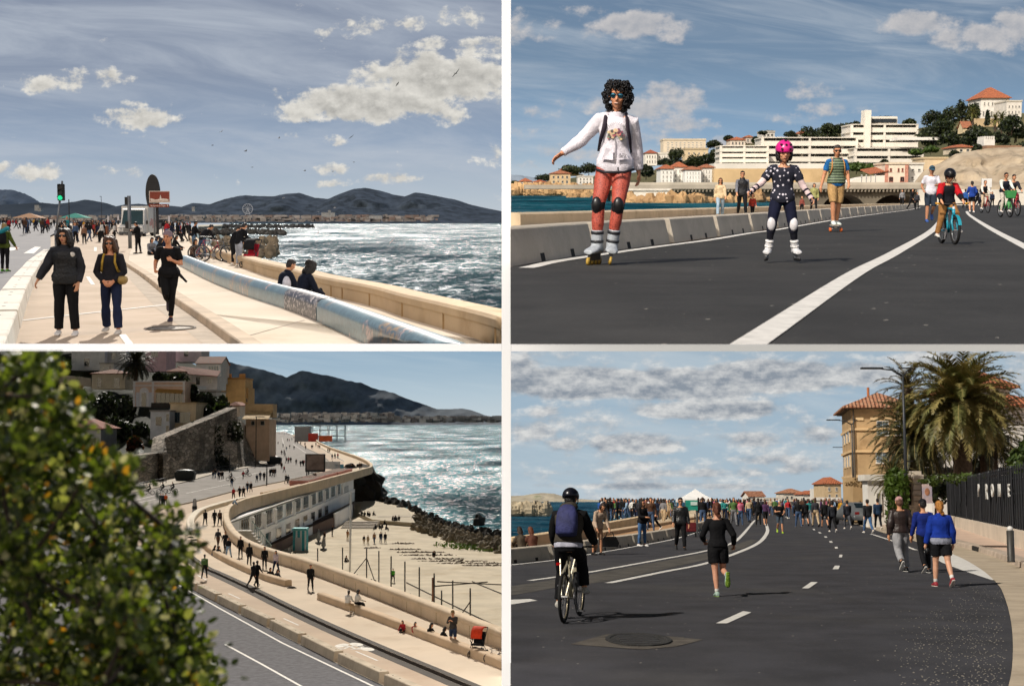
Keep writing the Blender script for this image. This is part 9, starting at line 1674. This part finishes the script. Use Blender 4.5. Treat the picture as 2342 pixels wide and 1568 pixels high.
c=G('brc',595,805);Wd=person(tuple(c),150,1.62,PZ(lean=30,head=(10,0),aL=(40,10,20,10),aR=(30,10,30,10)),dict(NB,top='#b09a86',bot='#a07f66',hair='#2a1b14',style='bob',fem=1,shoe='#151515',tadd=.03,topname='coat',pants='knee'),'person in beige coat bending down behind the cyclist',2,voxel=.016)
q=MB();q.rings([[(x*w_,y*.09,z)for x,y in((-1,-1),(1,-1),(1,1),(-1,1))]for z,w_ in((0,.24),(.12,.27),(.30,.18))]);q.tube([(-.13,0,.28),(-.08,0,.42),(.08,0,.42),(.13,0,.28)],.015,6);o=q.build('handbag',mat('#101012',.4,.2,6),None);g_h=G('brc',712,800);o.location=(g_h[0],g_h[1],.22);tag(o,'black handbag hanging beside the barrier behind the cyclist','handbag')
c=G('brm',470,705);T=thing('trolley','small red and black shopping trolley behind the leather jacket man','trolley',tuple(c));MB().box((0,0,.42),(.42,.35,.4)).build('basket',cloth('#5e1f24'),T,bevel=.03);b=MB();b.tube([(-.18,0,.1),(-.18,.1,1.0),(.18,.1,1.0),(.18,0,.1)],.018,6);b.build('handle',dark,T);[MB().disc((s*.2,0,.09),.09,(1,0,0),.04,14).build('wheel',dark,T)for s in(-1,1)]
c=G('brm',1484,662);person(tuple(c),186,1.62,PZ(lean=5,aL=(10,12,70,20),aR=(20,12,90,30),lL=(10,2,8),lR=(10,2,60)),dict(top='#121214',bot='#3f4a55',hair='#17110e',hat='#c9c8c4',sleeve='short',pants='knee',shoe='#8fae2c',topname='t_shirt',botname='shorts'),'runner in black t-shirt and grey blue shorts coming down the middle of the road',2,voxel=.018)
for x,y,f_,H,top,bot,lab,kw in((1985,1219.5,-5,1.66,'#202226','#3f5f86','man in black jacket and blue jeans walking away by the pavement',{}),(2008,1211,5,1.7,'#1c3048','#12141a','man in blue denim jacket standing at the white garden house',{}),(1938,1210,0,1.6,'#23252c','#4a4c52','person with a backpack at the kerb left of the parked car',{}),(1904,1217,2,1.6,'#22252b','#101114','person with green bag walking away in the road',{'style':'bob'})):
 c=BR.g(x,y);person(tuple(c),f_,H,'walk2',dict(NB,top=top,bot=bot,hair='#1a1310',**kw),lab,2,voxel=.018)
c=BR.g(1905,1200);q=BR.g(1958,1200);T=thing('parked_car','dark grey car parked at the pavement, half hidden by walkers','car',(q[0]+.2,q[1]+1,.0),R(8));b=MB();b.rings([[(x*.85,y,z)for x,z in((-1,.3),(1,.3),(1.02,.7),(.98,zt*.62+.1),(.72,zt),(-.72,zt),(-.98,zt*.62+.1),(-1.02,.7))]for y,zt in((-2,.85),(-1.8,.95),(-1.2,1.38),(.4,1.42),(1.1,1.0),(2.0,.8))]);b.build('body',mat('#55585a',.3,.1,2,spec=.6),T,True);b=MB();b.prism([(-.62,-1.62,1.08),(.62,-1.62,1.08),(.58,-1.24,1.34),(-.58,-1.24,1.34)],(0,-.03,.01));b.build('rear_window',glassmat(),T)
for sx in(-1,1):[MB().disc((sx*.82,y,.31),.31,(1,0,0),.2,20).build('wheel',mat('#111112',.8,.1,2),T)for y in(-1.3,1.25)];MB().box((sx*.68,-1.97,.75),(.25,.08,.14)).build('tail_light',mat('#7d1a1a',.3,.1,2),T)
for x,hr,l_ in((55,'#2a1d14','person with dark hair resting against the sea wall, left one of two'),(105,'#6a3a22','person with red brown hair resting against the sea wall, right one of two')):
 p=A('br',x,820,42);person((p[0],42,.02),-30,1.6,dict(POSES['sitground'],seat=1),dict(top='#5a3a30' if x>80 else '#4a4238',bot='#2a2a2e',hair=hr,style='long',fem=1),l_,1,seat=.02)
rng=random.Random(41);TOPS=['black','black','navy','dark grey','dark grey','blue','beige','brown','white','red','black','green','light blue','pink','purple','teal'];BOT=['black','denim','denim','dark grey','black','navy','beige']
def rows(n,x0,x1,y0,y1,sl=0.0):
 o=[]
 for k in range(n):x=x0+(x1-x0)*(k+rng.uniform(-.45,.45))/n;o.append((x,rng.uniform(y0,y1)+sl*(x-x0),rng.choice(TOPS),rng.choice(BOT)))
 return o
crowd('in the crowd left of the tent','crowd on the promenade left of the tent',rows(34,1372,1540,1186,1196,-.035)+rows(22,1380,1545,1174,1180),H=1.68,seed=51)
crowd('in the crowd around the tent','crowd around the white tent',rows(22,1600,1740,1180,1192,-.02)+rows(18,1600,1760,1170,1176),H=1.68,seed=52)
crowd('far down the road','people far down the road',rows(16,1760,1960,1176,1188)+rows(14,1740,1960,1166,1172),H=1.7,seed=53)
crowd('','',[(1488,1213,'brown','denim',{'label':'person in brown jacket with a yellow bag behind the woman in jeans'}),(1496,1211,'dark grey','black',{'label':'person in dark grey next to the brown jacket'}),(1517,1196,'grey','beige',{'label':'person in grey vest and beige trousers left of the leather jacket man','style':'long'}),(1527,1195,'beige','beige',{'label':'person in beige with a white cap left of the leather jacket man','hat':'white'}),(1607,1206,'black','denim',{'label':'person in black jacket and jeans left behind the jogger','face':0}),(1734,1202,'black','black',{'label':'person in black walking away between the white lines','face':0}),(1750,1202,'purple','black',{'label':'person in purple jersey and shorts walking away between the white lines','face':0,'pants':'shorts'}),(1693,1202,'pink','denim',{'label':'person in pink and navy top with jeans right of the jogger','face':0}),(1678,1202,'green','grey',{'label':'person in green with a pram right of the jogger','face':180}),(1713,1194,'beige','denim',{'label':'woman in cream top and jeans right of the pink one','face':20,'style':'long'}),(1826,1206,'black','denim',{'label':'woman with dark hair and jeans walking away at right of the runner','face':0,'style':'long'}),(1842,1202,'black','black',{'label':'person in black shorts with bare legs in the far road','face':0,'pants':'shorts'}),(1865,1204,'dark grey','beige',{'label':'person with dark backpack and beige shorts in the far road','face':0}),(1850,1199,'teal','grey',{'label':'person in turquoise top ahead in the far road','face':0}),(1886,1206,'black','black',{'label':'person pushing a red toy far down the road','face':0,'pants':'shorts'}),(1924,1190,'#9fbf2a' if False else 'yellow','black',{'label':'steward in yellow vest by the yellow sign','face':180})],H=1.68,seed=54)
ppl=[]
for P in(TL,TR,BL,BR):
 for o in P.coll.objects:
  if o.parent is None and o.type=='MESH' and o.get('category')=='person':ppl.append((o.scale.x/max(1,o.location.y),P,o))
ppl.sort(key=lambda t_:-t_[0]);far_=[t_ for t_ in ppl[::-1]if t_[2].get('group')and not t_[2].children][:max(0,len(ppl)-290)]
for P in(TL,TR,BL,BR):
 V,FC,MI,mats,nb=[],[],[],[],0;CUR=P
 for _,p_,o in far_:
  if p_ is not P:continue
  me=o.data;m4=np.array(Matrix.LocRotScale(o.location,o.rotation_euler,o.scale));n=len(me.vertices);a=np.empty(n*3,np.float32);me.vertices.foreach_get("co",a);V.append(a.reshape(-1,3)@m4[:3,:3].T+m4[:3,3])
  idx=[]
  for sl in o.material_slots:
   if sl.material not in mats:mats.append(sl.material)
   idx.append(mats.index(sl.material))
  for pl in me.polygons:FC.append([v+nb for v in pl.vertices]);MI.append(idx[pl.material_index])
  nb+=n;bpy.data.objects.remove(o)
 if V:
  me=bpy.data.meshes.new('far_crowd');me.from_pydata(np.concatenate(V).tolist(),[],FC)
  for m_ in mats:me.materials.append(m_)
  me.polygons.foreach_set('material_index',MI);me.polygons.foreach_set('use_smooth',[True]*len(FC));tag(link('far_crowd',me),None,None,None,'stuff')
for P in(TL,TR,BL,BR):CUR=P;finish(P)
for o in TRIMMED:
 if not o.children:bpy.data.objects.remove(o)
pc=bpy.data.collections.new('partition');C.collection.children.link(pc);BR.recv.children.link(pc)  # white dividers added between the four stages, not part of any place
def pslab(name,x0,x1,y0,y1,d0,d1):
 b=MB();P4=lambda d:[((x-CX)/F_PX*d,d,(CY-y)/F_PX*d)for x,y in((x0,y1),(x1,y1),(x1,y0),(x0,y0))]
 b.rings([P4(d0),P4(d1)]);o=struct(b.build(name,mat('#f6faff',.9,.005,.5)));pc.objects.link(o);CUR.coll.objects.unlink(o);return o
pslab("added_divider_upright",1147,1168,-60,1640,14,60)
pslab("added_divider_bar",-60,1146.5,785.6,803,14,15.2);pslab("added_divider_bar",1168.5,2420,785.6,803,14,15.2)
